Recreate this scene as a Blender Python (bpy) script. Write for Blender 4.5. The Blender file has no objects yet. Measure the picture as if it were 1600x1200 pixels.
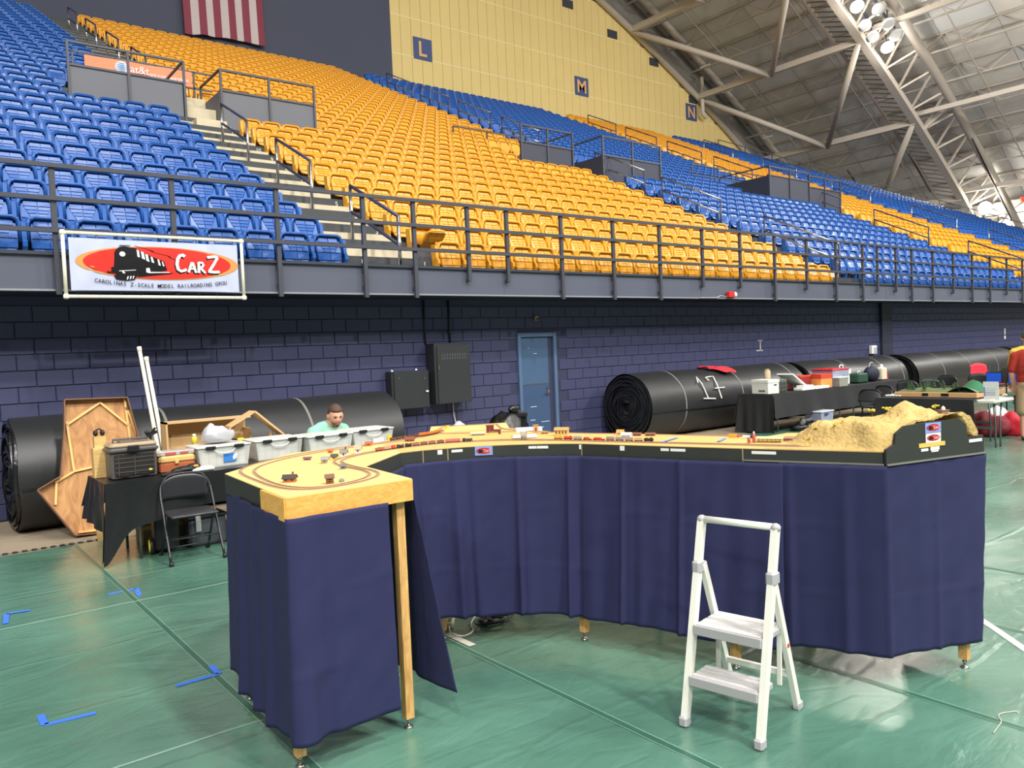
import bpy, bmesh, math, random
from math import sin, cos, pi, radians, sqrt
from mathutils import Vector, Matrix
random.seed(7)
scene = bpy.context.scene
COL = scene.collection

# ------------------------------------------------------------------ camera
# world axes: X runs along the side wall, Y points at it, Z is up (metres)
YAW, PITCH, ROLL = 0.663364, 0.041664, -0.042372
_f = Vector((sin(YAW)*cos(PITCH), cos(YAW)*cos(PITCH), -sin(PITCH)))
_r = Vector((cos(YAW), -sin(YAW), 0)); _u = _r.cross(_f)
_R = cos(ROLL)*_r + sin(ROLL)*_u; _U = -sin(ROLL)*_r + cos(ROLL)*_u
cam_d = bpy.data.cameras.new('camera'); cam = bpy.data.objects.new('camera', cam_d); COL.objects.link(cam)
cam_d.sensor_width = 36.0; cam_d.lens = 1236.44/1600*36.0
cam_d.clip_start = 0.05; cam_d.clip_end = 400
m = Matrix.Identity(4)
for i in range(3):
    m[i][0] = _R[i]; m[i][1] = _U[i]; m[i][2] = -_f[i]
m[2][3] = 1.82
cam.matrix_world = m
scene.camera = cam

# ------------------------------------------------------------------ world, exposure
scene.view_settings.view_transform = 'Standard'
scene.view_settings.look = 'None'
scene.view_settings.gamma = 1.0
scene.view_settings.use_curve_mapping = False
scene.view_settings.exposure = 0.0
world = bpy.data.worlds.new('world'); scene.world = world
world.use_nodes = True
world.node_tree.nodes['Background'].inputs[0].default_value = (0.95, 0.96, 1.0, 1)
world.node_tree.nodes['Background'].inputs[1].default_value = 0.16

# ------------------------------------------------------------------ hall lights: lamp clusters hung under the roof arches, plus added roof fill
def roof_z(x): return 34.9 - 0.00525*(x+1)**2
def hall_lamp(x, y, power, size=1.6, col=(1.0, 0.975, 0.94), tilt=(0, 0)):
    d = bpy.data.lights.new('hall_lamp_light', 'AREA'); d.shape = 'DISK'; d.size = size
    d.energy = power; d.color = col
    o = bpy.data.objects.new('hall_lamp_light', d); COL.objects.link(o)
    o.location = (x, y, roof_z(x) - 3.0); o.rotation_euler = (tilt[0], tilt[1], 0)
    return o
for _y, _p, _t in ((-0.5, 1900, 0), (-14.0, 5600, 22), (-28.0, 6800, 32)):
    for _x in (-34, -12, 8, 30):
        hall_lamp(_x, _y, _p, tilt=(radians(_t), radians(-_x*0.45)))
hall_lamp(50, -0.5, 5000, tilt=(0, radians(20)))
for _x, _y, _p in ((50, 13.0, 2200), (33, 16.0, 1300), (14, 8.0, 900)):    # added point lights above the view, put in to brighten the roof
    d = bpy.data.lights.new('roof_fill_light', 'POINT'); d.energy = _p; d.shadow_soft_size = 0.5; d.color = (1.0, 0.97, 0.93)
    o = bpy.data.objects.new('roof_fill_light', d); COL.objects.link(o); o.location = (_x, _y, roof_z(_x)-4.0)

# ------------------------------------------------------------------ colours and materials
def lin(c): return c/12.92 if c <= 0.04045 else ((c+0.055)/1.055)**2.4
def C8(r, g, b): return (lin(r/255), lin(g/255), lin(b/255), 1)
MATS = {}
def mat(name, col, rough=0.6, metal=0.0, var=0.10, vscale=6.0, bump=0.0, bscale=60.0, emit=None, alpha=None, trans=0.0, stretch=None, spec=None, detail=4.0, coat=0):
    if name in MATS: return MATS[name]
    m = bpy.data.materials.new(name); m.use_nodes = True
    nt = m.node_tree; b = nt.nodes['Principled BSDF']
    c = col if len(col) == 4 else C8(*col)
    b.inputs['Roughness'].default_value = rough
    b.inputs['Metallic'].default_value = metal
    tc = nt.nodes.new('ShaderNodeTexCoord')
    vec = tc.outputs['Object']
    if stretch:
        mp = nt.nodes.new('ShaderNodeMapping'); mp.inputs['Scale'].default_value = stretch
        nt.links.new(vec, mp.inputs['Vector']); vec = mp.outputs['Vector']
    n = nt.nodes.new('ShaderNodeTexNoise'); n.inputs['Scale'].default_value = vscale; n.inputs['Detail'].default_value = detail
    nt.links.new(vec, n.inputs['Vector'])
    mx = nt.nodes.new('ShaderNodeMix'); mx.data_type = 'RGBA'
    mx.inputs[6].default_value = tuple(v*(1-var) for v in c[:3]) + (1,)
    mx.inputs[7].default_value = tuple(min(1, v*(1+var)) for v in c[:3]) + (1,)
    nt.links.new(n.outputs['Fac'], mx.inputs[0]); nt.links.new(mx.outputs[2], b.inputs['Base Color'])
    if bump:
        n2 = nt.nodes.new('ShaderNodeTexNoise'); n2.inputs['Scale'].default_value = bscale; n2.inputs['Detail'].default_value = 5
        nt.links.new(vec, n2.inputs['Vector'])
        bp = nt.nodes.new('ShaderNodeBump'); bp.inputs['Strength'].default_value = bump; bp.inputs['Distance'].default_value = 0.02
        nt.links.new(n2.outputs['Fac'], bp.inputs['Height']); nt.links.new(bp.outputs['Normal'], b.inputs['Normal'])
    if emit:
        b.inputs['Emission Color'].default_value = c; b.inputs['Emission Strength'].default_value = emit
    if trans: b.inputs['Transmission Weight'].default_value = trans; b.inputs['IOR'].default_value = 1.2
    if alpha is not None: b.inputs['Alpha'].default_value = alpha
    if spec is not None: b.inputs['Specular IOR Level'].default_value = spec
    if coat: b.inputs['Coat Weight'].default_value = coat
    MATS[name] = m
    return m

def wood(name, col, col2, scale=3.0, rough=0.55, axis=(1, 8, 8), dist=4.0):
    if name in MATS: return MATS[name]
    m = bpy.data.materials.new(name); m.use_nodes = True
    nt = m.node_tree; b = nt.nodes['Principled BSDF']; b.inputs['Roughness'].default_value = rough
    tc = nt.nodes.new('ShaderNodeTexCoord'); mp = nt.nodes.new('ShaderNodeMapping'); mp.inputs['Scale'].default_value = axis
    nt.links.new(tc.outputs['Object'], mp.inputs['Vector'])
    n = nt.nodes.new('ShaderNodeTexNoise'); n.inputs['Scale'].default_value = scale; n.inputs['Detail'].default_value = 6; n.inputs['Distortion'].default_value = dist
    nt.links.new(mp.outputs['Vector'], n.inputs['Vector'])
    r = nt.nodes.new('ShaderNodeValToRGB'); r.color_ramp.elements[0].color = C8(*col2); r.color_ramp.elements[1].color = C8(*col)
    r.color_ramp.elements[0].position = 0.35; r.color_ramp.elements[1].position = 0.62
    nt.links.new(n.outputs['Fac'], r.inputs['Fac']); nt.links.new(r.outputs['Color'], b.inputs['Base Color'])
    MATS[name] = m
    return m

# ------------------------------------------------------------------ mesh building
class MB:
    def __init__(s): s.v = []; s.f = []; s.m = []; s.mi = 0
    def add(s, vs, fs):
        k = len(s.v); s.v += [tuple(p) for p in vs]
        for f in fs: s.f.append(tuple(i+k for i in f)); s.m.append(s.mi)
        return s
    def box(s, cx, cy, cz, sx, sy, sz, R=None, taper=1.0):
        vs = []
        for z in (-.5, .5):
            t = 1.0 if z < 0 else taper
            for (x, y) in ((-.5, -.5), (.5, -.5), (.5, .5), (-.5, .5)):
                p = Vector((x*sx*t, y*sy*t, z*sz))
                if R is not None: p = R @ p
                vs.append((p.x+cx, p.y+cy, p.z+cz))
        return s.add(vs, [(3, 2, 1, 0), (4, 5, 6, 7), (0, 1, 5, 4), (1, 2, 6, 5), (2, 3, 7, 6), (3, 0, 4, 7)])
    def bx(s, x0, x1, y0, y1, z0, z1):
        return s.box((x0+x1)/2, (y0+y1)/2, (z0+z1)/2, x1-x0, y1-y0, z1-z0)
    def cbox(s, cx, cy, cz, sx, sy, sz, c=0.01):
        # box with chamfered edges
        hx, hy, hz = sx/2, sy/2, sz/2; c = min(c, hx*.9, hy*.9, hz*.9)
        prof = [(-hx+c, -hy), (hx-c, -hy), (hx, -hy+c), (hx, hy-c), (hx-c, hy), (-hx+c, hy), (-hx, hy-c), (-hx, -hy+c)]
        vs = []
        for z, k in ((-hz, c), (-hz+c, 0), (hz-c, 0), (hz, c)):
            for x, y in prof:
                vs.append((cx+x*(1-k/hx), cy+y*(1-k/hy), cz+z))
        fs = [tuple(range(7, -1, -1)), tuple(range(24, 32))]
        for r in range(3):
            for i in range(8):
                j = (i+1) % 8; fs.append((r*8+i, r*8+j, r*8+8+j, r*8+8+i))
        return s.add(vs, fs)
    def bar(s, p0, p1, w, h=None, up=(0, 0, 1)):
        # rectangular bar between two points
        p0 = Vector(p0); p1 = Vector(p1); d = (p1-p0); L = d.length; d.normalize(); h = h or w
        u = Vector(up); 
        if abs(d.dot(u)) > .98: u = Vector((1, 0, 0))
        a = d.cross(u).normalized(); b = a.cross(d).normalized()
        vs = []
        for p in (p0, p1):
            for x, y in ((-.5, -.5), (.5, -.5), (.5, .5), (-.5, .5)): vs.append(p + a*x*w + b*y*h)
        return s.add(vs, [(3, 2, 1, 0), (4, 5, 6, 7), (0, 1, 5, 4), (1, 2, 6, 5), (2, 3, 7, 6), (3, 0, 4, 7)])
    def cyl(s, p0, p1, r0, r1=None, n=10, caps=True):
        p0 = Vector(p0); p1 = Vector(p1); r1 = r0 if r1 is None else r1
        d = (p1-p0).normalized(); u = Vector((0, 0, 1)) if abs(d.z) < .9 else Vector((1, 0, 0))
        a = d.cross(u).normalized(); b = a.cross(d).normalized()
        vs = []
        for p, r in ((p0, r0), (p1, r1)):
            for i in range(n): t = 2*pi*i/n; vs.append(p + a*cos(t)*r + b*sin(t)*r)
        fs = [(i, (i+1) % n, n+(i+1) % n, n+i) for i in range(n)]
        if caps: fs += [tuple(range(n-1, -1, -1)), tuple(range(n, 2*n))]
        return s.add(vs, fs)
    def tube(s, pts, r, n=6, caps=True):
        pts = [Vector(p) for p in pts]; rs = r if isinstance(r, (list, tuple)) else [r]*len(pts)
        vs = []; up = Vector((0, 0, 1)); prev = None
        for i, p in enumerate(pts):
            d = (pts[min(i+1, len(pts)-1)] - pts[max(i-1, 0)]).normalized()
            if prev is None:
                u = up if abs(d.z) < .9 else Vector((1, 0, 0)); a = d.cross(u).normalized()
            else:
                a = (prev - d*prev.dot(d)).normalized()
            prev = a; b = a.cross(d).normalized()
            for k in range(n): t = 2*pi*k/n; vs.append(p + a*cos(t)*rs[i] + b*sin(t)*rs[i])
        fs = []
        for i in range(len(pts)-1):
            for k in range(n): j = (k+1) % n; fs.append((i*n+k, i*n+j, (i+1)*n+j, (i+1)*n+k))
        if caps: fs += [tuple(range(n-1, -1, -1)), tuple(range((len(pts)-1)*n, len(pts)*n))]
        return s.add(vs, fs)
    def prism(s, poly, z0, z1):
        n = len(poly); a = sum(poly[i][0]*poly[(i+1) % n][1]-poly[(i+1) % n][0]*poly[i][1] for i in range(n))
        if a < 0: poly = poly[::-1]
        vs = [(x, y, z0) for x, y in poly] + [(x, y, z1) for x, y in poly]
        fs = [tuple(range(n-1, -1, -1)), tuple(range(n, 2*n))] + [(i, (i+1) % n, n+(i+1) % n, n+i) for i in range(n)]
        return s.add(vs, fs)
    def lathe(s, prof, n=16, o=(0, 0, 0)):
        vs = []
        for r, z in prof:
            for i in range(n): t = 2*pi*i/n; vs.append((o[0]+r*cos(t), o[1]+r*sin(t), o[2]+z))
        fs = []
        for k in range(len(prof)-1):
            for i in range(n): j = (i+1) % n; fs.append((k*n+i, k*n+j, (k+1)*n+j, (k+1)*n+i))
        fs += [tuple(range(n-1, -1, -1)), tuple(range((len(prof)-1)*n, len(prof)*n))]
        return s.add(vs, fs)
    def ell(s, c, r, nu=14, nv=9, R=None):
        vs = []; c = Vector(c)
        for j in range(nv+1):
            ph = -pi/2 + pi*j/nv
            for i in range(nu):
                t = 2*pi*i/nu; p = Vector((r[0]*cos(ph)*cos(t), r[1]*cos(ph)*sin(t), r[2]*sin(ph)))
                if R is not None: p = R @ p
                vs.append(p+c)
        fs = [(j*nu+i, j*nu+(i+1) % nu, (j+1)*nu+(i+1) % nu, (j+1)*nu+i) for j in range(nv) for i in range(nu)]
        return s.add(vs, fs)
    def grid(s, nx, ny, fn, flip=False):
        vs = [fn(i/nx, j/ny) for j in range(ny+1) for i in range(nx+1)]
        fs = []
        for j in range(ny):
            for i in range(nx):
                a = j*(nx+1)+i; q = (a, a+1, a+nx+2, a+nx+1); fs.append(q[::-1] if flip else q)
        return s.add(vs, fs)
    def xf(s, M, k=0):
        for i in range(k, len(s.v)): s.v[i] = tuple(M @ Vector(s.v[i]))
        return s
    def mesh(s, name, mats, smooth=False):
        me = bpy.data.meshes.new(name); me.from_pydata([tuple(p) for p in s.v], [], s.f)
        for mm in (mats if isinstance(mats, (list, tuple)) else [mats]): me.materials.append(mm)
        if any(s.m): me.polygons.foreach_set('material_index', s.m)
        if smooth: me.polygons.foreach_set('use_smooth', [True]*len(s.f))
        me.update()
        return me
    def build(s, name, mats, parent=None, smooth=False, world=False, label=None, kind=None):
        if world and parent is not None:
            inv = TF.get(parent.name, Matrix.Identity(4)).inverted()
            s.v = [tuple(inv @ Vector(p)) for p in s.v]
        o = bpy.data.objects.new(name, s.mesh(name, mats, smooth)); COL.objects.link(o)
        if parent is not None: o.parent = parent; TF[o.name] = TF.get(parent.name, Matrix.Identity(4))
        if label: o['label'] = label
        if kind: o['kind'] = kind
        return o
TF = {}
def tag(o, label, cat, group=None, kind=None):
    o['label'] = label; o['category'] = cat
    if group: o['group'] = group
    if kind: o['kind'] = kind
    return o
def thing(name, label, cat, loc=(0, 0, 0), rz=0.0, group=None, rot=None):
    o = bpy.data.objects.new(name, None); COL.objects.link(o)
    o.empty_display_size = 0.1
    o.location = loc; o.rotation_euler = rot if rot else (0, 0, rz)
    TF[o.name] = Matrix.Translation(loc) @ o.rotation_euler.to_matrix().to_4x4()
    return tag(o, label, cat, group)
def struct(name, mb, m, smooth=False, label=None):
    o = mb.build(name, m, smooth=smooth); o['kind'] = 'structure'
    if label: o['label'] = label
    return o
def place(o, loc, rz=0.0):
    o.location = loc; o.rotation_euler = (0, 0, rz); TF[o.name] = Matrix.Translation(loc) @ Matrix.Rotation(rz, 4, 'Z'); return o
def inst(name, me, parent=None, loc=(0, 0, 0), rz=0.0):
    o = bpy.data.objects.new(name, me); COL.objects.link(o); o.location = loc
    if rz: o.rotation_euler = (0, 0, rz)
    if parent is not None: o.parent = parent
    return o
def subsurf(o, n=1):
    md = o.modifiers.new('smooth', 'SUBSURF'); md.levels = n; md.render_levels = n; return o
def remesh(o, vox=0.012, it=4):
    md = o.modifiers.new('fuse', 'REMESH'); md.mode = 'VOXEL'; md.voxel_size = vox; md.use_smooth_shade = True
    sm = o.modifiers.new('soften', 'SMOOTH'); sm.iterations = it; sm.factor = 0.5
    return o
def text_mesh(txt, size, depth=0.0, align='CENTER', shear=0.0, space=1.0, bold=0.0):
    cu = bpy.data.curves.new('lettering', 'FONT'); cu.body = txt; cu.size = size; cu.extrude = depth; cu.align_x = align; cu.align_y = 'CENTER'
    cu.shear = shear; cu.space_character = space; cu.resolution_u = 3; cu.offset = bold*size
    o = bpy.data.objects.new('lettering', cu); COL.objects.link(o)
    dg = bpy.context.evaluated_depsgraph_get()
    me = bpy.data.meshes.new_from_object(o.evaluated_get(dg))
    bpy.data.objects.remove(o); bpy.data.curves.remove(cu)
    me.name = 'lettering'
    return me
def text_obj(txt, size, m, parent=None, M=None, depth=0.0, **kw):
    me = text_mesh(txt, size, depth, **kw)
    if M is not None: me.transform(M)
    me.materials.clear(); me.materials.append(m)
    o = bpy.data.objects.new('lettering', me); COL.objects.link(o)
    if parent is not None: o.parent = parent
    return o
def rows_M(o, ax, ay):
    # matrix that lays local x,y onto axes ax, ay at origin o
    ax = Vector(ax); ay = Vector(ay); az = ax.cross(ay)
    M = Matrix.Identity(4)
    for i in range(3): M[i][0] = ax[i]; M[i][1] = ay[i]; M[i][2] = az[i]; M[i][3] = o[i]
    return M
def smooth_path(pts, n=6):
    out = []; P = [Vector(p) for p in pts]
    for i in range(len(P)-1):
        a = P[max(i-1, 0)]; b = P[i]; c = P[i+1]; d = P[min(i+2, len(P)-1)]
        for k in range(n):
            t = k/n
            out.append(0.5*((2*b) + (c-a)*t + (2*a-5*b+4*c-d)*t*t + (3*b-a-3*c+d)*t**3))
    out.append(P[-1]); return out
def vnoise(x, y, s=0):
    def h(i, j): 
        v = sin(i*127.1+j*311.7+s*74.7)*43758.5453; return v-math.floor(v)
    i = math.floor(x); j = math.floor(y); fx = x-i; fy = y-j; fx = fx*fx*(3-2*fx); fy = fy*fy*(3-2*fy)
    return (h(i, j)*(1-fx)+h(i+1, j)*fx)*(1-fy)+(h(i, j+1)*(1-fx)+h(i+1, j+1)*fx)*fy
# ================================================================== materials of the place
NAVY_BLOCK = mat('painted_block', (58, 62, 96), 0.55, var=0.10, vscale=2.0, bump=0.25, bscale=120)
MORTAR = mat('painted_mortar', (48, 51, 80), 0.7)
DARK_STEEL = mat('dark_painted_steel', (66, 68, 78), 0.45, var=0.06)
FASCIA = mat('fascia_grey', (82, 86, 102), 0.6, var=0.10, vscale=1.2)
CONC = mat('tier_concrete', (84, 84, 90), 0.85, var=0.2, vscale=1.5)
STEP_TAN = mat('step_concrete', (206, 194, 165), 0.85, var=0.14, vscale=5, bump=0.1)
STEP_DARK = mat('step_nosing_paint', (62, 66, 70), 0.7, var=0.12, vscale=4)
GOLD_WALL = mat('gold_wall_panel', (226, 202, 134), 0.6, var=0.07, vscale=0.5)
GOLD_SEAM = mat('gold_wall_seam', (196, 172, 112), 0.7)
DARK_WALL = mat('dark_upper_wall', (72, 76, 94), 0.8, var=0.08, vscale=0.3)
ROOF_M = mat('roof_insulation', (214, 212, 206), 0.9, var=0.12, vscale=0.25, bump=0.15, bscale=1.2)
ROOF_P = mat('roof_panel_face', (196, 190, 178), 0.9, var=0.10, vscale=0.4)
STEEL_L = mat('roof_steel', (196, 186, 172), 0.55, var=0.06)
STEEL_D = mat('roof_joist_steel', (176, 167, 155), 0.6, var=0.08)
BLACK = mat('black_plastic', (24, 24, 27), 0.45)
WHITE = mat('white_paint', (236, 236, 232), 0.45, var=0.03)
CREAM = mat('ladder_enamel', (238, 236, 226), 0.35, var=0.02)
GREYPL = mat('grey_plastic', (176, 174, 176), 0.5, var=0.05)
CHROME = mat('chrome', (205, 205, 210), 0.2, 1.0, var=0.03)
RAILNAVY = mat('aisle_rail_paint', (58, 60, 92), 0.4, var=0.05)

# ------------------------------------------------------------------ green tarp floor
def tarp_material():
    m = bpy.data.materials.new('green_tarp'); m.use_nodes = True; nt = m.node_tree; b = nt.nodes['Principled BSDF']
    tc = nt.nodes.new('ShaderNodeTexCoord')
    n = nt.nodes.new('ShaderNodeTexNoise'); n.inputs['Scale'].default_value = 0.9; n.inputs['Detail'].default_value = 6
    nt.links.new(tc.outputs['Object'], n.inputs['Vector'])
    r = nt.nodes.new('ShaderNodeValToRGB'); r.color_ramp.elements[0].color = C8(70, 110, 95); r.color_ramp.elements[1].color = C8(96, 140, 121)
    r.color_ramp.elements[0].position = 0.3; r.color_ramp.elements[1].position = 0.7
    nt.links.new(n.outputs['Fac'], r.inputs['Fac']); nt.links.new(r.outputs['Color'], b.inputs['Base Color'])
    n3 = nt.nodes.new('ShaderNodeTexNoise'); n3.inputs['Scale'].default_value = 2.5; n3.inputs['Detail'].default_value = 4
    nt.links.new(tc.outputs['Object'], n3.inputs['Vector'])
    rr = nt.nodes.new('ShaderNodeMapRange'); rr.inputs[3].default_value = 0.20; rr.inputs[4].default_value = 0.38
    nt.links.new(n3.outputs['Fac'], rr.inputs[0]); nt.links.new(rr.outputs[0], b.inputs['Roughness'])
    # folded-sheet creases (fine relief): soft wrinkles, crumple lines and long straight folds along the sheet
    def math_(op, a, b_=None, c=None):
        n_ = nt.nodes.new('ShaderNodeMath'); n_.operation = op
        for k, v_ in enumerate((a, b_, c)):
            if v_ is None: continue
            if hasattr(v_, 'is_linked'): nt.links.new(v_, n_.inputs[k])
            else: n_.inputs[k].default_value = v_
        return n_.outputs[0]
    mp = nt.nodes.new('ShaderNodeMapping'); mp.inputs['Rotation'].default_value = (0, 0, 0.35); mp.inputs['Scale'].default_value = (0.8, 1.7, 1)
    nt.links.new(tc.outputs['Object'], mp.inputs['Vector'])
    w = nt.nodes.new('ShaderNodeTexNoise'); w.inputs['Scale'].default_value = 1.7; w.inputs['Detail'].default_value = 4; w.inputs['Distortion'].default_value = 1.2
    nt.links.new(mp.outputs['Vector'], w.inputs['Vector'])
    v = nt.nodes.new('ShaderNodeTexVoronoi'); v.feature = 'DISTANCE_TO_EDGE'; v.inputs['Scale'].default_value = 1.1
    nt.links.new(mp.outputs['Vector'], v.inputs['Vector'])
    crk = math_('MINIMUM', v.outputs['Distance'], 0.03)
    sx = nt.nodes.new('ShaderNodeSeparateXYZ'); nt.links.new(tc.outputs['Object'], sx.inputs[0])
    yy = math_('MULTIPLY_ADD', n3.outputs['Fac'], 0.12, sx.outputs['Y'])
    fr_ = math_('PINGPONG', math_('MULTIPLY', yy, 1.0), 0.48)
    ridge = math_('MULTIPLY', math_('MAXIMUM', math_('SUBTRACT', 0.03, fr_), 0.0), n.outputs['Fac'])
    hgt = math_('MULTIPLY_ADD', crk, 2.2, w.outputs['Fac'])
    hgt = math_('MULTIPLY_ADD', ridge, 12.0, hgt)
    bp = nt.nodes.new('ShaderNodeBump'); bp.inputs['Strength'].default_value = 0.5; bp.inputs['Distance'].default_value = 0.045
    nt.links.new(hgt, bp.inputs['Height']); nt.links.new(bp.outputs['Normal'], b.inputs['Normal'])
    b.inputs['Coat Weight'].default_value = 0.5; b.inputs['Coat Roughness'].default_value = 0.22
    b.inputs['Specular IOR Level'].default_value = 0.6
    return m
TARP = tarp_material()
def tarp_z(x, y):
    r = 0.008*(vnoise(x*1.6, y*1.6, 1)-.5) + 0.006*(vnoise(x*3.7+y*2, y*4.5, 2)-.5)
    return 0.004 + r*0.8
mb = MB(); mb.bx(-40, 95, -45, 11.6, -0.3, -0.012)
SLAB = mat('concrete_floor', (150, 136, 116), 0.8, var=0.15, vscale=1.0, bump=0.1)
struct('floor_concrete', mb, SLAB)
mb = MB()
NX, NY = 180, 130
def tf(u, v):
    x = -1.0 + u*9.5; y = 0.6 + v*(9.3-0.6)
    e = (0.05*sin(x*2.1)+0.03*sin(x*5.3)) if v > .999 else 0
    return (x, y+e, tarp_z(x, y) - (0.010 if v > .999 else 0))
mb.grid(NX, NY, tf)
for (x0, x1, y0, y1, nx, ny) in ((8.5, 40, 0.6, 9.3, 60, 20), (-14, -1.0, 0.6, 9.3, 20, 14), (-14, 40, -16, 0.6, 50, 20)):
    mb.grid(nx, ny, lambda u, v: (x0+u*(x1-x0), y0+v*(y1-y0), 0.004))
tarp = struct('floor', mb, TARP, True)
# welded sheet seams, clear tape over them
SEAM = mat('seam_tape', (150, 182, 166), 0.25, var=0.15, vscale=3, alpha=0.7)
SEAMD = mat('seam_fold', (54, 98, 82), 0.3, var=0.1)
def seam(p0, p1, w, m, n=40):
    mb = MB(); p0 = Vector(p0); p1 = Vector(p1); d = (p1-p0).normalized(); t = Vector((-d.y, d.x))
    def fn(u, v):
        p = p0.lerp(p1, u) + t*w*(v-.5); return (p.x, p.y, max(tarp_z(p.x, p.y), 0.004)+0.0025)
    mb.grid(n, 1, fn); return mb.build('seam_strip', m, tarp, True)
for X_ in (0.08, 1.37, 2.66, 3.95, 5.24, 6.53):
    seam((X_, 0.8), (X_+.02, 9.2), 0.035, SEAMD)
    seam((X_-.020, 0.8), (X_, 9.2), 0.005, SEAM); seam((X_+.020, 0.8), (X_+.040, 9.2), 0.005, SEAM)
seam((0.2, 3.93), (2.2, 3.93), 0.018, SEAM); seam((-0.5, 6.62), (3.0, 6.60), 0.022, SEAM); seam((-0.5, 7.45), (3.0, 7.42), 0.012, SEAM)
seam((5.45, 2.25), (4.7, 1.45), 0.05, mat('white_floor_tape', (196, 200, 192), .4), 20)
# linked strip along the tarp's far edge
t = thing('edge_chain', 'dark linked plastic strip on the concrete along the tarp edge', 'chain', (0.3, 9.42, 0))
lk = MB(); lk.cbox(0, 0, 0.008, 0.05, 0.045, 0.016, 0.006); lme = lk.mesh('link', BLACK)
lk2 = MB(); lk2.cbox(0, 0, 0.006, 0.02, 0.06, 0.012, 0.004); lme2 = lk2.mesh('link', mat('link_grey', (120, 118, 114), 0.6))
for k in range(40):
    inst('link', lme if k % 2 == 0 else lme2, t, (k*0.042 - 0.1, -0.0008*k*2, -0.012))

# ------------------------------------------------------------------ lower block wall
WY = 11.5
mb = MB(); mb.bx(-12, 60, WY, WY+0.25, -0.012, 2.9)
wall = struct('wall_lower', mb, MORTAR)
bk = MB(); bk.cbox(0, 0, 0, 0.397, 0.02, 0.194, 0.006); bme = bk.mesh('block', NAVY_BLOCK)
rest = MB(); cnt = 0
spots = []
for c in range(14):
    z = 0.1 + c*0.2032
    if z > 2.72: continue
    for k in range(-6, 120):
        x = k*0.4064 + (0.2032 if c % 2 else 0)
        if 9.0 < x < 10.2 and z < 2.2: continue
        spots.append((x, z))
near = sorted([s for s in spots if s[1] > 1.25 and s[0] > 0.7], key=lambda s: s[0])[:300]
ns = set(near)
for (x, z) in spots:
    if (x, z) in ns: inst('block', bme, wall, (x, WY-0.006, z))
    else: rest.cbox(x, WY-0.006, z, 0.397, 0.02, 0.194, 0.006)
rest.build('block_courses', NAVY_BLOCK, wall, kind='stuff')
# square pier on the wall
mb = MB(); mb.bx(22.55, 23.15, 11.40, WY, -0.012, 2.9); struct('wall_pier', mb, mat('pier_paint', (40, 42, 62), 0.6))

# ------------------------------------------------------------------ door
DOORP = mat('door_blue', (70, 96, 128), 0.4, var=0.10, vscale=3, bump=0.04)
DOORL = mat('door_low_panel', (62, 84, 118), 0.35, var=0.12, vscale=3)
d1 = bpy.data.objects.new('door_1', None); COL.objects.link(d1); d1.location = (9.6, WY, 0); d1['kind'] = 'structure'; d1['label'] = 'blue steel door with scuffed lower panel'
TF['door_1'] = Matrix.Translation((9.6, WY, 0))
mb = MB(); mb.bx(-.47, -.40, -.05, .06, 0, 2.14); mb.bx(.40, .47, -.05, .06, 0, 2.14); mb.bx(-.395, .395, -.049, .059, 2.07, 2.139); mb.build('door_frame', mat('door_frame_paint', (84, 108, 140), 0.4), d1)
mb = MB(); mb.bx(-.40, .40, .03, .07, 0, 2.07); mb.build('recess', mat('door_recess', (30, 40, 56), .6), d1)
mb = MB(); mb.cbox(-.05, 0.015, 1.035, .68, .04, 2.05, .006); leaf = mb.build('door_leaf', DOORP, d1)
mb = MB(); mb.cbox(-.05, -.008, .60, .66, .008, 1.14, .003); mb.build('kick_panel', DOORL, leaf)
mb = MB(); mb.bx(-.37, .27, -.016, -.010, 1.165, 1.185); mb.build('panel_edge', CHROME, leaf)
mb = MB(); mb.cbox(.24, -.02, 1.04, .05, .02, .16, .006); mb.cyl((.24, -.03, 1.02), (.24, -.08, 1.02), .012, n=8); mb.bar((.24, -.08, 1.02), (.16, -.08, 1.02), .02); mb.build('lever_handle', CHROME, leaf)
mb = MB()
for (x, z, w) in ((-.2, 1.85, .02), (-.08, 1.75, .08), (-.2, .75, .15), (.05, .45, .2), (-.22, .5, .12), (.0, .35, .1)): mb.bx(x, x+w, -.0145, -.0125, z, z+.008)
mb.build('scuffs', WHITE, leaf)

# ------------------------------------------------------------------ balcony front
mb = MB(); mb.bx(-8, 76, 10.60, 10.72, 2.745, 3.17); balc = struct('wall_balcony_front', mb, FASCIA)
mb = MB(); mb.bx(-8, 76, 10.601, 11.55, 2.75, 2.82); mb.build('soffit', mat('soffit_navy', (30, 34, 54), .7), balc)
mb = MB(); mb.bx(-8, 76, 10.57, 10.60, 2.745, 2.768); mb.build('drip_edge', mat('drip_edge_metal', (140, 142, 150), 0.5), balc)
mb = MB(); mb.bx(-8, 76, 10.56, 10.74, 3.165, 3.205); mb.build('curb_cap', mat('curb_cap_paint', (50, 54, 66), 0.6), balc)
mb = MB()
for k in range(40): mb.bx(k*2.6+.4, k*2.6+.408, 10.598, 10.601, 2.77, 3.16)
mb.build('panel_joints', DARK_STEEL, balc)

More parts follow.
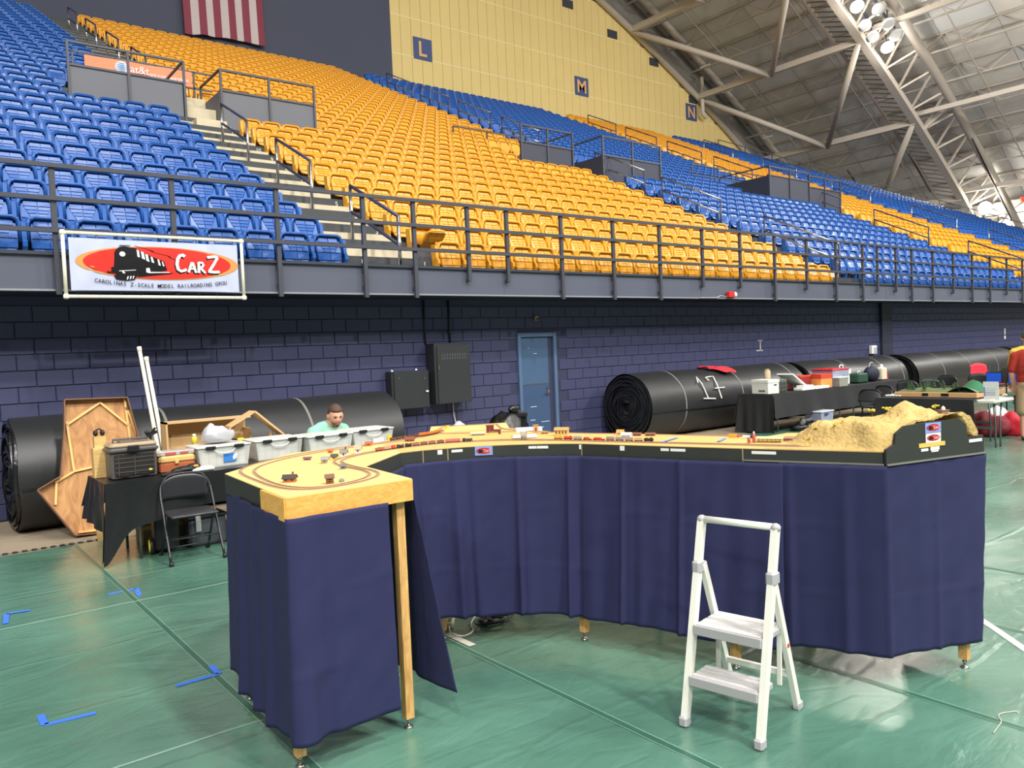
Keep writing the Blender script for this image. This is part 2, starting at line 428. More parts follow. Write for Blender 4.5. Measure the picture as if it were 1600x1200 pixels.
# ------------------------------------------------------------------ seating tiers
RUN, RISE, Z0, Y0 = 0.79, 0.387, 3.03, 11.35
NROW = 36
def tier_z(n): return Z0 + RISE*n
def right_end(n): return -1 + sqrt((34.9 - tier_z(n) - 0.7)/0.00525) - 4.5
bank = bpy.data.objects.new('floor_seating_tiers', None); COL.objects.link(bank); bank['kind'] = 'structure'; bank['label'] = 'stepped dark concrete tiers under the stadium seats'
for n in range(NROW+1):
    mb = MB(); yb = Y0 + RUN*n
    mb.bx(-9, right_end(n)+2.2, yb-RUN if n else 10.725, yb+0.08 if n < NROW else 40.2, tier_z(n)-RISE-0.12 if n else 2.83, tier_z(n))
    mb.build('tier', CONC, bank)
AISLES = [(5.66, 7.24), (19.55, 21.12), (34.15, 35.9), (45.1, 46.4)]
for ai, (xa, xb) in enumerate(AISLES):
    a = bpy.data.objects.new('floor_aisle_stairs', None); COL.objects.link(a); a['kind'] = 'structure'
    a['label'] = ('concrete aisle stairs between the left blue block and the gold block', 'concrete aisle stairs between the gold block and the middle blue block', 'concrete aisle stairs right of the middle blue block', 'farthest concrete aisle stairs towards the roof edge')[ai]
    hs = MB(); hs.bx(xa, xb, -0.30, 0, 0, RISE/2); hme = hs.mesh('half_step', STEP_TAN)
    rp = MB(); rp.bx(xa, xb, -0.006, 0.09, RISE/2, RISE+0.002); rme = rp.mesh('riser_face', STEP_DARK)
    for n in range(NROW):
        yb = Y0 + RUN*n
        if n > 0 or ai == 0: inst('half_step', hme, a, (0, yb, tier_z(n)))
        inst('riser_face', rme, a, (0, yb, tier_z(n)))
        if ai == 0 and n < 13:
            for xx in (xa+0.30, xb-0.12):
                o = text_obj(str(n+1), 0.13, mat('number_paint', (222, 218, 190), 0.7), a, rows_M((xx, yb-0.009, tier_z(n)+0.29), (1, 0, 0), (0, 0, 1)))

# ------------------------------------------------------------------ upper back wall
mb = MB(); mb.prism([(23.5, 15.0), (62, 13.0)] + [(x, roof_z(x)-.02) for x in (62, 58, 54, 50, 46, 42, 38, 34, 30, 27, 23.5)], -.25, 0); mb.xf(rows_M((0, 40.05, 0), (1, 0, 0), (0, 0, 1)))
wb = struct('wall_back_gold', mb, GOLD_SEAM)
mb = MB(); mb.bx(23.5, 80, 40.31, 40.5, 5.0, 36.0); struct('wall_back_gable', mb, mat('gable_grey', (150, 146, 138), .8))
zr = [17.0, 19.17, 21.38, 23.6, 25.8, 28.0]
for k in range(47):
    x0 = 23.5 + k*0.70; x1 = x0+0.70
    for j in range(5):
        top = min(zr[j+1], roof_z(x1)-0.05)
        if top - zr[j] < 0.15: continue
        mb = MB(); tl = min(zr[j+1], roof_z(x0)-0.05)
        vs = []
        for y in (40.05, 40.0):
            vs += [(x0+.012, y, zr[j]+.02), (x1-.012, y, zr[j]+.02), (x1-.012, y, top-.02), (x0+.012, y, tl-.02)]
        mb.add(vs, [(0, 1, 2, 3), (7, 6, 5, 4), (4, 5, 1, 0), (5, 6, 2, 1), (6, 7, 3, 2), (7, 4, 0, 3)])
        mb.build('wall_panel', GOLD_WALL, wb)
mb = MB()
for z in zr[1:5]: mb.bx(23.5, 23.5+sqrt((34.9-z)/.00525)-24.7, 39.985, 40.02, z-.03, z+.03)
mb.build('seam_strip', mat('seam_strip_pale', (238, 222, 168), 0.6), wb)
mb = MB(); mb.bx(-60, 23.5, 39.9, 40.3, 14.0, 40.0); struct('wall_back_dark', mb, DARK_WALL)
# section letters
SIGNB = mat('section_sign_blue', (64, 82, 128), 0.5, var=0.04); SIGNO = mat('section_letter', (226, 176, 112), 0.5, var=0.04)
for ch, x, z in (('L', 25.64, 19.74), ('M', 38.4, 19.74), ('N', 50.05, 19.74)):
    t = thing('section_sign', 'square blue section sign with the orange letter %s on the gold wall' % ch, 'sign', (x, 39.99, z), group='section letter signs')
    mb = MB(); mb.box(0, -.02, 0, 1.25, .04, 1.25); mb.build('board', SIGNB, t)
    me = text_mesh(ch, 1.2, 0.004, bold=.018); me.transform(rows_M((0, -.045, 0), (1, 0, 0), (0, 0, 1))); me.materials.clear(); me.materials.append(SIGNO)
    xs = [v.co.x for v in me.vertices]; zs = [v.co.z for v in me.vertices]; cx = (min(xs)+max(xs))/2; cz = (min(zs)+max(zs))/2
    for v in me.vertices: v.co.x -= cx; v.co.z -= cz
    bm = bmesh.new(); bm.from_mesh(me); bm.to_mesh(me); bm.free()
    inst('letter', me, t)
for i, (x, z) in enumerate(((37.4, 25.1), (41.6, 23.95), (45.9, 22.8), (50.3, 20.75))):
    t = thing('wall_vent', 'dark louvred vent high on the gold wall, %s from the top' % ('first', 'second', 'third', 'fourth')[i], 'vent', (x, 39.98, z), group='vents on the gold wall')
    mb = MB(); mb.box(0, 0, 0, .95, .06, .55); mb.build('vent_frame', mat('vent_dark', (58, 60, 70), .6), t)
    for k in range(4):
        mb = MB(); mb.box(0, -.04, -.18+k*.12, .85, .03, .05, Matrix.Rotation(.6, 3, 'X')); mb.build('louver', DARK_STEEL, t)

# ------------------------------------------------------------------ roof
SK = 2.7
mb = MB()
def skin(off, x0, x1, y0, y1, nx):
    mb.grid(nx, 1, lambda u, v: (x0+u*(x1-x0), y0+v*(y1-y0), roof_z(x0+u*(x1-x0))+off), flip=True)
skin(SK+.12, -82, 92, -45, 41, 60)
ceil_ = struct('ceiling', mb, ROOF_M)
# insulation panels between the joists (the part of the roof in view)
JX = [36+2.35*k for k in range(20)]
YS = [40.3-3.36*k for k in range(14)]
pms = [mat('roof_panel_face_%s' % s, c, .9, var=.10, vscale=.5, bump=.2, bscale=.8) for s, c in (('pale', (218, 216, 210)), ('warm', (208, 204, 194)), ('cool', (204, 205, 202)))]
for k in range(len(JX)-1):
    for j in range(len(YS)-1):
        mb = MB(); x0, x1 = JX[k]+.02, JX[k+1]-.02; y1, y0 = YS[j]-.02, YS[j+1]+.02
        vs = [(x, y, roof_z(x)+SK+dz) for dz in (0, .08) for (x, y) in ((x0, y0), (x1, y0), (x1, y1), (x0, y1))]
        mb.add(vs, [(0, 3, 2, 1), (4, 5, 6, 7), (0, 1, 5, 4), (1, 2, 6, 5), (2, 3, 7, 6), (3, 0, 4, 7)])
        mb.build('roof_panel', pms[(k*5+j*3+(k*j) % 4) % 3], ceil_)
# open-web joists
for k, x in enumerate(JX):
    mb = MB(); zt = roof_z(x)+SK-.08; zb = zt-1.05
    y = 40.0
    mb.bar((x, -6, zt), (x, 40, zt), .16, .12); mb.bar((x, -6, zb), (x, 40, zb), .11, .10)
    i = 0
    while y > -4:
        mb.bar((x, y, zt), (x, y-1.68, zb), .06, .06); mb.bar((x, y-1.68, zb), (x, y-3.36, zt), .06, .06); y -= 3.36
    mb.build('joist', STEEL_D, ceil_)
# bridging rods across the joists
for y in (36.6, 29.9, 22.0, 17.5, 9.0, 4.0):
    mb = MB(); P = [(x, y, roof_z(x)+SK-1.2) for x in JX]
    mb.tube(P, .05, 5); mb.build('bridging', STEEL_D, ceil_)
# arch at the gold wall: a pipe rib against the panels
mb = MB(); P = [(x, 39.75, roof_z(x)) for x in [30+2*k for k in range(24)]]
mb.tube(P, .24, 8); mb.build('arch_rib', STEEL_L, ceil_, True)
mb = MB(); P = [(x, 39.2, roof_z(x)+SK-.35) for x in [30+2*k for k in range(24)]]
mb.tube(P, .28, 8); mb.build('arch_rib', STEEL_L, ceil_, True)
# arch trusses nearer the camera
def arch(y):
    XS = [28+1.8*k for k in range(29)]
    mb = MB()
    for a, b in zip(XS[:-1], XS[1:]): mb.bar((a, y, roof_z(a)), (b, y, roof_z(b)), .52, .42)
    low = mb.build('arch_chord', STEEL_L, ceil_, label='wide lower chord of the roof arch')
    mb = MB(); P = [(x, y-2.1, roof_z(x)+1.5) for x in XS]; mb.tube(P, .3, 8); mb.build('arch_chord', STEEL_D, ceil_, True)
    mb = MB(); P = [(x, y+1.9, roof_z(x)+.55) for x in XS]; mb.tube(P, .16, 6); mb.build('arch_chord', STEEL_L, ceil_, True)
    mb = MB()
    for i, (a, b) in enumerate(zip(XS[:-1], XS[1:])):
        m_ = (a+b)/2
        mb.bar((a, y-.1, roof_z(a)), (m_, y-2.1, roof_z(m_)+1.5), .12); mb.bar((m_, y-2.1, roof_z(m_)+1.5), (b, y-.1, roof_z(b)), .12)
        if i % 4 == 1: mb.bar((a, y-.1, roof_z(a)), (a, y-2.1, roof_z(a)+1.5), .24)
    mb.build('arch_web', STEEL_L, ceil_)
    # ladder-like catwalk tray on the far side
    mb = MB()
    x = 30.0
    while x < 76:
        mb.bar((x, y+.4, roof_z(x)+.05), (x, y+1.8, roof_z(x)+.5), .13, .05); x += .42
    mb.build('catwalk_rungs', mat('catwalk_rung', (120, 114, 108), .6), ceil_)
arch(26.5); arch(13.0)
# purlin beams and diagonal pipe braces between the arches
for x in (36.2, 43.4, 50.6, 57.8, 65.0, 72.2):
    mb = MB(); mb.bar((x, 26.5, roof_z(x)), (x, 39.8, roof_z(x)), .34, .40); mb.build('purlin_beam', STEEL_L, ceil_)
    mb = MB(); mb.bar((x, 13, roof_z(x)+.5), (x, 26.5, roof_z(x)+.5), .22, .30); mb.build('purlin_beam', STEEL_L, ceil_)
for xa, xb in ((36.2, 43.4), (43.4, 50.6), (50.6, 57.8), (57.8, 65.0)):
    for ya in (39.7, 26.7):
        mb = MB(); mb.cyl((xa, ya, roof_z(xa)-.1), (xb, 33.2, roof_z(xb)-.25), .21, n=10); mb.build('brace_pipe', STEEL_L, ceil_, True)
mb = MB(); mb.tube(smooth_path([(50.7, 39.4, 22.4), (50.7, 39.4, 20.3), (50.75, 39.4, 19.6), (51.1, 39.4, 19.35)], 4), .16, 8); mb.build('drain_pipe', STEEL_L, ceil_, True)
# strip lamps hung in the eave bay
for i, (x, y) in enumerate(((42.2, 38.2), (47.5, 38.2), (49.6, 38.2), (52.2, 38.2), (57.2, 38.0), (62, 37.8))):
    t = thing('strip_lamp', 'slim unlit strip lamp under the eave beside the gold wall, number %s from the top' % ('one', 'two', 'three', 'four', 'five', 'six')[i], 'lamp', (x, y, roof_z(x)+1.2), group='strip lamps under the eave')
    mb = MB(); mb.cbox(0, 0, 0, .16, .9, .1, .03); mb.build('tube', WHITE, t)
    mb = MB(); mb.bar((0, 0, .05), (0, 0, .55), .03); mb.build('hanger', STEEL_D, t)
# ================================================================== stadium seats
BLUE_SEAT = mat('blue_seat_plastic', (36, 92, 172), 0.34, var=0.10, vscale=1.2, bump=0.05, bscale=9)
GOLD_SEAT = mat('gold_seat_plastic', (232, 164, 42), 0.38, var=0.10, vscale=1.2, bump=0.05, bscale=9)
def shell(nx, nz, z0, z1, wf, yf, th):
    mb = MB(); F = []; B = []
    for j in range(nz+1):
        z = z0+(z1-z0)*j/nz
        for i in range(nx+1):
            s = -1+2*i/nx; w = wf(j/nz); x = s*w
            zz = z; y = yf(s, j/nz)
            F.append((x, y, zz)); B.append((x, y+th, zz))
    n = len(F); fs = []
    for j in range(nz):
        for i in range(nx):
            a = j*(nx+1)+i; b = a+1; c = a+nx+2; d = a+nx+1
            fs.append((a, b, c, d)); fs.append((n+d, n+c, n+b, n+a))
    for i in range(nx):
        fs.append((i+1, i, n+i, n+i+1)); k = nz*(nx+1)+i; fs.append((k, k+1, n+k+1, n+k))
    for j in range(nz):
        a = j*(nx+1); d = a+nx+1; fs.append((a, d, n+d, n+a)[::-1] if False else (d, a, n+a, n+d))
        b = a+nx; c = b+nx+1; fs.append((b, c, n+c, n+b))
    return mb.add(F+B, fs)
def w_pan(t):
    if t < .26: return .196*(.50+.50*sqrt(max(0, 1-(1-t/.26)**2)))
    return .196 if t < .84 else .196*(1-.30*((t-.84)/.16)**2)
def y_pan(s, t): return -0.045 + 0.095*t + 0.030*s*s*(1-t) - 0.030*sin(pi*min(1, t*1.3))
PZ0, PZ1 = .195, .635
def seat_parts(nx, nz, tiles):
    # backrest: flat shell with a deep rounded rim that frames the tipped-up pan
    b = MB()
    b.bx(-.230, .230, .085, .105, .36, .67)
    arch_ = [(-.234, .36), (-.234, .60), (-.21, .655), (-.15, .682), (.15, .682), (.21, .655), (.234, .60), (.234, .36)]
    inn = [(-.202, .36), (-.200, .58), (-.182, .622), (-.137, .642), (.137, .642), (.182, .622), (.200, .58), (.202, .36)]
    n = len(arch_); vs = []
    for y in (.012, .112):
        vs += [(x, y+ (.03 if y > .1 else 0), z) for x, z in arch_] + [(x, y + (.012 if y < .1 else 0), z) for x, z in inn]
    fs = []
    for i in range(n-1):
        fs += [(i+1, i, n+i, n+i+1), (n+i+1, n+i, 3*n+i, 3*n+i+1), (2*n+i, 2*n+i+1, 3*n+i+1, 3*n+i), (i, i+1, 2*n+i+1, 2*n+i)]
    fs += [(0, 2*n, 3*n, n), (n-1, 2*n-1, 4*n-1, 3*n-1)]
    b.add(vs, fs)
    p = shell(nx, nz, PZ0, PZ1, w_pan, lambda s, t: y_pan(s, t)+(.016 if tiles else 0), 0.025)
    if tiles:
        def on(s, t, d): return (s*w_pan(t), y_pan(s, t)+d, PZ0+(PZ1-PZ0)*t)
        def tile(P):
            n = len(P); p.add([on(s, t, 0) for s, t in P]+[on(s, t, .018) for s, t in P], [tuple(range(n))]+[((i+1) % n, i, n+i, n+(i+1) % n) for i in range(n)])
        so = lambda t: .42+(t-.47)/.46*.50
        tile([(-.97, .04), (-.5, .02), (0, .015), (.5, .02), (.97, .04), (.97, .165), (-.97, .165)])
        for sg in (-1, 1):
            tile([(sg*.03, .195), (sg*.97, .195), (sg*.97, .435), (sg*.03, .435)][::sg])
            tile([(sg*(so(.47)+.05), .465), (sg*.97, .465), (sg*.97, .90)][::sg])
            for t0, t1 in ((.465, .575), (.60, .69), (.715, .805), (.83, .96)):
                tile([(sg*.03, t0), (sg*so(t0), t0), (sg*min(.95, so(t1)), t1), (sg*.03, t1)][::sg])
    st = MB()
    poly = [(.13, .0), (.03, .0), (.0, .20), (-.05, .30), (-.045, .36), (.0, .40), (.02, .60), (.14, .63), (.16, .56), (.13, .36)]
    n = len(poly)
    vs = [(-.026, y, z) for y, z in poly] + [(.026, y, z) for y, z in poly]
    st.add(vs, [tuple(range(n)), tuple(range(2*n-1, n-1, -1))] + [((i+1) % n, i, n+i, n+(i+1) % n) for i in range(n)])
    return b, p, st
nb, npn, nst = seat_parts(6, 5, True)
ME = {}
for cn, mm in (('blue', BLUE_SEAT), ('gold', GOLD_SEAT)):
    ME[cn] = (nb.mesh('backrest', mm, True), npn.mesh('seat_pan', mm), nst.mesh('side_standard', mm))
# the mid-distance seat as one mesh, and the far seat as raw data
def joined(b, p, st, right=False):
    j = MB(); j.add(b.v, b.f); j.add(p.v, p.f); j.add([(x-.265, y, z) for x, y, z in st.v], st.f)
    if right: j.add([(x+.265, y, z) for x, y, z in st.v], st.f)
    return j
mid = joined(nb, npn, nst); MID = {'blue': mid.mesh('stadium_seat', BLUE_SEAT), 'gold': mid.mesh('stadium_seat', GOLD_SEAT)}
fb, fp, fst = seat_parts(3, 3, False)
far = joined(fb, fp, fst)
import numpy as np
FV = np.array(far.v, dtype=np.float32)
SP = 0.53
BLOCKS = [('blue', 'the left blue block', 'blue', 5.60, None, -1), ('gold', 'the near gold block', 'gold', 7.28, 19.47, 1), ('blue', 'the middle blue block', 'blue', 21.2, 34.0, 1), ('gold', 'the far gold block', 'gold', 36.0, 45.0, 1), ('blue', 'the far blue block', 'blue', 46.5, 'end', 1)]
PORTALS = [(3.60, 9.70), (17.1, 23.8), (29.4, 36.6)]
def in_portal(n, x): return 12 <= n <= 14 and any(a-.25 < x < b+.25 for a, b in PORTALS)
def cam_px(p):
    v = Vector(p)-Vector((0, 0, 1.82)); w = v.dot(_f)
    if w <= .1: return None
    return 800+1236.4*v.dot(_R)/w, 600-1236.4*v.dot(_U)/w, w
allseats = []
for bi, (cn, bname, _, xs, xe, dr) in enumerate(BLOCKS):
    for n in range(NROW):
        if dr < 0: centres = [xs - SP/2 - SP*k for k in range(13)]
        else:
            e = right_end(n) if xe == 'end' else xe
            centres = [xs + SP/2 + SP*k for k in range(int((e-xs)/SP+.01))]
        for k, x in enumerate(centres):
            if in_portal(n, x): continue
            y = Y0 + RUN*n - .16; z = tier_z(n)
            q = cam_px((x, y, z+.5))
            if q is None or q[0] < -40 or q[0] > 1640 or q[1] < -40: continue
            allseats.append((q[2], cn, bi, n, k, len(centres), x, y, z))
allseats.sort()
def ordn(k):
    return str(k)+('th' if 10 <= k % 100 <= 20 else {1: 'st', 2: 'nd', 3: 'rd'}.get(k % 10, 'th'))
cnts = {'blue': 0, 'gold': 0}; farlist = {'blue': [], 'gold': []}
for (w, cn, bi, n, k, tot, x, y, z) in allseats:
    if cnts[cn] >= 300:
        farlist[cn].append((x, y, z)); continue
    cnts[cn] += 1
    rowt = 'front row' if n == 0 else ordn(n+1)+' row'
    where = ('%s from the stairs' % ordn(k+1)) if bi == 0 else ('%s from its left end' % ordn(k+1))
    lab = '%s plastic folding seat, %s, %s of %s' % (cn, where, rowt, BLOCKS[bi][1])
    jit = random.uniform(-.002, .002)
    folded_down = (cn == 'gold' and n == 1 and k == 0)
    if n < 6 or folded_down:
        t = thing(cn+'_stadium_seat', lab, 'seat', (x+jit, y, z), group='%s stadium seats on the tiers' % cn)
        b_, p_, s_ = ME[cn]
        inst('backrest', b_, t)
        po = inst('seat_pan', p_, t)
        if folded_down:
            po.rotation_euler = (radians(68), 0, 0); po.location = (0, .12, .22); t['label'] = 'gold plastic seat left folded down beside the stairs in the second row'
        inst('side_standard', s_, t, (-.265, 0, 0))
        if (bi == 0 and k == 0) or (bi > 0 and k == tot-1): inst('side_standard', s_, t, (.265, 0, 0))
    else:
        o = inst(cn+'_stadium_seat', MID[cn], None, (x+jit, y, z)); tag(o, lab, 'seat', '%s stadium seats on the tiers' % cn)
for cn, mm in (('blue', BLUE_SEAT), ('gold', GOLD_SEAT)):
    L = np.array(farlist[cn], dtype=np.float32); N = len(L)
    V = (FV[None, :, :] + L[:, None, :]).reshape(-1, 3)
    nv = len(FV); faces = []
    for i in range(N):
        o_ = i*nv
        for f in far.f: faces.append(tuple(a+o_ for a in f))
    me = bpy.data.meshes.new('seat_rows'); me.from_pydata(V.tolist(), [], faces); me.materials.append(mm); me.update()
    o = bpy.data.objects.new('seat_rows', me); COL.objects.link(o)
    tag(o, 'upper and far rows of %s plastic stadium seats' % cn, 'seats', None, 'stuff')

# ================================================================== railings
PX = [0.25, 1.59, 2.91, 4.27, 5.58, 6.44, 7.45, 8.25, 9.47, 10.77, 12.07, 13.39, 14.68, 15.97, 17.28, 18.59, 19.88, 20.64, 21.64, 22.55] + [23.83+1.33*k for k in range(22)]
t = thing('balcony_railing', 'long grey three-bar railing along the balcony front', 'railing', (0, 10.5, 2.74))
for z in (4.19, 3.81, 3.44):
    mb = MB(); mb.bar((-3, 10.5, z), (53, 10.5, z), .05, .05); mb.build('rail', DARK_STEEL, t, world=True)
short = {7.45, 8.25, 13.39, 14.68, 17.28, 20.64, 21.64}
for i, x in enumerate(PX):
    sh = x in short or (x > 23 and i % 3 == 0)
    mb = MB(); mb.bar((x, 10.53, 2.98 if sh else 2.70), (x, 10.53, 4.2), .05, .06)
    if sh: mb.bar((x, 10.53, 3.0), (x, 10.62, 3.0), .05)
    else: mb.bar((x, 10.53, 2.85), (x, 10.60, 2.85), .05); mb.bar((x, 10.53, 3.10), (x, 10.60, 3.10), .05)
    mb.build('post', DARK_STEEL, t, world=True)
def slope_rail(x, n0, n1, m1, lab, group, m2=None):
    y0 = Y0+RUN*n0-.35; y1 = Y0+RUN*n1-.35; z0 = tier_z(n0); z1 = tier_z(n1)
    t = thing('aisle_handrail', lab, 'handrail', (x, y0, z0), group=group)
    for h in (1.0, .55):
        mb = MB(); mb.cyl((0, 0, h), (0, y1-y0, z1-z0+h), .03, n=7); mb.build('rail', m1, t, True)
    for (y, z) in ((0, 0), (y1-y0, z1-z0)):
        mb = MB(); mb.cyl((0, y, z), (0, y, z+1.0), .03, n=7); mb.build('post', m2 or m1, t, True)
WH = ['first', 'second', 'third', 'fourth', 'fifth', 'sixth', 'seventh', 'eighth']
def row_rails(x, starts, m1, m2, name, ln=2):
    for i, n in enumerate(starts):
        slope_rail(x, n, n+ln, m1, '%s handrail up from the front in the %s' % (WH[i], name), 'handrails in the aisles', m2)
row_rails(6.45, (0, 4, 8, 18, 22, 26, 30), RAILNAVY, CHROME, 'stairs beside the left blue block')
row_rails(21.0, (1, 6, 10, 17, 21, 25, 29), CHROME, RAILNAVY, 'stairs beside the middle blue block', 3)
row_rails(35.3, (1, 6, 11, 17, 21, 25, 29), RAILNAVY, RAILNAVY, 'stairs beside the far gold block', 3)
row_rails(45.7, (5, 10, 16, 22, 28), RAILNAVY, CHROME, 'stairs beside the far blue block', 3)
# rail that climbs the bank's far edge
t = thing('edge_railing', 'thin dark railing climbing the far edge of the seating under the roof', 'railing', (60, 20, 8))
E_ = [(right_end(n)+1.0, Y0+RUN*n-.2, tier_z(n)) for n in range(0, NROW+1, 2)]
for h in (.95, .5):
    mb = MB(); mb.tube([(x, y, z+h) for x, y, z in E_], .035, 5); mb.build('rail', DARK_STEEL, t, world=True)
for (x, y, z) in E_:
    mb = MB(); mb.bar((x, y, z), (x, y, z+.97), .05); mb.build('post', DARK_STEEL, t, world=True)
# cross-aisle rails halfway up the far blocks
def level_rail(x0, x1, y, z0, name, lab, step=1.6):
    t = thing('cross_railing', lab, 'railing', (x0, y, z0), group='level rails at the cross aisle')
    for h in (1.0, .55):
        mb = MB(); mb.bar((0, 0, h), (x1-x0, 0, h), .045); mb.build('rail', DARK_STEEL, t)
    k = 0.0
    while k <= x1-x0+.01:
        mb = MB(); mb.bar((k, 0, 0), (k, 0, 1.0), .045); mb.build('post', DARK_STEEL, t); k += step
# ================================================================== stair portals with parapets
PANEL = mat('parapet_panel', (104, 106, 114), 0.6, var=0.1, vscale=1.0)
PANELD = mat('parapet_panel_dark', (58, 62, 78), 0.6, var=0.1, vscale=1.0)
def parapet(x0, x1, y, zb, zp, zr_, lab, m, ret=None, retlen=1.6):
    t = thing('portal_parapet', lab, 'parapet', (x0, y, zb), group='parapets at the stair portals')
    W = x1-x0; n = 2
    for k in range(n):
        mb = MB(); mb.box(W*(k+.5)/n, .04, (zp-zb)/2, W/n-.02, .08, zp-zb); mb.build('panel', m, t)
    mb = MB(); mb.bx(-.02, W+.02, -.03, .11, zp-zb, zp-zb+.05); mb.build('ledge', DARK_STEEL, t)
    mb = MB(); mb.bar((0, .02, zr_-zb), (W, .02, zr_-zb), .06, .05); mb.build('rail', DARK_STEEL, t)
    for k in range(n+1):
        mb = MB(); mb.bar((W*k/n, -.02, .1), (W*k/n, -.02, zr_-zb), .055); mb.build('post', DARK_STEEL, t)
    if ret is not None:
        xr = W if ret > 0 else 0
        mb = MB(); mb.box(xr, retlen/2, (zp-zb)/2, .08, retlen, zp-zb); mb.build('return_panel', m, t)
        mb = MB(); mb.bar((xr, 0, zr_-zb), (xr, retlen, zr_-zb), .05); mb.bar((xr, retlen, zr_-zb), (xr, retlen, zp-zb), .05); mb.build('return_rail', DARK_STEEL, t)
ZP = tier_z(12)
parapet(3.63, 6.22, 20.85, ZP-.1, 8.88, 9.44, 'grey parapet with rail in front of the orange banner', PANEL, 1)
parapet(7.10, 9.66, 20.75, ZP-.1, 8.83, 9.38, 'grey parapet with rail low in the near gold block', PANEL, -1)
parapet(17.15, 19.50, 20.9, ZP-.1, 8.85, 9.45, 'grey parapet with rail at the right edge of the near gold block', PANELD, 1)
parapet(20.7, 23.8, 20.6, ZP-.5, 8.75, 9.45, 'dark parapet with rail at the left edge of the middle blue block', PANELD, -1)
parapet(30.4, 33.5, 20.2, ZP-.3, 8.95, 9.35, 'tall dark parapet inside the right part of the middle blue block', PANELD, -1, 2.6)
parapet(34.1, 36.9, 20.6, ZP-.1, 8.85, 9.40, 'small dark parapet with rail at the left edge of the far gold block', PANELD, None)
# back rail of the first portal, the steps behind it, and the wireless banner on it
level_rail(4.1, 7.6, 22.9, 8.95, 'portal', 'grey level rail behind the orange banner', 1.0)
level_rail(16.2, 19.4, 23.5, 8.9, 'portal', 'grey level rail behind the parapet right of the near gold block', 1.5)
level_rail(28.2, 34.6, 22.6, 8.7, 'portal', 'long dark level rail across the top of the middle blue block', 1.6)
for i, n in enumerate((12, 13, 14)):
    mb = MB(); mb.bx(6.3, 7.05, Y0+RUN*n-.55, Y0+RUN*n+.05, tier_z(n)-.1, tier_z(n)+.25+.1*i); o = mb.build('portal_step', STEP_TAN, bank)
ORANGE = mat('orange_banner_vinyl', (240, 132, 84), 0.45, var=0.04)
t = thing('wireless_banner', 'orange banner with striped globe and white lettering behind the parapet rail', 'banner', (4.29, 22.45, 9.36))
mb = MB(); mb.grid(16, 2, lambda u, v: (u*2.62, .015*sin(u*14), v*.40+.02*u)); mb.grid(16, 2, lambda u, v: (u*2.62, .02+.015*sin(u*14), v*.40+.02*u), True); mb.build('vinyl', ORANGE, t, True)
GL = mat('globe_white', (235, 238, 245), .4); GB = mat('globe_blue', (70, 130, 190), .4)
mb = MB(); mb.lathe([(.001, 0), (.10, .008), (.155, .012), (.165, .0)], 20); mb.xf(rows_M((.86, -.02, .21), (1, 0, 0), (0, 0, 1))); mb.build('globe', GL, t)
mb = MB()
for k, z in enumerate((-.11, -.065, -.02, .025, .07, .115)):
    w = sqrt(.15**2-z*z); mb.add([(.86-w, -.036, .21+z-.008), (.86+.3*w, -.036, .21+z-.022), (.86+.95*w, -.036, .21+z), (.86+.3*w, -.036, .21+z+.006), (.86-w, -.036, .21+z+.008)], [(0, 1, 2, 3, 4)])
mb.build('globe_stripes', GB, t)
text_obj('at&t', .27, GL, t, rows_M((1.29, -.025, .22), (1, 0, .01), (0, 0, 1)), .002)
text_obj('att.com/wireless', .15, GL, t, rows_M((2.03, -.025, .16), (1, 0, .01), (0, 0, 1)), .002)

# ================================================================== club banner on a pipe frame
t = thing('club_banner', 'white vinyl club banner with red oval and black steam engine, tied in a pipe frame', 'banner', (1.64, 10.40, 2.67))
PIPE = mat('white_pipe', (240, 236, 214), 0.35, var=0.02)
BW, BH = 2.07, .74
mb = MB(); mb.tube([(0, 0, 0), (BW, 0, 0)], .021, 8); mb.tube([(0, 0, BH), (BW, 0, BH)], .021, 8); mb.tube([(0, 0, -.02), (0, 0, BH)], .021, 8); mb.tube([(BW, 0, -.02), (BW, 0, BH)], .021, 8); mb.build('pipe_frame', PIPE, t, True)
for (x, z) in ((0, 0), (BW, 0), (0, BH), (BW, BH)):
    mb = MB(); mb.cbox(x, 0, z, .06, .055, .06, .012); mb.build('elbow', PIPE, t)
VIN = mat('banner_vinyl', (190, 196, 222), 0.22, var=0.03, vscale=1.5)
x0, x1, z0, z1 = .055, BW-.06, .07, BH-.055
def bz(u, v):
    g = 0.012*sin(u*3.1)*sin(v*3.1) + 0.010*math.exp(-((u-.06-.14*v)/.03)**2) - .010*math.exp(-((u-.94+.14*v)/.03)**2) + .008*math.exp(-((u-.05)/.02)**2)*sin(v*9)
    return (x0+(x1-x0)*u, -.002-g, z0+(z1-z0)*v + .012*(2*v-1)*-4*u*(1-u)*.4)
mb = MB(); mb.grid(60, 14, bz); van = mb.build('vinyl_sheet', VIN, t, True)
mb = MB(); mb.grid(60, 14, lambda u, v: (bz(u, v)[0], bz(u, v)[1]+.003, bz(u, v)[2]), True); mb.build('sheet_back', VIN, t, True)
def onb(u, v, d): 
    p = bz(u, v); return (p[0], p[1]-d, p[2])
def ink(name, m, polys, d, sub=None):
    mb = MB()
    for P in polys:
        n = len(P); mb.add([onb(u, v, d) for u, v in P], [tuple(range(n))])
    return mb.build(name, m, t)
def oval(cu, cv, ru, rv, d, m, name, nr=8, nt_=48):
    mb = MB(); mb.grid(nt_, nr, lambda a, r: onb(cu+ru*r*cos(2*pi*a), cv+rv*r*sin(2*pi*a), d), True); mb.build(name, m, t, True)
oval(.515, .56, .485, .335, .005, mat('oval_gold', (214, 150, 84), .3), 'gold_oval')
oval(.51, .56, .44, .32, .009, mat('oval_red', (222, 52, 44), .3), 'red_oval')
INK = mat('banner_black', (22, 22, 26), .3); IW = mat('banner_white', (240, 240, 240), .3)
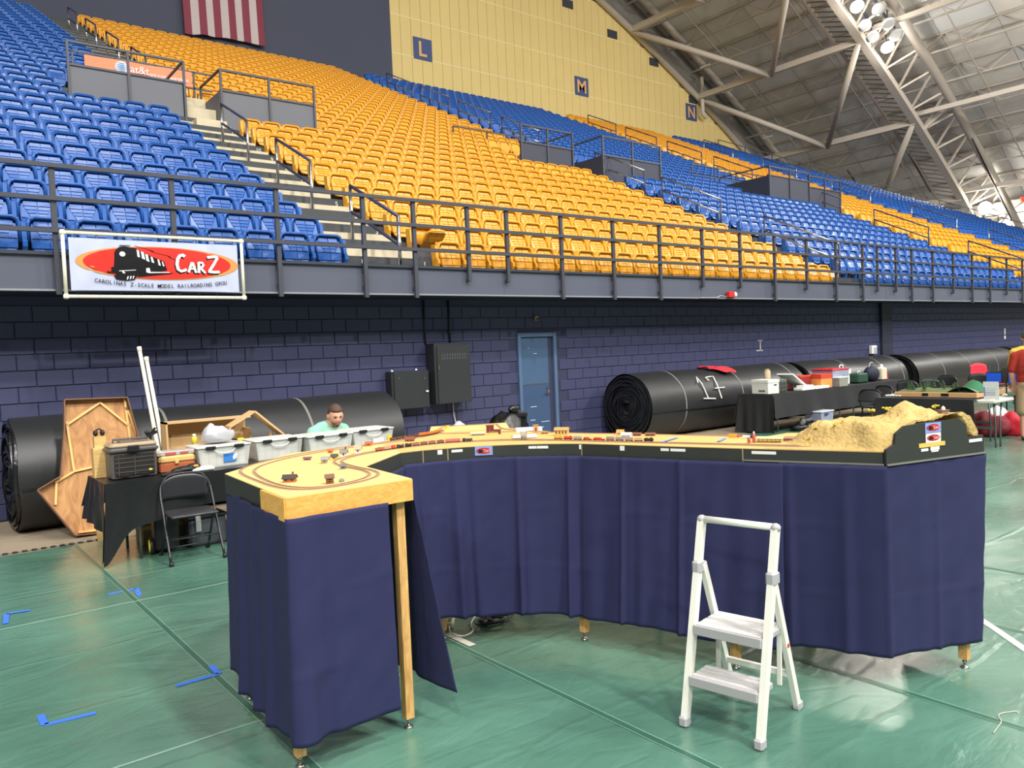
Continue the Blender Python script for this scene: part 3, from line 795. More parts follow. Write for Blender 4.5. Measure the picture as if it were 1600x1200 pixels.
# engine: boiler front, boiler in perspective, cab and tender, pilot
circ = lambda cu, cv, r, a0=0, a1=2*pi, n=22, k=2.85: [(cu+r*cos(a0+(a1-a0)*i/n), cv+r*k*sin(a0+(a1-a0)*i/n)) for i in range(n)]
ink('engine_print', INK, [circ(.305, .70, .062), [(.245, .70), (.365, .70), (.372, .40), (.355, .28), (.25, .28), (.235, .40)],
    [(.30, .86), (.36, .855), (.45, .70), (.53, .60), (.545, .42), (.45, .35), (.36, .30), (.36, .60)],
    [(.222, .46), (.24, .46), (.24, .36), (.222, .36)], [(.195, .375), (.26, .36), (.26, .33), (.20, .34)],
    [(.235, .30), (.37, .31), (.35, .215), (.30, .195), (.245, .22)], [(.37, .36), (.58, .37), (.60, .385), (.56, .345), (.37, .27)],
    [(.27, .875), (.34, .885), (.335, .90), (.28, .895)]], .013)
ink('engine_print', IW, [circ(.289, .72, .017, n=14), [(.372, .82), (.385, .80), (.388, .66), (.374, .68)], [(.395, .79), (.412, .765), (.418, .62), (.40, .645)], [(.42, .74), (.435, .72), (.442, .58), (.425, .60)], [(.45, .69), (.462, .675), (.47, .56), (.455, .575)], [(.49, .64), (.50, .63), (.508, .51), (.495, .52)], [(.515, .60), (.522, .592), (.53, .50), (.52, .505)],
    [(.42, .45), (.44, .46), (.445, .38), (.56, .385), (.56, .372), (.435, .355), (.42, .37)],
    [(.265, .39), (.36, .415), (.36, .405), (.265, .378)], [(.28, .385), (.29, .385), (.30, .34), (.285, .34)],
    [(.305, .215), (.312, .22), (.318, .285), (.31, .28)], [(.322, .225), (.329, .23), (.335, .29), (.327, .288)], [(.338, .235), (.345, .24), (.35, .295), (.343, .292)]], .016)
ink('smoke_line', INK, [[(.36, .90), (.45, .825), (.451, .815), (.36, .89)], [(.45, .825), (.475, .80), (.47, .78), (.445, .81)], [(.47, .78), (.565, .715), (.565, .705), (.47, .772)], [(.56, .71), (.575, .69), (.57, .67), (.555, .70)], [(.57, .67), (.60, .655), (.60, .645), (.57, .66)]], .013)
# white brush lettering with black shadow
def stroke(P, w0, w1):
    out = []; P = [Vector((a, b*.36)) for a, b in P]; n = len(P); L = []; Rr = []
    for i, p in enumerate(P):
        d = (P[min(i+1, n-1)]-P[max(i-1, 0)]).normalized(); q = Vector((-d.y, d.x)); w = w0+(w1-w0)*i/(n-1)
        L.append(p+q*w); Rr.append(p-q*w)
    return [[(a.x, a.y/.36), (b.x, b.y/.36), (c.x, c.y/.36), (d_.x, d_.y/.36)] for a, b, c, d_ in zip(L[:-1], Rr[:-1], Rr[1:], L[1:])]
ARC = [(.658, .715), (.645, .745), (.628, .735), (.612, .66), (.606, .55), (.612, .445), (.63, .41), (.652, .43), (.664, .455)]
S = stroke(ARC, .011, .009) + stroke([(.675, .39), (.687, .50), (.70, .60)], .007, .009) + stroke([(.70, .60), (.712, .50), (.722, .385)], .010, .007) + stroke([(.684, .465), (.718, .47)], .006, .006)
S += stroke([(.74, .385), (.742, .61)], .009, .008) + stroke([(.742, .60), (.765, .60), (.772, .55), (.762, .51), (.745, .495)], .008, .007) + stroke([(.752, .49), (.768, .43), (.782, .385)], .008, .007)
S += stroke([(.798, .715), (.838, .735), (.868, .73)], .010, .009) + stroke([(.866, .72), (.84, .58), (.806, .425)], .009, .009) + stroke([(.80, .42), (.835, .41), (.875, .42)], .009, .010)
ink('lettering_shadow', INK, [[(u-.006, v-.03) for u, v in q] for q in S], .013)
ink('lettering', IW, S, .017)
txt = 'CAROLINAS Z-SCALE MODEL RAILROADING GROU'
for i, ch in enumerate(txt):
    if ch == ' ': continue
    u = .135 + .775*i/(len(txt)-1); v = .095 + .10*((u-.52)/.4)**2 + (.10 if u < .15 else .0)*0
    p = onb(u, v, .016); sl = .25*(u-.52)/.4*.35
    text_obj(ch, .066, INK, t, rows_M((p[0], p[1], p[2]), (.82, 0, sl*.8), (-sl, 0, 1)), 0.0, bold=.012)
mb = MB()
for k in range(9):
    for z in (BH, 0): 
        xx = .12+k*(BW-.24)/8; mb.tube([(xx, -.012, z+(.02 if z else -.02)), (xx, -.012, z-.055 if z else z+.07)], .004, 4)
mb.build('ties', BLACK, t)

# ================================================================== flag on the dark wall
FR = mat('flag_red', (132, 52, 70), .7, var=.06); FWt = mat('flag_white', (196, 184, 184), .7, var=.06)
t = thing('wall_flag', 'large hanging flag with dull red and off-white stripes on the dark wall', 'flag', (11.9, 39.6, 17.8))
for k in range(11):
    u0, u1 = k/11, (k+1)/11
    def fl(u, v, u0=u0, u1=u1):
        uu = u0+(u1-u0)*u; zz = .18*sin(uu*2.2)-.02*sin(uu*23)
        return (uu*3.95+.10*(1-v), .05*sin(uu*19+v*2), (1-v)*0+ (zz-.12)*(1-v) + v*6.0)
    mb = MB(); mb.grid(3, 8, fl); mb.grid(3, 8, lambda u, v: (fl(u, v)[0], fl(u, v)[1]+.02, fl(u, v)[2]), True); mb.build('stripe', FR if k % 2 == 0 else FWt, t, True)

# ================================================================== floodlights in the arch
LENS = mat('flood_lens_lit', (1.0, .93, .80, 1), .3, emit=70, var=0)
LENSO = mat('flood_lens_off', (200, 200, 198), .2, var=.05)
BOWL = mat('flood_bowl', (190, 188, 184), .35, .4)
def floodlight(x, y, z, lit, lab, r=.42, aim=(-.45, -.5, -.75)):
    t = thing('floodlight', lab, 'floodlight', (x, y, z), group='floodlights in the roof arch')
    d = Vector(aim).normalized(); q = d.to_track_quat('Z', 'Y').to_matrix().to_4x4()
    mb = MB(); mb.lathe([(.10, -.55), (.14, -.45), (.2, -.35), (r*.85, -.05), (r, .05), (r*.98, .06)], 16); mb.xf(q); mb.build('bowl', BOWL, t, True)
    mb = MB(); mb.lathe([(.01, .075), (r*.6, .08), (r*.95, .065)], 16); mb.xf(q); mb.build('lens', LENS if lit else LENSO, t, True)
    mb = MB(); mb.bar((0, .0, 0), (0, .1, .9), .06); mb.build('bracket', DARK_STEEL, t)
    if lit:
        l = bpy.data.lights.new('flood_light', 'POINT'); l.energy = 620; l.shadow_soft_size = .42; l.color = (1, .95, .87)
        lo = bpy.data.objects.new('flood_light', l); COL.objects.link(lo); lo.parent = t
        lo.location = d*.25; lo.rotation_euler = d.to_track_quat('-Z', 'Y').to_euler()
FL = [(48.0, 25.4, 22.1, 1, 'lit floodlight at the top of the frame in the roof arch'), (51.5, 25.3, 20.3, 1, 'lit floodlight lower down the roof arch'),
      (49.1, 24.6, 21.9, 0, 'unlit floodlight just below the top lit one'), (49.3, 25.6, 21.3, 0, 'unlit floodlight tilted towards the catwalk'), (50.1, 24.5, 21.2, 0, 'unlit floodlight hung out on the near side'),
      (50.2, 25.6, 20.8, 0, 'unlit floodlight in the middle of the row'), (51.0, 24.5, 20.7, 0, 'unlit floodlight next above the lower lit one')]
for a in FL: floodlight(*a)
floodlight(66.4, 25.4, 11.2, 1, 'round lit lamp above the far end of the seating', .5, (-.8, -.5, -.25))
floodlight(70.5, 25.6, 10.2, 1, 'round lit lamp at the right edge of the picture', .5, (-.8, -.5, -.25))
mb = MB(); mb.bar((47.2, 24.9, 23.6), (52.4, 24.9, 20.9), .12); mb.bar((47.2, 25.7, 23.3), (52.4, 25.7, 20.6), .12); mb.build('lamp_bar', DARK_STEEL, ceil_)
# slack black cables under the roof
for i, (a, b) in enumerate((((59.9, 28, 15.1), (63.3, 28, 12.6)), ((60.0, 23.7, 15.2), (67.6, 24, 10.1)), ((60.3, 33, 15.0), (62.2, 33, 13.6)))):
    t = thing('hanging_cable', ('thin black cable slanting in front of the roof beside the arch', 'thin black cable slanting near the right edge of the roof', 'short black cable left of the arch foot')[i], 'cable', b, group='cables under the roof')
    mb = MB(); mb.tube([a, tuple((p+q)/2 for p, q in zip(a, b)), b], .06, 5); mb.build('cable', BLACK, t, True, world=True)
# exit light
t = thing('exit_light', 'small red lit exit light below the roof at the right edge', 'exit light', (64.0, 22.0, 11.06))
mb = MB(); mb.cbox(0, 0, 0, .5, .12, .3, .03); mb.build('case', mat('exit_red', (255, 40, 30), .4, emit=3, var=0), t)
# ================================================================== gear on the lower wall
CAB = mat('cabinet_black', (44, 47, 50), 0.45, var=0.05)
t = thing('electric_cabinet', 'small black steel wall cabinet with a white latch', 'cabinet', (6.72, WY-.01, 0.93))
mb = MB(); mb.cbox(-.02, -.10, .32, .70, .20, .63, .008); mb.build('body', CAB, t)
mb = MB(); mb.cbox(.0, -.21, .32, .66, .02, .61, .006); dr = mb.build('door', CAB, t)
mb = MB(); mb.ell((.28, -.235, .28), (.03, .02, .018)); mb.build('latch', WHITE, dr)
mb = MB(); mb.cyl((-.24, -.22, .52), (-.24, -.23, .52), .012); mb.cyl((.24, -.22, .50), (.24, -.23, .50), .012); mb.build('screws', CHROME, dr)
for x in (-.26, .2):
    mb = MB(); mb.cbox(x, -.04, .645, .04, .02, .03, .005); mb.build('mounting_ear', WHITE, t)
t = thing('electric_cabinet', 'tall black steel wall cabinet with two rows of vent slots', 'cabinet', (7.5, WY-.01, 0.97))
mb = MB(); mb.cbox(0, -.14, .52, .72, .28, 1.02, .01); mb.build('body', CAB, t)
mb = MB(); mb.cbox(.02, -.29, .50, .67, .02, .98, .006); dr = mb.build('door', CAB, t)
for r in range(2):
    for k in range(10):
        mb = MB(); mb.box(-.22+k*.052, -.302, .83-r*.055, .03, .006, .04); mb.build('vent_slot', mat('slot_edge', (74, 74, 74), .5), dr)
mb = MB(); mb.cbox(-.30, -.31, .62, .02, .02, .07, .004); mb.build('latch', mat('brass', (150, 110, 60), .4, .6), dr)
t = thing('wall_conduit', 'thin dark conduit running down the wall left of the tall cabinet', 'conduit', (7.14, WY-.03, 0))
mb = MB(); mb.cyl((0, 0, 2.0), (0, 0, 2.74), .018, n=7); mb.cyl((-.55, 0, .1), (-.55, 0, .93), .016, n=7); mb.build('pipe', mat('conduit_dark', (34, 36, 52), .5), t, True)
t = thing('wall_conduit', 'dark conduit with a coupling above the tall cabinet', 'conduit', (7.64, WY-.03, 0))
mb = MB(); mb.cyl((0, 0, 1.97), (0, 0, 2.74), .018, n=7); mb.cyl((0, 0, 2.16), (0, 0, 2.22), .035, n=8); mb.build('pipe', mat('conduit_dark', (34, 36, 52), .5), t, True)
mb = MB(); mb.tube(smooth_path([(0, 0, .97), (.01, 0, .75), (.05, -.02, .55)], 4), .016, 6); mb.build('flex_whip', GREYPL, t, True)
t = thing('wall_sensor', 'small tan wall sensor above the blue door', 'sensor', (9.6, WY-.01, 2.42)); mb = MB(); mb.cbox(0, -.03, 0, .07, .06, .10, .012); mb.build('case', mat('tan_case', (150, 130, 96), .5), t)
mb = MB(); mb.ell((0, -.06, -.02), (.022, .015, .022), 8, 6); mb.build('lens', BLACK, t)
t = thing('alarm_horn', 'red alarm horn on the balcony front', 'alarm', (14.3, 10.58, 2.83))
mb = MB(); mb.cbox(0, -.05, 0, .20, .10, .13, .015); mb.build('case', mat('alarm_red', (200, 40, 40), .4), t); mb = MB(); mb.lathe([(.03, 0), (.06, .05), (.062, .055)], 12); mb.xf(rows_M((.1, -.05, 0), (0, 1, 0), (0, 0, 1))); mb.build('strobe', WHITE, t)
mb = MB(); mb.tube(smooth_path([(-.1, -.02, -.04), (-.3, -.02, -.02), (-.45, -.02, -.06), (-1.0, -.02, -.07)], 4), .010, 5); mb.build('wire', GREYPL, t)
t = thing('wall_bracket', 'pale I-shaped scrap of bracket left on the block wall', 'bracket', (16.7, WY-.02, 1.70)); mb = MB(); mb.bx(-.02, .02, -.01, 0, -.13, .13); mb.bx(-.10, .10, -.01, 0, .11, .13); mb.bx(-.16, .10, -.01, 0, -.14, -.11); mb.build('plate', GREYPL, t)
t = thing('phone_box', 'small white box on the wall above the black rolls', 'box', (22.05, WY-.02, 1.42)); mb = MB(); mb.cbox(0, -.05, 0, .28, .10, .24, .012); mb.build('case', WHITE, t); mb = MB(); mb.cbox(.03, -.105, -.01, .16, .015, .15, .005); mb.build('face', GREYPL, t)
t = thing('wall_clip', 'tiny white clip on the block wall at the far right', 'clip', (31.5, WY-.02, 1.66)); mb = MB(); mb.bx(-.05, .05, -.02, 0, -.16, -.04); mb.bx(-.03, .03, -.02, 0, .0, .22); mb.build('plate', WHITE, t)

# ================================================================== big black turf rolls
ROLL = mat('black_roll_sheet', (38, 39, 41), 0.42, var=0.10, vscale=1.2, bump=0.10, bscale=4)
ROLLE = mat('black_roll_edge', (34, 35, 38), 0.16, var=0.3, vscale=8, bump=0.5, bscale=18)
STRAP = mat('roll_strap', (120, 118, 112), 0.6)
def turf_roll(x0, x1, yc, r, straps, lab, squash=1.0, sag=0.0):
    t = thing('turf_roll', lab, 'roll', (x0, yc, 0), group='black turf rolls along the wall')
    n = 40; L = x1-x0
    def rad(th, x):
        b = r*(1 + .010*sin(3*th+x*1.7) + .006*sin(7*th+x*3.1))
        return b
    def P(u, v):
        x = u*L; th = 2*pi*v; q = rad(th, x)
        y = q*sin(th); z = q*cos(th)*squash
        zz = max(z + r*squash - .03, 0.0) if z < 0 else z + r*squash - .03
        return (x + .012*sin(5*th)*(1 if u in (0, 1) else 0), y, zz)
    mb = MB(); mb.grid(14, n, P); mb.build('outer_sheet', ROLL, t, True)
    # wound edges: rings of sheet at both ends
    for end in (0, 1):
        mb = MB(); rng = random.Random(int(x0*10)+end)
        k = 0; q = r*.95
        while q > .10:
            wob = rng.uniform(-.02, .02); dx = rng.uniform(-.045, .0)
            ph = rng.uniform(0, 6)
            def ring(u, v, q=q, dx=dx, ph=ph):
                th = 2*pi*u; qq = q*(1+.015*sin(2*th+ph)+.01*sin(5*th+ph*2)); w = .028
                qq = qq - (w if v in (0., 1.) and v == 1. else 0)
                xx = (dx + .02*sin(3*th+ph))*(1 if end == 0 else -1) + (0 if end == 0 else L)
                z = qq*cos(th)*squash + r*squash - .03
                return (xx, qq*sin(th), max(z, .004))
            mb.grid(30, 1, ring, flip=(end == 1))
            # lip running inward
            def lip(u, v, q=q, dx=dx, ph=ph):
                th = 2*pi*u; qq = q*(1+.015*sin(2*th+ph)+.01*sin(5*th+ph*2))
                xx = ((dx + .02*sin(3*th+ph)) + v*.12)*(1 if end == 0 else -1) + (0 if end == 0 else L)
                z = qq*cos(th)*squash + r*squash - .03
                return (xx, qq*sin(th), max(z, .004))
            mb.grid(30, 1, lip)
            q -= rng.uniform(.030, .046)
        mb.build('wound_edge', ROLLE, t, True)
        mb = MB(); mb.cyl(((.05 if end == 0 else L-.05), 0, r*squash-.03), ((.10 if end == 0 else L-.10), 0, r*squash-.03), r*.93, n=28); mb.build('end_disc', mat('roll_core_black', (10, 10, 11), .6), t)
    for s_ in straps:
        mb = MB(); mb.grid(1, n, lambda u, v: (lambda p: (s_-x0+(u-.5)*.035, p[1]*1.006, (p[2]-r*squash)*1.006+r*squash))(P((s_-x0)/L, v))); mb.build('strap', STRAP, t, True)
    # sheet edge seam on the front
    mb = MB(); mb.bar((.02, -r*1.003, r*.80), (L-.02, -r*1.002, r*.80), .012, .02); mb.build('seam', ROLLE, t)
    return t
turf_roll(1.02, 5.85, 10.72, .66, (2.62, 4.45), 'black turf roll behind the tools table at the left')
r17 = turf_roll(11.25, 16.5, 10.78, .655, (12.25, 14.1, 16.1), 'black turf roll with the chalk number 17')
turf_roll(16.85, 21.45, 10.80, .65, (18.6, 20.3, 21.2), 'black turf roll right of the numbered one')
turf_roll(21.9, 28.9, 10.74, .65, (23.5, 25.2, 27.2, 28.4), 'black turf roll beyond the dark wall pier')
turf_roll(29.4, 34.5, 10.80, .65, (30.6, 32.4), 'farthest black turf roll at the right edge')
CHALK = mat('chalk', (226, 224, 220), .8)
def on17(x, a): # a: angle from top towards the camera side
    q = .682; return (x-11.25, -q*sin(a), q*cos(a)+.655-.03)
mb = MB()
for P in ([(12.74, .95), (12.82, .72), (12.84, 1.0), (12.90, 1.47)], [(12.75, 1.45), (12.95, 1.47), (13.12, 1.49)], [(13.11, .90), (13.07, .78), (13.20, .76), (13.33, .76), (13.29, 1.06), (13.32, 1.50)], [(13.18, 1.18), (13.49, 1.18)]):
    mb.tube([on17(x, a) for x, a in P], .014, 5)
mb.build('chalk_number', CHALK, r17)
t = thing('red_cloth', 'crumpled red cloth lying on top of the numbered roll', 'cloth', (13.72, 10.62, 1.25))
mb = MB()
def rc(u, v):
    x = (u-.5)*.62; y = (v-.5)*.34+.05*sin(u*9) - .06 - .28*u
    a = (y+.04)/.66
    return (x + .05*sin(v*7), .66*sin(a) + .04, .66*cos(a)-.66 + .05+.035*abs(sin(u*17+v*5))*sin(v*3.1) - .0)
mb.grid(30, 14, rc); o = mb.build('fabric', mat('red_fabric', (196, 30, 44), .7, var=.15, vscale=8), t, True)
sl = o.modifiers.new('thick', 'SOLIDIFY'); sl.thickness = .008

# ================================================================== tools table at the left
CLOTHB = mat('black_table_plastic', (30, 31, 33), 0.30, var=0.2, vscale=3, bump=0.25, bscale=7)
STEELG = mat('grey_steel_tube', (120, 120, 122), 0.35, .7)
def folding_table(name_lab, x0, x1, y0, y1, group=None, h=.76, legcol=None):
    t = thing('folding_table', name_lab, 'table', (x0, y0, 0), group=group); W = x1-x0; D = y1-y0
    mb = MB(); mb.cbox(W/2, D/2, h-.025, W, D, .05, .012); mb.build('table_top', mat('table_top_plastic', (214, 210, 200), .5), t)
    for xx in (.22, W-.22):
        for yy in (.1, D-.1):
            mb = MB(); mb.tube([(xx, yy, h-.05), (xx+(.06 if xx < W/2 else -.06), yy, .35), (xx+(.06 if xx < W/2 else -.06), yy, .0)], .014, 7); mb.build('leg', legcol or STEELG, t, True)
        mb = MB(); mb.bar((xx+(.06 if xx < W/2 else -.06), .1, .30), (xx+(.06 if xx < W/2 else -.06), D-.1, .30), .02); mb.build('stretcher', legcol or STEELG, t)
    return t
def drape(name, lab, cat, m, x0, x1, y0, y1, h, drops, wav=.02, group=None, n=70, seedv=0, flare=.05):
    # cloth over a table: top sheet plus hanging sides, drops = (front, right, back, left) functions of 0..1
    t = thing(name, lab, cat, (x0, y0, h), group=group); W = x1-x0; D = y1-y0
    mb = MB(); mb.grid(12, 6, lambda u, v: (-.004+u*(W+.008), -.004+v*(D+.008), .004+.002*vnoise(u*9, v*5, seedv)))
    peri = [((0, 0), (W, 0), (0, -1), drops[0]), ((W, 0), (W, D), (1, 0), drops[1]), ((W, D), (0, D), (0, 1), drops[2]), ((0, D), (0, 0), (-1, 0), drops[3])]
    for k, (a, b, nrm, dr) in enumerate(peri):
        if dr is None: continue
        def side(u, v, a=a, b=b, nrm=nrm, dr=dr, k=k):
            px = a[0]+(b[0]-a[0])*u; py = a[1]+(b[1]-a[1])*u
            f = (wav*sin(u*abs(b[0]-a[0]+b[1]-a[1])*9+k+seedv) + wav*.6*sin(u*23+k*2+seedv)) * v
            ed = math.exp(-(min(u, 1-u)/.07)**2)
            out = .006 + flare*v*.4*(1-ed) + f*(1-ed) + ed*flare*1.4*v
            return (px+nrm[0]*out + (b[0]-a[0])/max(abs(b[0]-a[0]), 1e-6)*(0 if b[0] == a[0] else (ed*flare*1.4*v*(1 if u > .5 else -1))),
                    py+nrm[1]*out + (0 if b[1] == a[1] else (b[1]-a[1])/abs(b[1]-a[1])*ed*flare*v*(1 if u > .5 else -1)), .004 - v*dr(u))
        mb.grid(n, 10, side, flip=True)
    o = mb.build('cloth', m, t, True)
    return t
folding_table('folding table with bent steel legs holding the tool box, under black plastic', 1.48, 3.31, 7.97, 8.73, legcol=STEELG)
folding_table('folding table under the storage bins, behind the railway loop', 3.33, 5.16, 7.97, 8.73, legcol=STEELG)
drape('table_cover', 'black plastic sheet hanging crookedly over the tool table', 'tablecloth', CLOTHB, 1.47, 3.32, 7.96, 8.74, .76,
      (lambda u: .30*math.exp(-(u/.07)**2)+.10*math.exp(-(u/.2)**2)+.34+.03*sin(u*9), lambda u: .2, lambda u: .3, lambda u: .42+.34*u**3), .03, seedv=3)
drape('table_cover', 'black plastic sheet over the storage bin table', 'tablecloth', CLOTHB, 3.33, 5.18, 7.96, 8.74, .76,
      (lambda u: .38, lambda u: .35, lambda u: .3, lambda u: .3), .02, seedv=5)
TZ = .766
# tackle style tool box
t = thing('tool_box', 'brown and grey tackle tool box with smoked front on the black-covered table', 'tool box', (1.56, 8.11, TZ))
TBG = mat('toolbox_grey', (88, 84, 84), .4); TBL = mat('toolbox_lid', (168, 148, 122), .4); TBD = mat('toolbox_smoke', (50, 48, 46), .15, var=.2, vscale=14)
mb = MB(); mb.cbox(.20, .14, .13, .40, .27, .25, .012); mb.build('case', TBG, t)
mb = MB(); mb.cbox(.20, -.002, .135, .35, .02, .20, .006); fr = mb.build('front_cover', TBD, t)
for z in (.07, .115, .16, .20):
    mb = MB(); mb.box(.20, -.014, z, .34, .006, .006); mb.build('tray_edge', TBG, fr)
mb = MB(); mb.box(.06, -.014, .13, .005, .006, .19); mb.box(.20, -.014, .13, .005, .006, .19); mb.build('tray_divider', TBG, fr)
mb = MB(); mb.ell((.335, -.016, .07), (.018, .006, .011)); mb.build('badge', mat('badge_yellow', (220, 200, 60), .4), fr)
mb = MB(); mb.box(.11, -.014, .035, .07, .01, .014); mb.box(.29, -.014, .035, .07, .01, .014); mb.build('hinges', BLACK, fr)
mb = MB(); mb.cbox(.20, .135, .275, .44, .31, .045, .015); mb.build('rim', TBG, t)
mb = MB(); mb.cbox(.20, .135, .315, .42, .29, .05, .02); lid = mb.build('lid', TBL, t)
mb = MB(); mb.cbox(.22, .12, .345, .26, .12, .016, .006); mb.build('lid_tray', mat('lid_tray', (110, 96, 84), .3), lid)
mb = MB(); mb.cbox(.19, -.03, .285, .10, .03, .065, .008); mb.build('clasp', BLACK, lid)
mb = MB(); mb.tube([(.05, .14, .33), (.05, .14, .37), (.35, .14, .37), (.35, .14, .33)], .012, 6); mb.build('handle', TBG, t, True)
# wooden blocks left of it
t = thing('wood_block', 'pale plywood box stood on end between the leaning board and the tool box', 'box', (1.53, 8.49, TZ)); mb = MB(); mb.cbox(0.01, 0, .145, .14, .12, .29, .004); mb.build('box', wood('plywood', (228, 190, 126), (206, 164, 100)), t)
mb = MB(); mb.bx(-.04, .06, -.03, .05, .29, .40); mb.build('upper_block', wood('plywood', (228, 190, 126), (206, 164, 100)), t)
t = thing('ear_muffs', 'black headset resting on the plywood box', 'headset', (1.54, 8.49, TZ+.40)); mb = MB(); mb.ell((-.03, 0, .03), (.022, .03, .03)); mb.ell((.03, 0, .03), (.022, .03, .03)); mb.tube(smooth_path([(-.03, 0, .05), (0, .0, .07), (.03, 0, .05)], 4), .008, 6); mb.build('cups', BLACK, t, True)
t = thing('camera_clamp', 'small black clamp behind the tool box lid', 'clamp', (1.99, 8.43, TZ)); mb = MB(); mb.cyl((0, 0, 0), (0, 0, .36), .012); mb.bar((-.04, 0, .36), (.06, 0, .40), .03); mb.bar((0, 0, .38), (.05, 0, .44), .02); mb.ell((-.03, 0, .40), (.025, .02, .02)); mb.build('body', BLACK, t)
# tan tackle box
t = thing('tackle_box', 'tan and rust-brown plastic tackle box beside the tool box', 'tool box', (2.00, 8.23, TZ))
mb = MB(); mb.cbox(.18, .10, .045, .34, .20, .09, .01); mb.build('base', mat('rust_plastic', (176, 96, 60), .45), t); mb = MB(); mb.cbox(.18, .10, .125, .35, .21, .075, .02); mb.build('lid', mat('tan_plastic', (222, 184, 116), .45), t)
mb = MB(); mb.cbox(.17, -.01, .10, .035, .02, .04, .004); mb.build('latch', mat('tan_plastic', (222, 184, 116), .45), t)
t = thing('parts_case', 'flat clear parts case lying on the tan tackle box', 'case', (1.99, 8.24, TZ+.163)); mb = MB(); mb.cbox(.18, .09, .022, .36, .18, .042, .006); mb.build('case', mat('clear_case', (190, 182, 178), .25, var=.25, vscale=30), t); mb = MB(); mb.cbox(.13, -.004, .02, .10, .006, .026, .002); mb.cbox(.26, -.004, .02, .08, .006, .02, .002); mb.build('contents', mat('case_red', (190, 90, 84), .5), t)
# black gloves/tool bag and white item
t = thing('tool_pouch', 'black and orange tool pouch in front of the tan tackle box', 'pouch', (2.20, 8.06, TZ)); mb = MB(); mb.ell((.0, 0, .035), (.13, .06, .035)); mb.ell((.08, 0, .055), (.07, .05, .03)); mb.ell((-.08, -.02, .03), (.06, .05, .03)); mb.build('pouch', BLACK, t, True); mb = MB(); mb.ell((.09, -.035, .06), (.03, .02, .015)); mb.build('orange_trim', mat('orange_trim', (230, 150, 50), .5), t)
t = thing('black_wallet', 'flat black case at the table edge behind the chair', 'case', (2.04, 8.00, TZ)); mb = MB(); mb.cbox(0, 0, .012, .16, .07, .024, .006, ); mb.cbox(.0, .0, .028, .10, .05, .01, .004); mb.build('case', BLACK, t)
t = thing('white_tray', 'small white tray beside the black pouch', 'tray', (2.36, 8.05, TZ)); mb = MB(); mb.cbox(0, 0, .018, .22, .09, .034, .012); mb.cbox(0, 0, .038, .17, .06, .01, .003); mb.build('tray', WHITE, t)
# storage bins
BIN = mat('bin_plastic', (238, 240, 236), .25, var=.04, vscale=4, alpha=.55)
BINF = mat('bin_contents', (226, 222, 208), .7, var=.30, vscale=14)
BINL = mat('bin_lid', (222, 223, 216), .35, var=.03)
def bin_(x, y, w, d, h, lab, lblue=False, lyel=False, rz=0.0, contents='boxes'):
    t = thing('storage_bin', lab, 'storage bin', (x, y, TZ), rz, 'clear storage bins on the table')
    mb = MB(); k = .90
    vs = []
    for z, s in ((0, k), (h, 1.0)):
        for a, b in ((-.5, -.5), (.5, -.5), (.5, .5), (-.5, .5)): vs.append((a*w*s, b*d*s, z))
    mb.add(vs, [(3, 2, 1, 0), (0, 1, 5, 4), (1, 2, 6, 5), (2, 3, 7, 6), (3, 0, 4, 7)]); mb.build('body', BIN, t)
    mb = MB()
    for i in range(6): mb.bx(-w*.42+i*w*.14, -w*.42+(i+1)*w*.14-.006, -d*.43, d*.42, .01, h*.48); mb.bx(-w*.42+i*w*.14, -w*.42+(i+1)*w*.14-.006, -d*.43, d*.42, h*.5, h*.86)
    mb.build('contents', BINF, t)
    mb = MB(); mb.cbox(0, 0, h+.008, w+.024, d+.024, .02, .008); mb.cbox(0, 0, h+.02, w*.8, d*.75, .010, .004); lid = mb.build('lid', BINL, t)
    for s in (-.27, .27):
        mb = MB(); mb.cbox(s*w, -d/2-.02, h+.002, .10, .02, .035, .006); mb.build('latch', BLACK, t)
    mb = MB(); mb.tube(smooth_path([(-.2*w, -d/2-.012, h-.02), (-.1*w, -d/2-.02, h-.055), (.1*w, -d/2-.02, h-.055), (.2*w, -d/2-.012, h-.02)], 4), .008, 5); mb.build('handle', BIN, t, True)
    if lblue:
        mb = MB(); mb.box(.10*w, -d*.478, h*.42, .13, .004, .085); st = mb.build('sticker', mat('sticker_blue', (60, 130, 210), .4), t)
        mb = MB(); mb.ell((.10*w+.05, -d*.478-.004, h*.46), (.02, .003, .035), R=Matrix.Rotation(.5, 3, 'Y')); mb.build('sticker_print', WHITE, st)
    if lyel:
        mb = MB(); mb.box(.40*w, -d*.49, h*.45, .05, .004, .09); mb.build('sticker', mat('sticker_yellow', (232, 200, 60), .4), t)
        mb = MB(); mb.box(.12*w, -d*.49, h*.40, .14, .004, .05); mb.build('sticker', WHITE, t)
bin_(2.63, 8.38, .53, .40, .20, 'clear storage bin with a blue sticker, beside the tan tackle box', lblue=True)
bin_(3.24, 8.45, .52, .40, .20, 'clear storage bin next right of the one with a blue sticker')
bin_(3.78, 8.33, .52, .40, .20, 'clear storage bin in front of the seated person')
bin_(4.36, 8.43, .52, .40, .20, 'rightmost clear storage bin, with a yellow sticker', lyel=True)
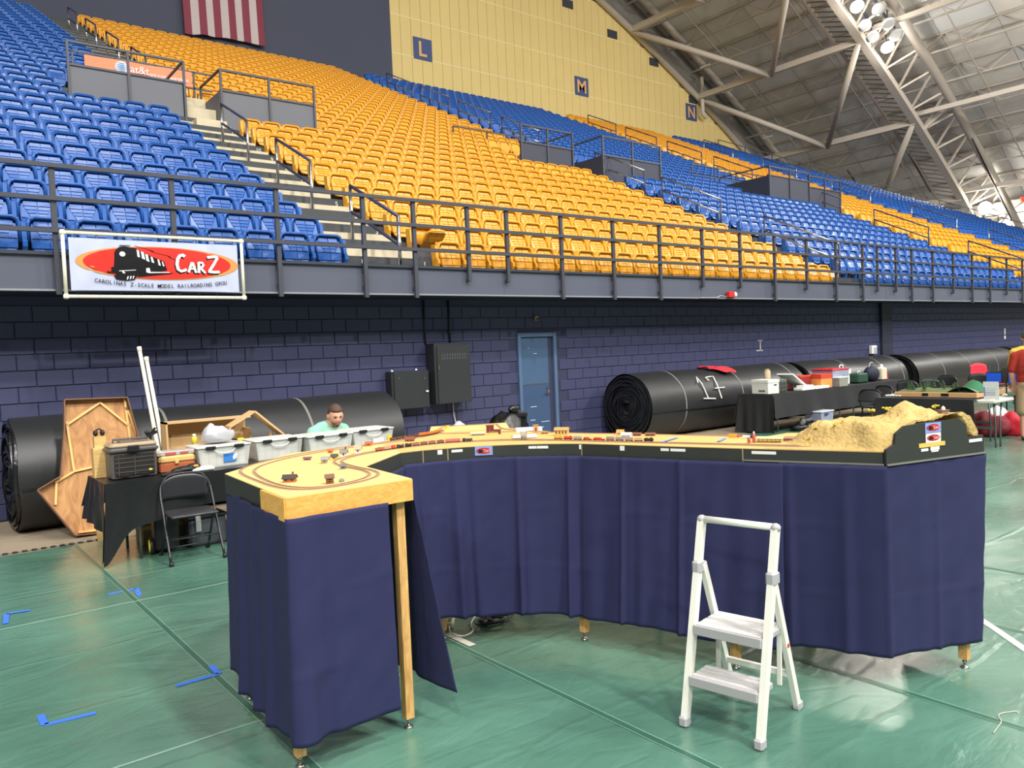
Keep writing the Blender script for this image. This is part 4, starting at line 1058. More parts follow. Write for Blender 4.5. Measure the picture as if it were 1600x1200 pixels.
# cardboard tray, spray can, plastic bag, yellow tool
CARD = mat('cardboard', (206, 170, 122), .8, var=.08); CARDI = mat('cardboard_inside', (222, 184, 128), .8, var=.06)
t = thing('module_box', 'open tan plywood tray standing on its side behind the bins', 'box', (2.27, 8.95, .55))
mb = MB(); mb.bx(0, .92, .20, .22, 0, .66); mb.build('panel', CARDI, t)
for a in ((0, .92, 0, .22, .64, .66), (0, .02, 0, .22, 0, .66), (.90, .92, 0, .22, 0, .52)):
    mb = MB(); mb.bx(*a); mb.build('side', CARD, t)
mb = MB(); mb.bx(.03, .05, -.002, .0, .50, .52); mb.build('peg_hole', BLACK, t)
t = thing('plywood_frame', 'tan plywood corner frame leaning on the tray', 'frame', (2.86, 8.75, .72)); 
for a, b in (((0, 0, .40), (.28, .0, .55)), ((.28, 0, .55), (.62, .03, .25)), ((0.0, 0, .40), (.0, 0, .20))):
    mb = MB(); mb.bar(a, b, .16, .02); mb.build('slat', CARD, t)

for xx in (.05, .5): mb = MB(); mb.cyl((xx, .05, 0), (xx, .05, .30), .02); mb.build('stand_leg', CARD, t)
t = thing('spray_can', 'yellow topped spray can in front of the plywood tray', 'spray can', (2.46, 8.61, TZ)); mb = MB(); mb.lathe([(.032, 0), (.034, .01), (.034, .20), (.026, .225)], 14); mb.build('body', mat('can_tan', (160, 140, 110), .35), t, True); mb = MB(); mb.lathe([(.028, .225), (.028, .285), (.02, .295)], 14); mb.build('cap', mat('cap_yellow', (220, 200, 60), .4), t, True); mb = MB(); mb.lathe([(.018, .296), (.018, .318), (.012, .325)], 12); mb.build('nozzle', WHITE, t, True)
t = thing('plastic_bag', 'crumpled grey plastic bag on the blue-sticker bin', 'bag', (2.62, 8.35, TZ+.24)); mb = MB()
mb.ell((0, 0, .07), (.17, .12, .085), 40, 24)
mb.v = [(x*(1+.18*(vnoise(x*30+z*20, y*30+z*14, 4)-.5)), y*(1+.2*(vnoise(y*33, z*33+x*9, 5)-.5)), max(0, z*(1+.45*(vnoise(x*17+3, y*19, 6)-.4))) + .03*math.exp(-((x+.09)/.05)**2)*(z > .05)) for x, y, z in mb.v]
mb.build('bag', mat('bag_plastic', (186, 186, 192), .35, var=.12, vscale=12), t, True)
t = thing('yellow_tool', 'small yellow and black tool on the bin lid beside the grey bag', 'tool', (2.84, 8.30, TZ+.23)); mb = MB(); mb.cbox(0, 0, .02, .07, .03, .03, .008); mb.build('grip', mat('tool_yellow', (230, 200, 50), .4), t); mb = MB(); mb.bar((-.04, 0, .02), (-.09, 0, .03), .018); mb.build('tip', BLACK, t)
# pair of white pipes
t = thing('white_pipe', 'tall white plastic pipe leaning behind the tool box, the longer of two', 'pipe', (2.37, 9.3, 0)); mb = MB(); mb.cyl((0, 0, 0), (-.09, .62, 2.02), .021, n=10); mb.build('tube', PIPE, t, True); mb = MB(); mb.cyl((-.0895, .614, 2.0), (-.091, .629, 2.05), .026, n=10); mb.build('end_cap', PIPE, t, True)
t = thing('white_pipe', 'white plastic pipe leaning behind the tool box, the shorter of two', 'pipe', (2.43, 9.3, 0)); mb = MB(); mb.cyl((0, 0, 0), (-.085, .60, 1.90), .021, n=10); mb.build('tube', PIPE, t, True); mb = MB(); mb.cyl((-.0845, .594, 1.88), (-.086, .609, 1.93), .026, n=10); mb.build('end_cap', PIPE, t, True)
# upturned module leaning on the roll
t = thing('leaning_module', 'upturned plywood module frame leaning against the black roll', 'module board', (1.43, 9.68, 0), rot=(radians(-12), 0, 0))
PLYB = wood('module_plywood', (196, 146, 92), (164, 114, 66), 2.2, .55, (3.2, 1.4, 1.0), 3.0); RIM = mat('module_rim', (120, 84, 62), .6); PINE = mat('pine_strip', (236, 190, 118), .55, var=.06)
OUT = [(.03, .02), (.30, .0), (.62, .02), (.80, .52), (.78, .98), (.70, 1.50), (.06, 1.52), (.03, 1.2), (-.05, .68), (-.28, .56)]
mb = MB(); mb.prism([(x, z) for x, z in OUT], -.006, .006); mb.xf(rows_M((0, .06, 0), (1, 0, 0), (0, 0, 1))); mb.build('plywood_sheet', PLYB, t)
for a, b in zip(OUT, OUT[1:]+OUT[:1]):
    mb = MB(); mb.bar((a[0], .015, a[1]), (b[0], .015, b[1]), .012, .09, up=(0, 1, 0)); mb.build('rim_board', RIM, t)
for a, b in (((.06, 1.24), (.42, 1.47)), ((.42, 1.47), (.70, 1.17)), ((.065, 1.28), (.09, .72)), ((.09, .72), (-.10, .62)), ((.09, .72), (.40, .76)), ((.68, 1.50), (.69, .98)), ((.70, 1.36), (.80, .95)), ((-.09, .62), (-.12, .38)), ((.07, .05), (.32, .04))):
    mb = MB(); mb.bar((a[0], .04, a[1]), (b[0], .04, b[1]), .028, .022); mb.build('brace_strip', PINE, t)
mb = MB(); mb.cyl((.69, .02, 1.38), (.69, .06, 1.38), .018); mb.build('knob', RIM, t)
t = thing('pine_board', 'pale pine board end standing at the foot of the leaning module', 'board', (1.60, 9.28, 0)); mb = MB(); mb.bar((.02, 0, .42), (.06, 0, .0), .10, .04, up=(0, 1, 0)); mb.build('board', wood('plywood', (228, 190, 126), (206, 164, 100)), t)
t = thing('cardboard_box', 'brown cardboard box under the tool table', 'box', (1.95, 8.75, 0)); mb = MB(); mb.cbox(.2, 0, .17, .5, .3, .34, .006); mb.build('box', mat('box_brown', (150, 116, 80), .8), t); mb = MB(); mb.bx(-.05, .45, -.152, -.150, .16, .20); mb.build('tape', CARD, t)
# wheeled cooler and bins under the table
t = thing('wheeled_cooler', 'black wheeled cooler with yellow wheel and band under the table', 'cooler', (2.02, 8.22, 0), radians(-8)); mb = MB(); mb.cbox(0, 0, .22, .22, .32, .36, .02); mb.build('body', BLACK, t); YEL = mat('bright_yellow', (232, 214, 60), .45)
mb = MB(); mb.cbox(0, 0, .43, .24, .34, .05, .015); mb.build('lid', BLACK, t); mb = MB(); mb.cbox(0, -.005, .385, .235, .335, .018, .004); mb.build('band', YEL, t)
mb = MB(); mb.lathe([(.05, -.015), (.085, -.014), (.085, .014), (.05, .015)], 18); mb.xf(rows_M((-.135, -.08, .085), (0, 1, 0), (0, 0, 1))); mb.build('wheel', BLACK, t, True); mb = MB(); mb.lathe([(.062, .014), (.06, .024), (.01, .028)], 18); mb.xf(rows_M((-.136, -.08, .085), (0, -1, 0), (0, 0, 1))); mb.build('hub', YEL, t, True)
t = thing('grey_tote', 'dark grey plastic tote under the table behind the chair', 'tote', (2.40, 8.25, 0)); mb = MB(); mb.cbox(0, 0, .15, .36, .30, .28, .02); mb.build('body', mat('tote_grey', (70, 74, 80), .35, var=.2, vscale=9), t); mb = MB(); mb.cbox(0, 0, .30, .40, .34, .03, .012); mb.build('lid', BLACK, t); mb = MB(); mb.cbox(-.1, -.17, .24, .05, .02, .16, .006); mb.build('latch', GREYPL, t)
t = thing('pink_carton', 'clear carton with a bright pink and white label under the table', 'carton', (2.80, 8.05, 0)); mb = MB(); mb.cbox(-.12, 0, .13, .14, .24, .26, .006); mb.build('clear_end', mat('clear_carton', (196, 196, 196), .3), t); mb = MB(); mb.cbox(.02, 0, .13, .16, .245, .262, .006); mb.build('pink_label', mat('pink_label', (226, 80, 110), .5), t); mb = MB(); mb.cbox(.19, 0, .135, .18, .24, .27, .006); mb.build('white_side', WHITE, t)
# folding chairs
CHB = mat('chair_black', (30, 30, 33), .34); CHS = mat('chair_seat_vinyl', (52, 52, 56), .35)
def folding_chair(loc, rz, lab, group, k=1.0):
    t = thing('folding_chair', lab, 'chair', loc, rz, group)
    W = .22
    mb = MB(); mb.grid(10, 6, lambda u, v: ((u-.5)*2*W*(1-.05*v), .155-.055*v + .03*(1-(2*u-1)**2), .545+.235*v*(1 - .28*abs(2*u-1)**3*(v)))); o = mb.build('backrest', CHS, t, True); sd = o.modifiers.new('thick', 'SOLIDIFY'); sd.thickness = .018; sd.offset = 0
    mb = MB(); mb.tube(smooth_path([(-W-.015, -.25, .02), (-W-.01, -.02, .42), (-W-.005, .10, .64), (-W*.8, .125, .75), (-W*.4, .135, .785), (W*.4, .135, .785), (W*.8, .125, .75), (W+.005, .10, .64), (W+.01, -.02, .42), (W+.015, -.25, .02)], 4), .012, 6); mb.build('front_frame', CHB, t, True)
    mb = MB(); mb.tube([(-W+.01, -.06, .43), (-W+.005, .26, .02)], .012, 6); mb.tube([(W-.01, -.06, .43), (W-.005, .26, .02)], .012, 6); mb.tube([(-W+.008, .14, .18), (W-.008, .14, .18)], .007, 5); mb.build('rear_frame', CHB, t, True)
    mb = MB(); mb.cbox(0, -.06, .44, 2*W-.02, .38, .03, .014); mb.build('seat', CHS, t, True)
    mb = MB(); mb.tube([(-W, -.14, .22), (W, -.14, .22)], .007, 5); mb.tube([(-W, -.17, .16), (W, -.17, .16)], .007, 5); mb.build('stretcher', CHB, t, True)
    for (x, y) in ((-W-.015, -.26), (W+.015, -.26), (-W+.005, .27), (W-.005, .27)):
        mb = MB(); mb.ell((x, y, .025), (.024, .024, .025), 10, 7); mb.build('foot_cap', BLACK, t, True)
    return t
folding_chair((2.13, 7.75, 0), radians(-3), 'black folding chair drawn up to the tool table', 'black folding chairs')
# ================================================================== model railway layout
TOP = 1.23
GRASS = mat('layout_sand', (228, 196, 124), .8, var=.07, vscale=9, bump=.15, bscale=90)
GRASS2 = mat('layout_tan', (216, 174, 104), .8, var=.08, vscale=7, bump=.12, bscale=90)
PLYF = wood('ply_fascia', (236, 182, 96), (220, 160, 76), 5.0, .5, (6, 6, 14), 1.0)
BLKF = mat('black_fascia', (48, 50, 47), .55, var=.12, vscale=5)
LEGW = wood('pine_leg', (226, 180, 112), (196, 146, 84), 4.0, .5, (10, 10, 1.2), 1.5)
FOOTM = mat('leveller_steel', (170, 168, 160), .25, .9)
EDGE = mat('top_edge', (236, 206, 140), .6)
def module(lab, poly, fas, legs, topm, group='railway layout modules', loc=None, fh=.085):
    # poly: outline of the top; fas: list of (i, j, material) fascia between outline points
    cx = sum(p[0] for p in poly)/len(poly); cy = sum(p[1] for p in poly)/len(poly)
    t = thing('layout_module', lab, 'model railway', (cx, cy, 0), group=group)
    mb = MB(); mb.prism(poly, TOP-.02, TOP); mb.build('deck', topm, t, world=True)
    n = len(poly)
    ar = sum(poly[i][0]*poly[(i+1) % n][1]-poly[(i+1) % n][0]*poly[i][1] for i in range(n))
    for i, m in enumerate(fas):
        if m is None: continue
        a = Vector((*poly[i], 0)); b = Vector((*poly[(i+1) % n], 0)); d = (b-a).normalized(); q = Vector((d.y, -d.x, 0))*(1 if ar > 0 else -1)
        a2 = a - q*.003; b2 = b - q*.003
        mb = MB(); mb.bar(a2+Vector((0, 0, TOP-.004-fh/2)), b2+Vector((0, 0, TOP-.004-fh/2)), .012, fh); mb.build('fascia', m, t, world=True)
    for L_ in legs:
        x, y = L_[:2]; dx, dy = L_[2:] if len(L_) > 2 else (0, 0)
        mb = MB(); mb.bx(x-.022, x+.022, y-.022, y+.022, .055, TOP-.03)
        mb.v = [(a+dx*(1-c/TOP), b+dy*(1-c/TOP), c) for a, b, c in mb.v]; lg = mb.build('leg', LEGW, t, world=True); x += dx; y += dy
        mb = MB(); mb.lathe([(.022, 0), (.024, .006), (.016, .012), (.006, .014), (.006, .03), (.012, .032), (.012, .042), (.006, .043), (.006, .06)], 12, (x, y, .004)); mb.build('leveller', FOOTM, lg, True, world=True)
    return t
mA = module('plywood-edged loop module at the near left end of the railway', [(1.30, 3.28), (1.93, 3.28), (1.985, 3.86), (2.41, 4.22), (2.62, 4.88), (1.95, 4.82), (1.37, 4.28)],
       [PLYF, PLYF, BLKF, None, BLKF, BLKF, BLKF], [(1.335, 3.36), (1.885, 3.345), (1.42, 4.23), (2.3, 4.78)], GRASS, fh=.10)
# the plywood face wraps only part of the left side
mb = MB(); mb.bar((1.299, 3.28, TOP-.054), (1.315, 3.60, TOP-.054), .016, .102); mb.build('fascia', PLYF, mA, world=True)
def arc(p0, p1, p2, n): return [tuple((1-t)**2*a+2*t*(1-t)*b+t*t*c for a, b, c in zip(p0, p1, p2)) for t in [i/n for i in range(n+1)]]
cf = arc((2.70, 4.155), (3.08, 4.02), (3.335, 3.60), 8)
mB = module('short tan junction module behind the loop', [(2.41, 4.22), (2.56, 4.205), (2.70, 4.155), (3.06, 4.72), (3.18, 5.11), (2.62, 4.88)], [BLKF, BLKF, None, None, BLKF, None], [(2.72, 4.30, -.05, -.05)], GRASS2)
mC = module('curved tan module with the club logo on its dark front', cf + [(3.83, 3.85), (3.74, 4.05), (3.70, 4.30), (3.70, 4.79), (3.18, 5.11), (3.06, 4.72)], [BLKF]*8+[None]+[BLKF]*3+[None]*3, [(3.40, 3.665, -.10, -.07), (3.6, 4.7)], GRASS2)
mD = module('straight tan module in the middle of the railway', [(3.335, 3.60), (3.67, 2.66), (4.16, 2.86), (4.14, 3.09), (3.95, 3.59), (3.83, 3.85)], [BLKF, None, BLKF, BLKF, BLKF, None], [(3.72, 2.74, -.12, -.05), (3.90, 3.5)], GRASS2)
mE = module('mountain module at the right end of the railway', [(3.67, 2.66), (3.93, 2.00), (4.62, 1.82), (4.75, 2.30), (4.42, 2.86), (4.16, 2.86)], [BLKF, BLKF, BLKF, BLKF, BLKF, None], [(4.56, 1.90, -.09, -.05), (4.4, 2.7)], GRASS2)
mF = module('rear tail module with a fresh yellow deck behind the junction', [(3.18, 5.11), (3.70, 4.79), (3.97, 5.18), (3.44, 5.50)], [None, BLKF, BLKF, BLKF], [(3.5, 5.4), (3.88, 5.15)], GRASS)
# light strip along the fascia tops and joints, velcro tabs, paper labels
def on_front(path, s, z, off):
    # point at arc length s along the front path
    acc = 0
    for a, b in zip(path[:-1], path[1:]):
        L = (Vector(b)-Vector(a)).length
        if acc+L >= s or b == path[-1]:
            d = (Vector(b)-Vector(a)).normalized(); p = Vector(a)+d*(s-acc); q = Vector((d.y, -d.x))
            return p+q*off, d
        acc += L
FRONT = [(2.41, 4.22), (2.56, 4.205)] + cf + [(3.67, 2.66), (3.93, 2.00)]
PAPER = mat('paper_label', (236, 236, 232), .6, var=.02)
TAB = mat('velcro_tab', (24, 25, 24), .8)
def front_plate(owner, name, s, z, w, h, m, off=.003):
    p, d = on_front(FRONT, s, z, off)
    mb = MB(); mb.bar(Vector((p.x-d.x*w/2, p.y-d.y*w/2, z)), Vector((p.x+d.x*w/2, p.y+d.y*w/2, z)), .004, h); return mb.build(name, m, owner, world=True)
def arclen(pt):
    best = None; acc = 0
    for a, b in zip(FRONT[:-1], FRONT[1:]):
        A = Vector(a); B = Vector(b); L = (B-A).length; u = max(0, min(1, (Vector(pt)-A).dot(B-A)/(L*L))); dd = ((A+(B-A)*u)-Vector(pt)).length
        if best is None or dd < best[0]: best = (dd, acc+L*u)
        acc += L
    return best[1]
sJ1 = arclen((2.70, 4.155)); sJ2 = arclen((3.335, 3.60)); sJ3 = arclen((3.67, 2.66)); sM = arclen((2.56, 4.205))
for o_, s_ in ((mB, sM), (mC, sJ1+.01), (mD, sJ2+.006), (mE, sJ3+.006)): front_plate(o_, 'joint_strip', s_, TOP-.045, .007, .085, mat('joint_wood', (150, 134, 100), .6))
for o_, s_, w in ((mB, sJ1-.04, .03), (mC, sJ1+.07, .07), (mC, sJ1+.55, .05), (mC, sJ1+.62, .085), (mC, sJ1+.86, .02), (mD, sJ2+.28, .03), (mD, sJ2+.55, .05), (mD, sJ2+.63, .09), (mE, sJ3+.12, .13)):
    front_plate(o_, 'paper_label', s_, TOP-.022, w, .016 if w > .03 else .028, PAPER)
for o_, s_ in ((mB, sM+.03), (mC, sJ1+.68), (mC, sJ1+.35), (mC, sJ1+.50), (mD, sJ2-.03+.05), (mD, sJ2+.52), (mD, sJ2+.70)):
    front_plate(o_, 'fabric_tab', s_, TOP-.082, .04, .018, TAB)
RED = mat('logo_red', (196, 44, 44), .5); LBL = mat('logo_blue', (132, 160, 226), .5, var=.03)
def club_logo(owner, org, ax, w, h, m_bg, az=(0, 0, 1)):
    M = rows_M(org, ax, az)
    mb = MB(); mb.box(0, 0, 0, w, h, .002); mb.xf(M); bg = mb.build('club_logo', m_bg, owner, world=True)
    mb = MB(); mb.add([(w*.44*cos(2*pi*i/28), h*.34*sin(2*pi*i/28), .0022) for i in range(28)], [tuple(range(28))]); mb.xf(M); mb.build('logo_oval', RED, bg, world=True)
    mb = MB(); mb.add([(-w*.30, -h*.22, .003), (-w*.10, -h*.22, .003), (-w*.05, -h*.02, .003), (-w*.13, h*.10, .003), (-w*.2, h*.22, .003), (-w*.30, h*.12, .003)], [(0, 1, 2, 3, 4, 5)]); mb.add([(-w*.05, -h*.1, .003), (w*.05, -h*.12, .003), (-w*.1, h*.12, .003)], [(0, 1, 2)]); mb.xf(M); mb.build('logo_engine', BLACK, bg, world=True)
    inv = TF[bg.name].inverted()
    text_obj('CarZ', h*.42, WHITE, bg, inv @ M @ Matrix.Translation((w*.20, 0, .003)), 0)
p, d = on_front(FRONT, sJ1+.24, 0, .006)
club_logo(mC, (p.x, p.y, TOP-.032), (d.x, d.y, 0), .112, .056, LBL)
# ---------------------------------------------------------------- mountain
ROCK = mat('mountain_rock', (198, 168, 106), .9, var=.34, vscale=16, bump=.6, bscale=60, detail=8)
A_ = Vector((3.67, 2.66)); B_ = Vector((3.93, 2.00)); du = (B_-A_).normalized(); dn = Vector((-du.y, du.x)) if (-du.y) > 0 else Vector((du.y, -du.x))
LEN = (B_-A_).length
PLT = [(0, .012), (.06, .035), (.07, .088), (.13, .122), (.30, .130), (.53, .130), (.585, .10), (.60, .028), (.72, .030), (.9, .02)]
def mh(s, t_):
    # s along the front, t_ depth from the front
    def st(a, b, x): q = max(0, min(1, (x-a)/(b-a))); return q*q*(3-2*q)
    rise = st(.17, .34, s)*.7 + st(.32, .55, s)*.3
    c0 = .10 + .05*sin(s*9) - .13*st(.52, .68, s)
    cliff = st(c0, c0+.13, t_)
    h = .135*rise*cliff
    h += .075*math.exp(-((s-.77)/.075)**2 - ((t_-.40)/.10)**2) + .045*math.exp(-((s-.90)/.10)**2 - ((t_-.42)/.09)**2) + .025*math.exp(-((s-.36)/.06)**2-((t_-.26)/.07)**2)
    h += (.022*(vnoise(s*20, t_*20, 9)-.5) + .012*(vnoise(s*52, t_*52, 10)-.5))*cliff*min(1, rise*2)
    h *= 1 - .8*st(.45, .53, t_)
    # the ground is packed up to the end plate's own profile
    dd = max(0, (LEN+.72*t_-.02) - s); sp = t_/.81
    prof = 0
    for (a0, z0_), (a1, z1_) in zip(PLT[:-1], PLT[1:]):
        if a0 <= sp <= a1: prof = z0_+(z1_-z0_)*(sp-a0)/max(a1-a0, 1e-6)
    h = max(h, (prof-.002)*math.exp(-(dd/.22)**2))
    h *= min(1, max(0, t_-.012)/.03)
    return max(h, 0)
PN = Vector((1.808-1.992, -(4.625-3.925))).normalized()
mb = MB()
def mt(u, v):
    tt = .012+v*.60
    s = .12+u*(LEN+.72*tt-.12+.12); p = A_+du*s+dn*tt
    over = (p-Vector((3.925, 1.992))).dot(PN)
    if over > -.001:            # stop at the end plate's inner face
        p = p - PN*(over+.001)
    eo = (p-Vector((3.925, 1.992))).dot(Vector((.967, -.254)))-.70
    if eo > 0: p = p - Vector((.967, -.254))*eo
    return (p.x, p.y, TOP+.001+mh(min(s, LEN+.72*tt-.02), tt))
mb.grid(110, 90, mt); mtn = mb.build('mountain_terrain', ROCK, mE, True, world=True)
# end plate with arched top
END = [(0, -.062), (0, .012), (.06, .035), (.07, .088), (.13, .122), (.30, .130), (.53, .130), (.585, .10), (.60, .028), (.72, .030), (.725, -.062)]
P0 = Vector((3.925, 1.992)); P1 = Vector((4.625, 1.808)); eu = (P1-P0).normalized(); en = Vector((eu.y, -eu.x))
k_ = (P1-P0).length/.725
mb = MB(); mb.prism([(x*k_, z) for x, z in END], 0, .014); mb.xf(rows_M((P0.x+en.x*.002, P0.y+en.y*.002, TOP), (eu.x, eu.y, 0), (0, 0, 1))); ep = mb.build('end_plate', BLKF, mE, world=True)
def on_plate(s, z, off=.018): q = P0+eu*s*k_+en*off; return (q.x, q.y, TOP+z)
club_logo(mE, on_plate(.335, .100), (eu.x, eu.y, 0), .115, .052, LBL); club_logo(mE, on_plate(.335, .047), (eu.x, eu.y, 0), .11, .048, WHITE)
def plate_bit(name, s, z, w, h, m):
    mb = MB(); mb.box(0, 0, 0, w, h, .003); mb.xf(rows_M(on_plate(s, z), (eu.x, eu.y, 0), (0, 0, 1))); mb.build(name, m, mE, world=True)
plate_bit('masking_tape', .325, .012, .19, .022, mat('tape_yellow', (226, 190, 96), .6)); plate_bit('paper_label', .27, -.012, .05, .014, PAPER); plate_bit('paper_label', .345, -.010, .065, .018, PAPER); plate_bit('paper_label', .345, -.022, .05, .012, PAPER); plate_bit('paper_label', .655, .006, .10, .016, PAPER)
# lower strip under the right end
mb = MB(); mb.bar((P0.x+en.x*.02, P0.y+en.y*.02, TOP-.066), (P1.x+en.x*.02, P1.y+en.y*.02, TOP-.066), .012, .008); mb.bar((3.667, 2.655, TOP-.066), (3.922, 1.99, TOP-.066), .012, .008); mb.build('edge_strip', mat('strip_grey', (120, 120, 112), .5), mE, world=True)
# tunnel mouth and talus
mb = MB()
q = A_+du*(LEN-.14)+dn*.13
mb.ell((q.x, q.y, TOP+.018), (.035, .03, .028), 14, 8); mb.v = [(x+.012*(vnoise(x*90, z*90, 2)-.5), y, z+.012*(vnoise(y*90, x*80, 3)-.5)) for x, y, z in mb.v]; mb.build('talus_rocks', mat('talus', (112, 84, 42), .9, var=.4, vscale=60), mE, world=True)
LICH = mat('lichen_tree', (206, 186, 62), .9, var=.3, vscale=50, bump=.5, bscale=90)
def shrub(x, y, z, r, lab, stem=.03):
    t = thing('model_tree', lab, 'model tree', (x, y, z), group='lichen trees on the mountain'); rng = random.Random(int(x*1000+y*77))
    mb = MB(); mb.cyl((0, 0, -.01), (0, 0, stem+.01), .003, n=5); mb.build('trunk', mat('twig', (96, 76, 50), .8), t)
    mb = MB()
    for k in range(12): mb.ell((rng.uniform(-r, r), rng.uniform(-r, r), stem+rng.uniform(0, r*.7)), (r*.5, r*.5, r*.33), 7, 5)
    mb.build('foliage', LICH, t, True)
def hill(s, tt): p = A_+du*s+dn*tt; return (p.x, p.y, TOP+mh(s, tt)-.002)
for i, (s, tt, r, st) in enumerate(((.62, .42, .016, .03), (.69, .46, .017, .035), (.93, .44, .015, .025), (.33, .16, .009, .005), (.36, .19, .010, .006), (.46, .16, .009, .005), (.50, .17, .008, .004))):
    shrub(*hill(s, tt), r, ('yellow lichen tree on the plateau left of the peak', 'yellow lichen tree standing just left of the peak', 'yellow lichen tree right of the peak above the end plate', 'low green lichen bush at the foot of the cliff, leftmost', 'yellow lichen bush above the cliff foot', 'small yellow bush in the middle of the cliff', 'tiny bush on the cliff nearest the tunnel')[i], st)
# ---------------------------------------------------------------- tracks
BALL = mat('track_ballast', (196, 160, 130), .9, var=.15, vscale=40); RAILM = mat('track_rail', (146, 112, 96), .4, .3)
def track(path, lab, closed=False, w=.022):
    P = smooth_path([(x, y, 0) for x, y in path], 6)
    t = thing('model_track', lab, 'model track', (path[0][0], path[0][1], TOP), group='tracks on the railway')
    def strip(name, off, ww, z0, z1, m):
        mb = MB(); L = []
        for i, p in enumerate(P):
            d = (P[min(i+1, len(P)-1)]-P[max(i-1, 0)]).normalized(); q = Vector((-d.y, d.x, 0))
            c = p+q*off; L.append((c-q*ww/2, c+q*ww/2))
        vs = []
        for a, b in L: vs += [(a.x, a.y, TOP+z0), (b.x, b.y, TOP+z0), (b.x, b.y, TOP+z1), (a.x, a.y, TOP+z1)]
        fs = []
        for i in range(len(L)-1):
            k = i*4
            for a, b in ((0, 1), (1, 2), (2, 3), (3, 0)): fs.append((k+a, k+b, k+4+b, k+4+a))
        mb.add(vs, fs); mb.build(name, m, t, world=True)
    strip('roadbed', 0, w, 0.0005, .0030, BALL)
    strip('rail', -.0042, .0022, .003, .0052, RAILM); strip('rail', .0042, .0022, .003, .0052, RAILM)
OUTER = [(3.18, 4.98), (2.95, 4.89), (2.68, 4.82), (2.24, 4.79), (1.92, 4.69), (1.63, 4.52), (1.48, 4.34), (1.42, 4.15), (1.39, 3.86), (1.38, 3.59), (1.42, 3.43), (1.53, 3.36), (1.70, 3.385), (1.83, 3.46), (1.90, 3.56), (1.93, 3.68), (1.935, 3.84), (1.945, 3.98), (1.98, 4.14), (2.06, 4.24), (2.18, 4.315), (2.34, 4.37), (2.60, 4.40), (2.80, 4.38)]
INNER = [(3.16, 4.95), (2.95, 4.85), (2.64, 4.765), (2.20, 4.71), (1.88, 4.60), (1.65, 4.43), (1.52, 4.25), (1.46, 4.05), (1.425, 3.82), (1.415, 3.62), (1.45, 3.475), (1.54, 3.40), (1.68, 3.42), (1.79, 3.485), (1.86, 3.575), (1.895, 3.70), (1.90, 3.84), (1.905, 4.00), (1.95, 4.17), (2.04, 4.28), (2.17, 4.355), (2.34, 4.41), (2.60, 4.435), (2.80, 4.42)]
track(OUTER, 'outer track of the loop at the near left end'); track(INNER, 'inner track of the loop at the near left end')
track([(2.80, 4.38), (3.00, 4.27), (3.16, 4.12), (3.30, 3.90), (3.40, 3.67), (3.60, 3.15), (3.76, 2.72), (3.92, 2.28)], 'front track running from the curve to the mountain')
track([(2.80, 4.42), (3.02, 4.32), (3.20, 4.17), (3.34, 3.93), (3.44, 3.69), (3.64, 3.16), (3.80, 2.74), (3.95, 2.34)], 'second track beside the front track')
track([(2.95, 4.85), (3.14, 4.93), (3.30, 5.10), (3.36, 5.24), (3.50, 5.36), (3.70, 5.26), (3.84, 5.14)], 'track curving onto the rear yellow deck')
track([(3.16, 4.95), (3.30, 4.75), (3.46, 4.62), (3.60, 4.48), (3.66, 4.24), (3.74, 3.98), (3.88, 3.66), (4.06, 3.14), (4.12, 2.92)], 'rear track along the back edge of the modules')
track([(3.84, 5.14), (3.74, 4.98), (3.64, 4.80), (3.62, 4.60), (3.66, 4.24)], 'link track from the rear deck to the back edge')
# ---------------------------------------------------------------- rolling stock
CARM = {}
def car(x, y, ang, kind, col, lab, group, L=.056, z=TOP+.0052, h=.017):
    t = thing('model_railcar', lab, 'model train', (x, y, z), ang, group)
    m = mat('railcar_%02x%02x%02x' % col, col, .45, var=.08, vscale=60)
    mb = MB(); mb.cbox(0, 0, .004, L*.96, .009, .004, .001)
    for s in (-.32, .32):
        for yy in (-.005, .005): mb.cyl((s*L, yy-.001, .003), (s*L, yy+.001, .003), .003, n=8)
    mb.build('underframe', BLACK, t)
    if kind == 'box': mb = MB(); mb.cbox(0, 0, .006+h/2, L, .013, h, .0015); mb.box(0, 0, .006+h+.0008, L*.9, .006, .0016); mb.build('body', m, t)
    elif kind == 'hopper': mb = MB(); mb.box(0, 0, .006+h*.45, L*.85, .012, h*.8, taper=1.14); mb.build('body', m, t); mb = MB(); mb.ell((0, 0, .006+h*.82), (L*.4, .005, .003), 10, 6); mb.build('load', mat('coal_load', (60, 48, 44), .9), t)
    elif kind == 'flat': mb = MB(); mb.cbox(0, 0, .0075, L, .013, .004, .001); mb.build('body', m, t); mb = MB(); mb.cbox(-.1*L, 0, .0135, L*.6, .010, .008, .001); mb.build('load', m, t)
    elif kind == 'loco':
        mb = MB(); mb.cbox(0, 0, .006+h*.4, L, .012, h*.75, .0015); mb.cbox(L*.28, 0, .006+h*.6, L*.2, .014, h*1.1, .0015); mb.cbox(-L*.2, 0, .006+h*.85, L*.3, .006, h*.2, .001); mb.build('body', m, t)
    elif kind == 'steam':
        mb = MB(); mb.cyl((-L*.1, 0, .014), (L*.48, 0, .014), .0062, n=10); mb.cyl((L*.36, 0, .018), (L*.36, 0, .026), .002, n=6); mb.ell((L*.1, 0, .0205), (.003, .003, .003), 8, 5); mb.cbox(-L*.26, 0, .0145, L*.3, .013, .018, .001); mb.build('body', m, t)
        mb = MB()
        for s in (-.2, .02, .24):
            for yy in (-.0055, .0055): mb.cyl((s*L, yy-.001, .005), (s*L, yy+.001, .005), .0052, n=10)
        mb.build('driving_wheels', BLACK, t)
    return t
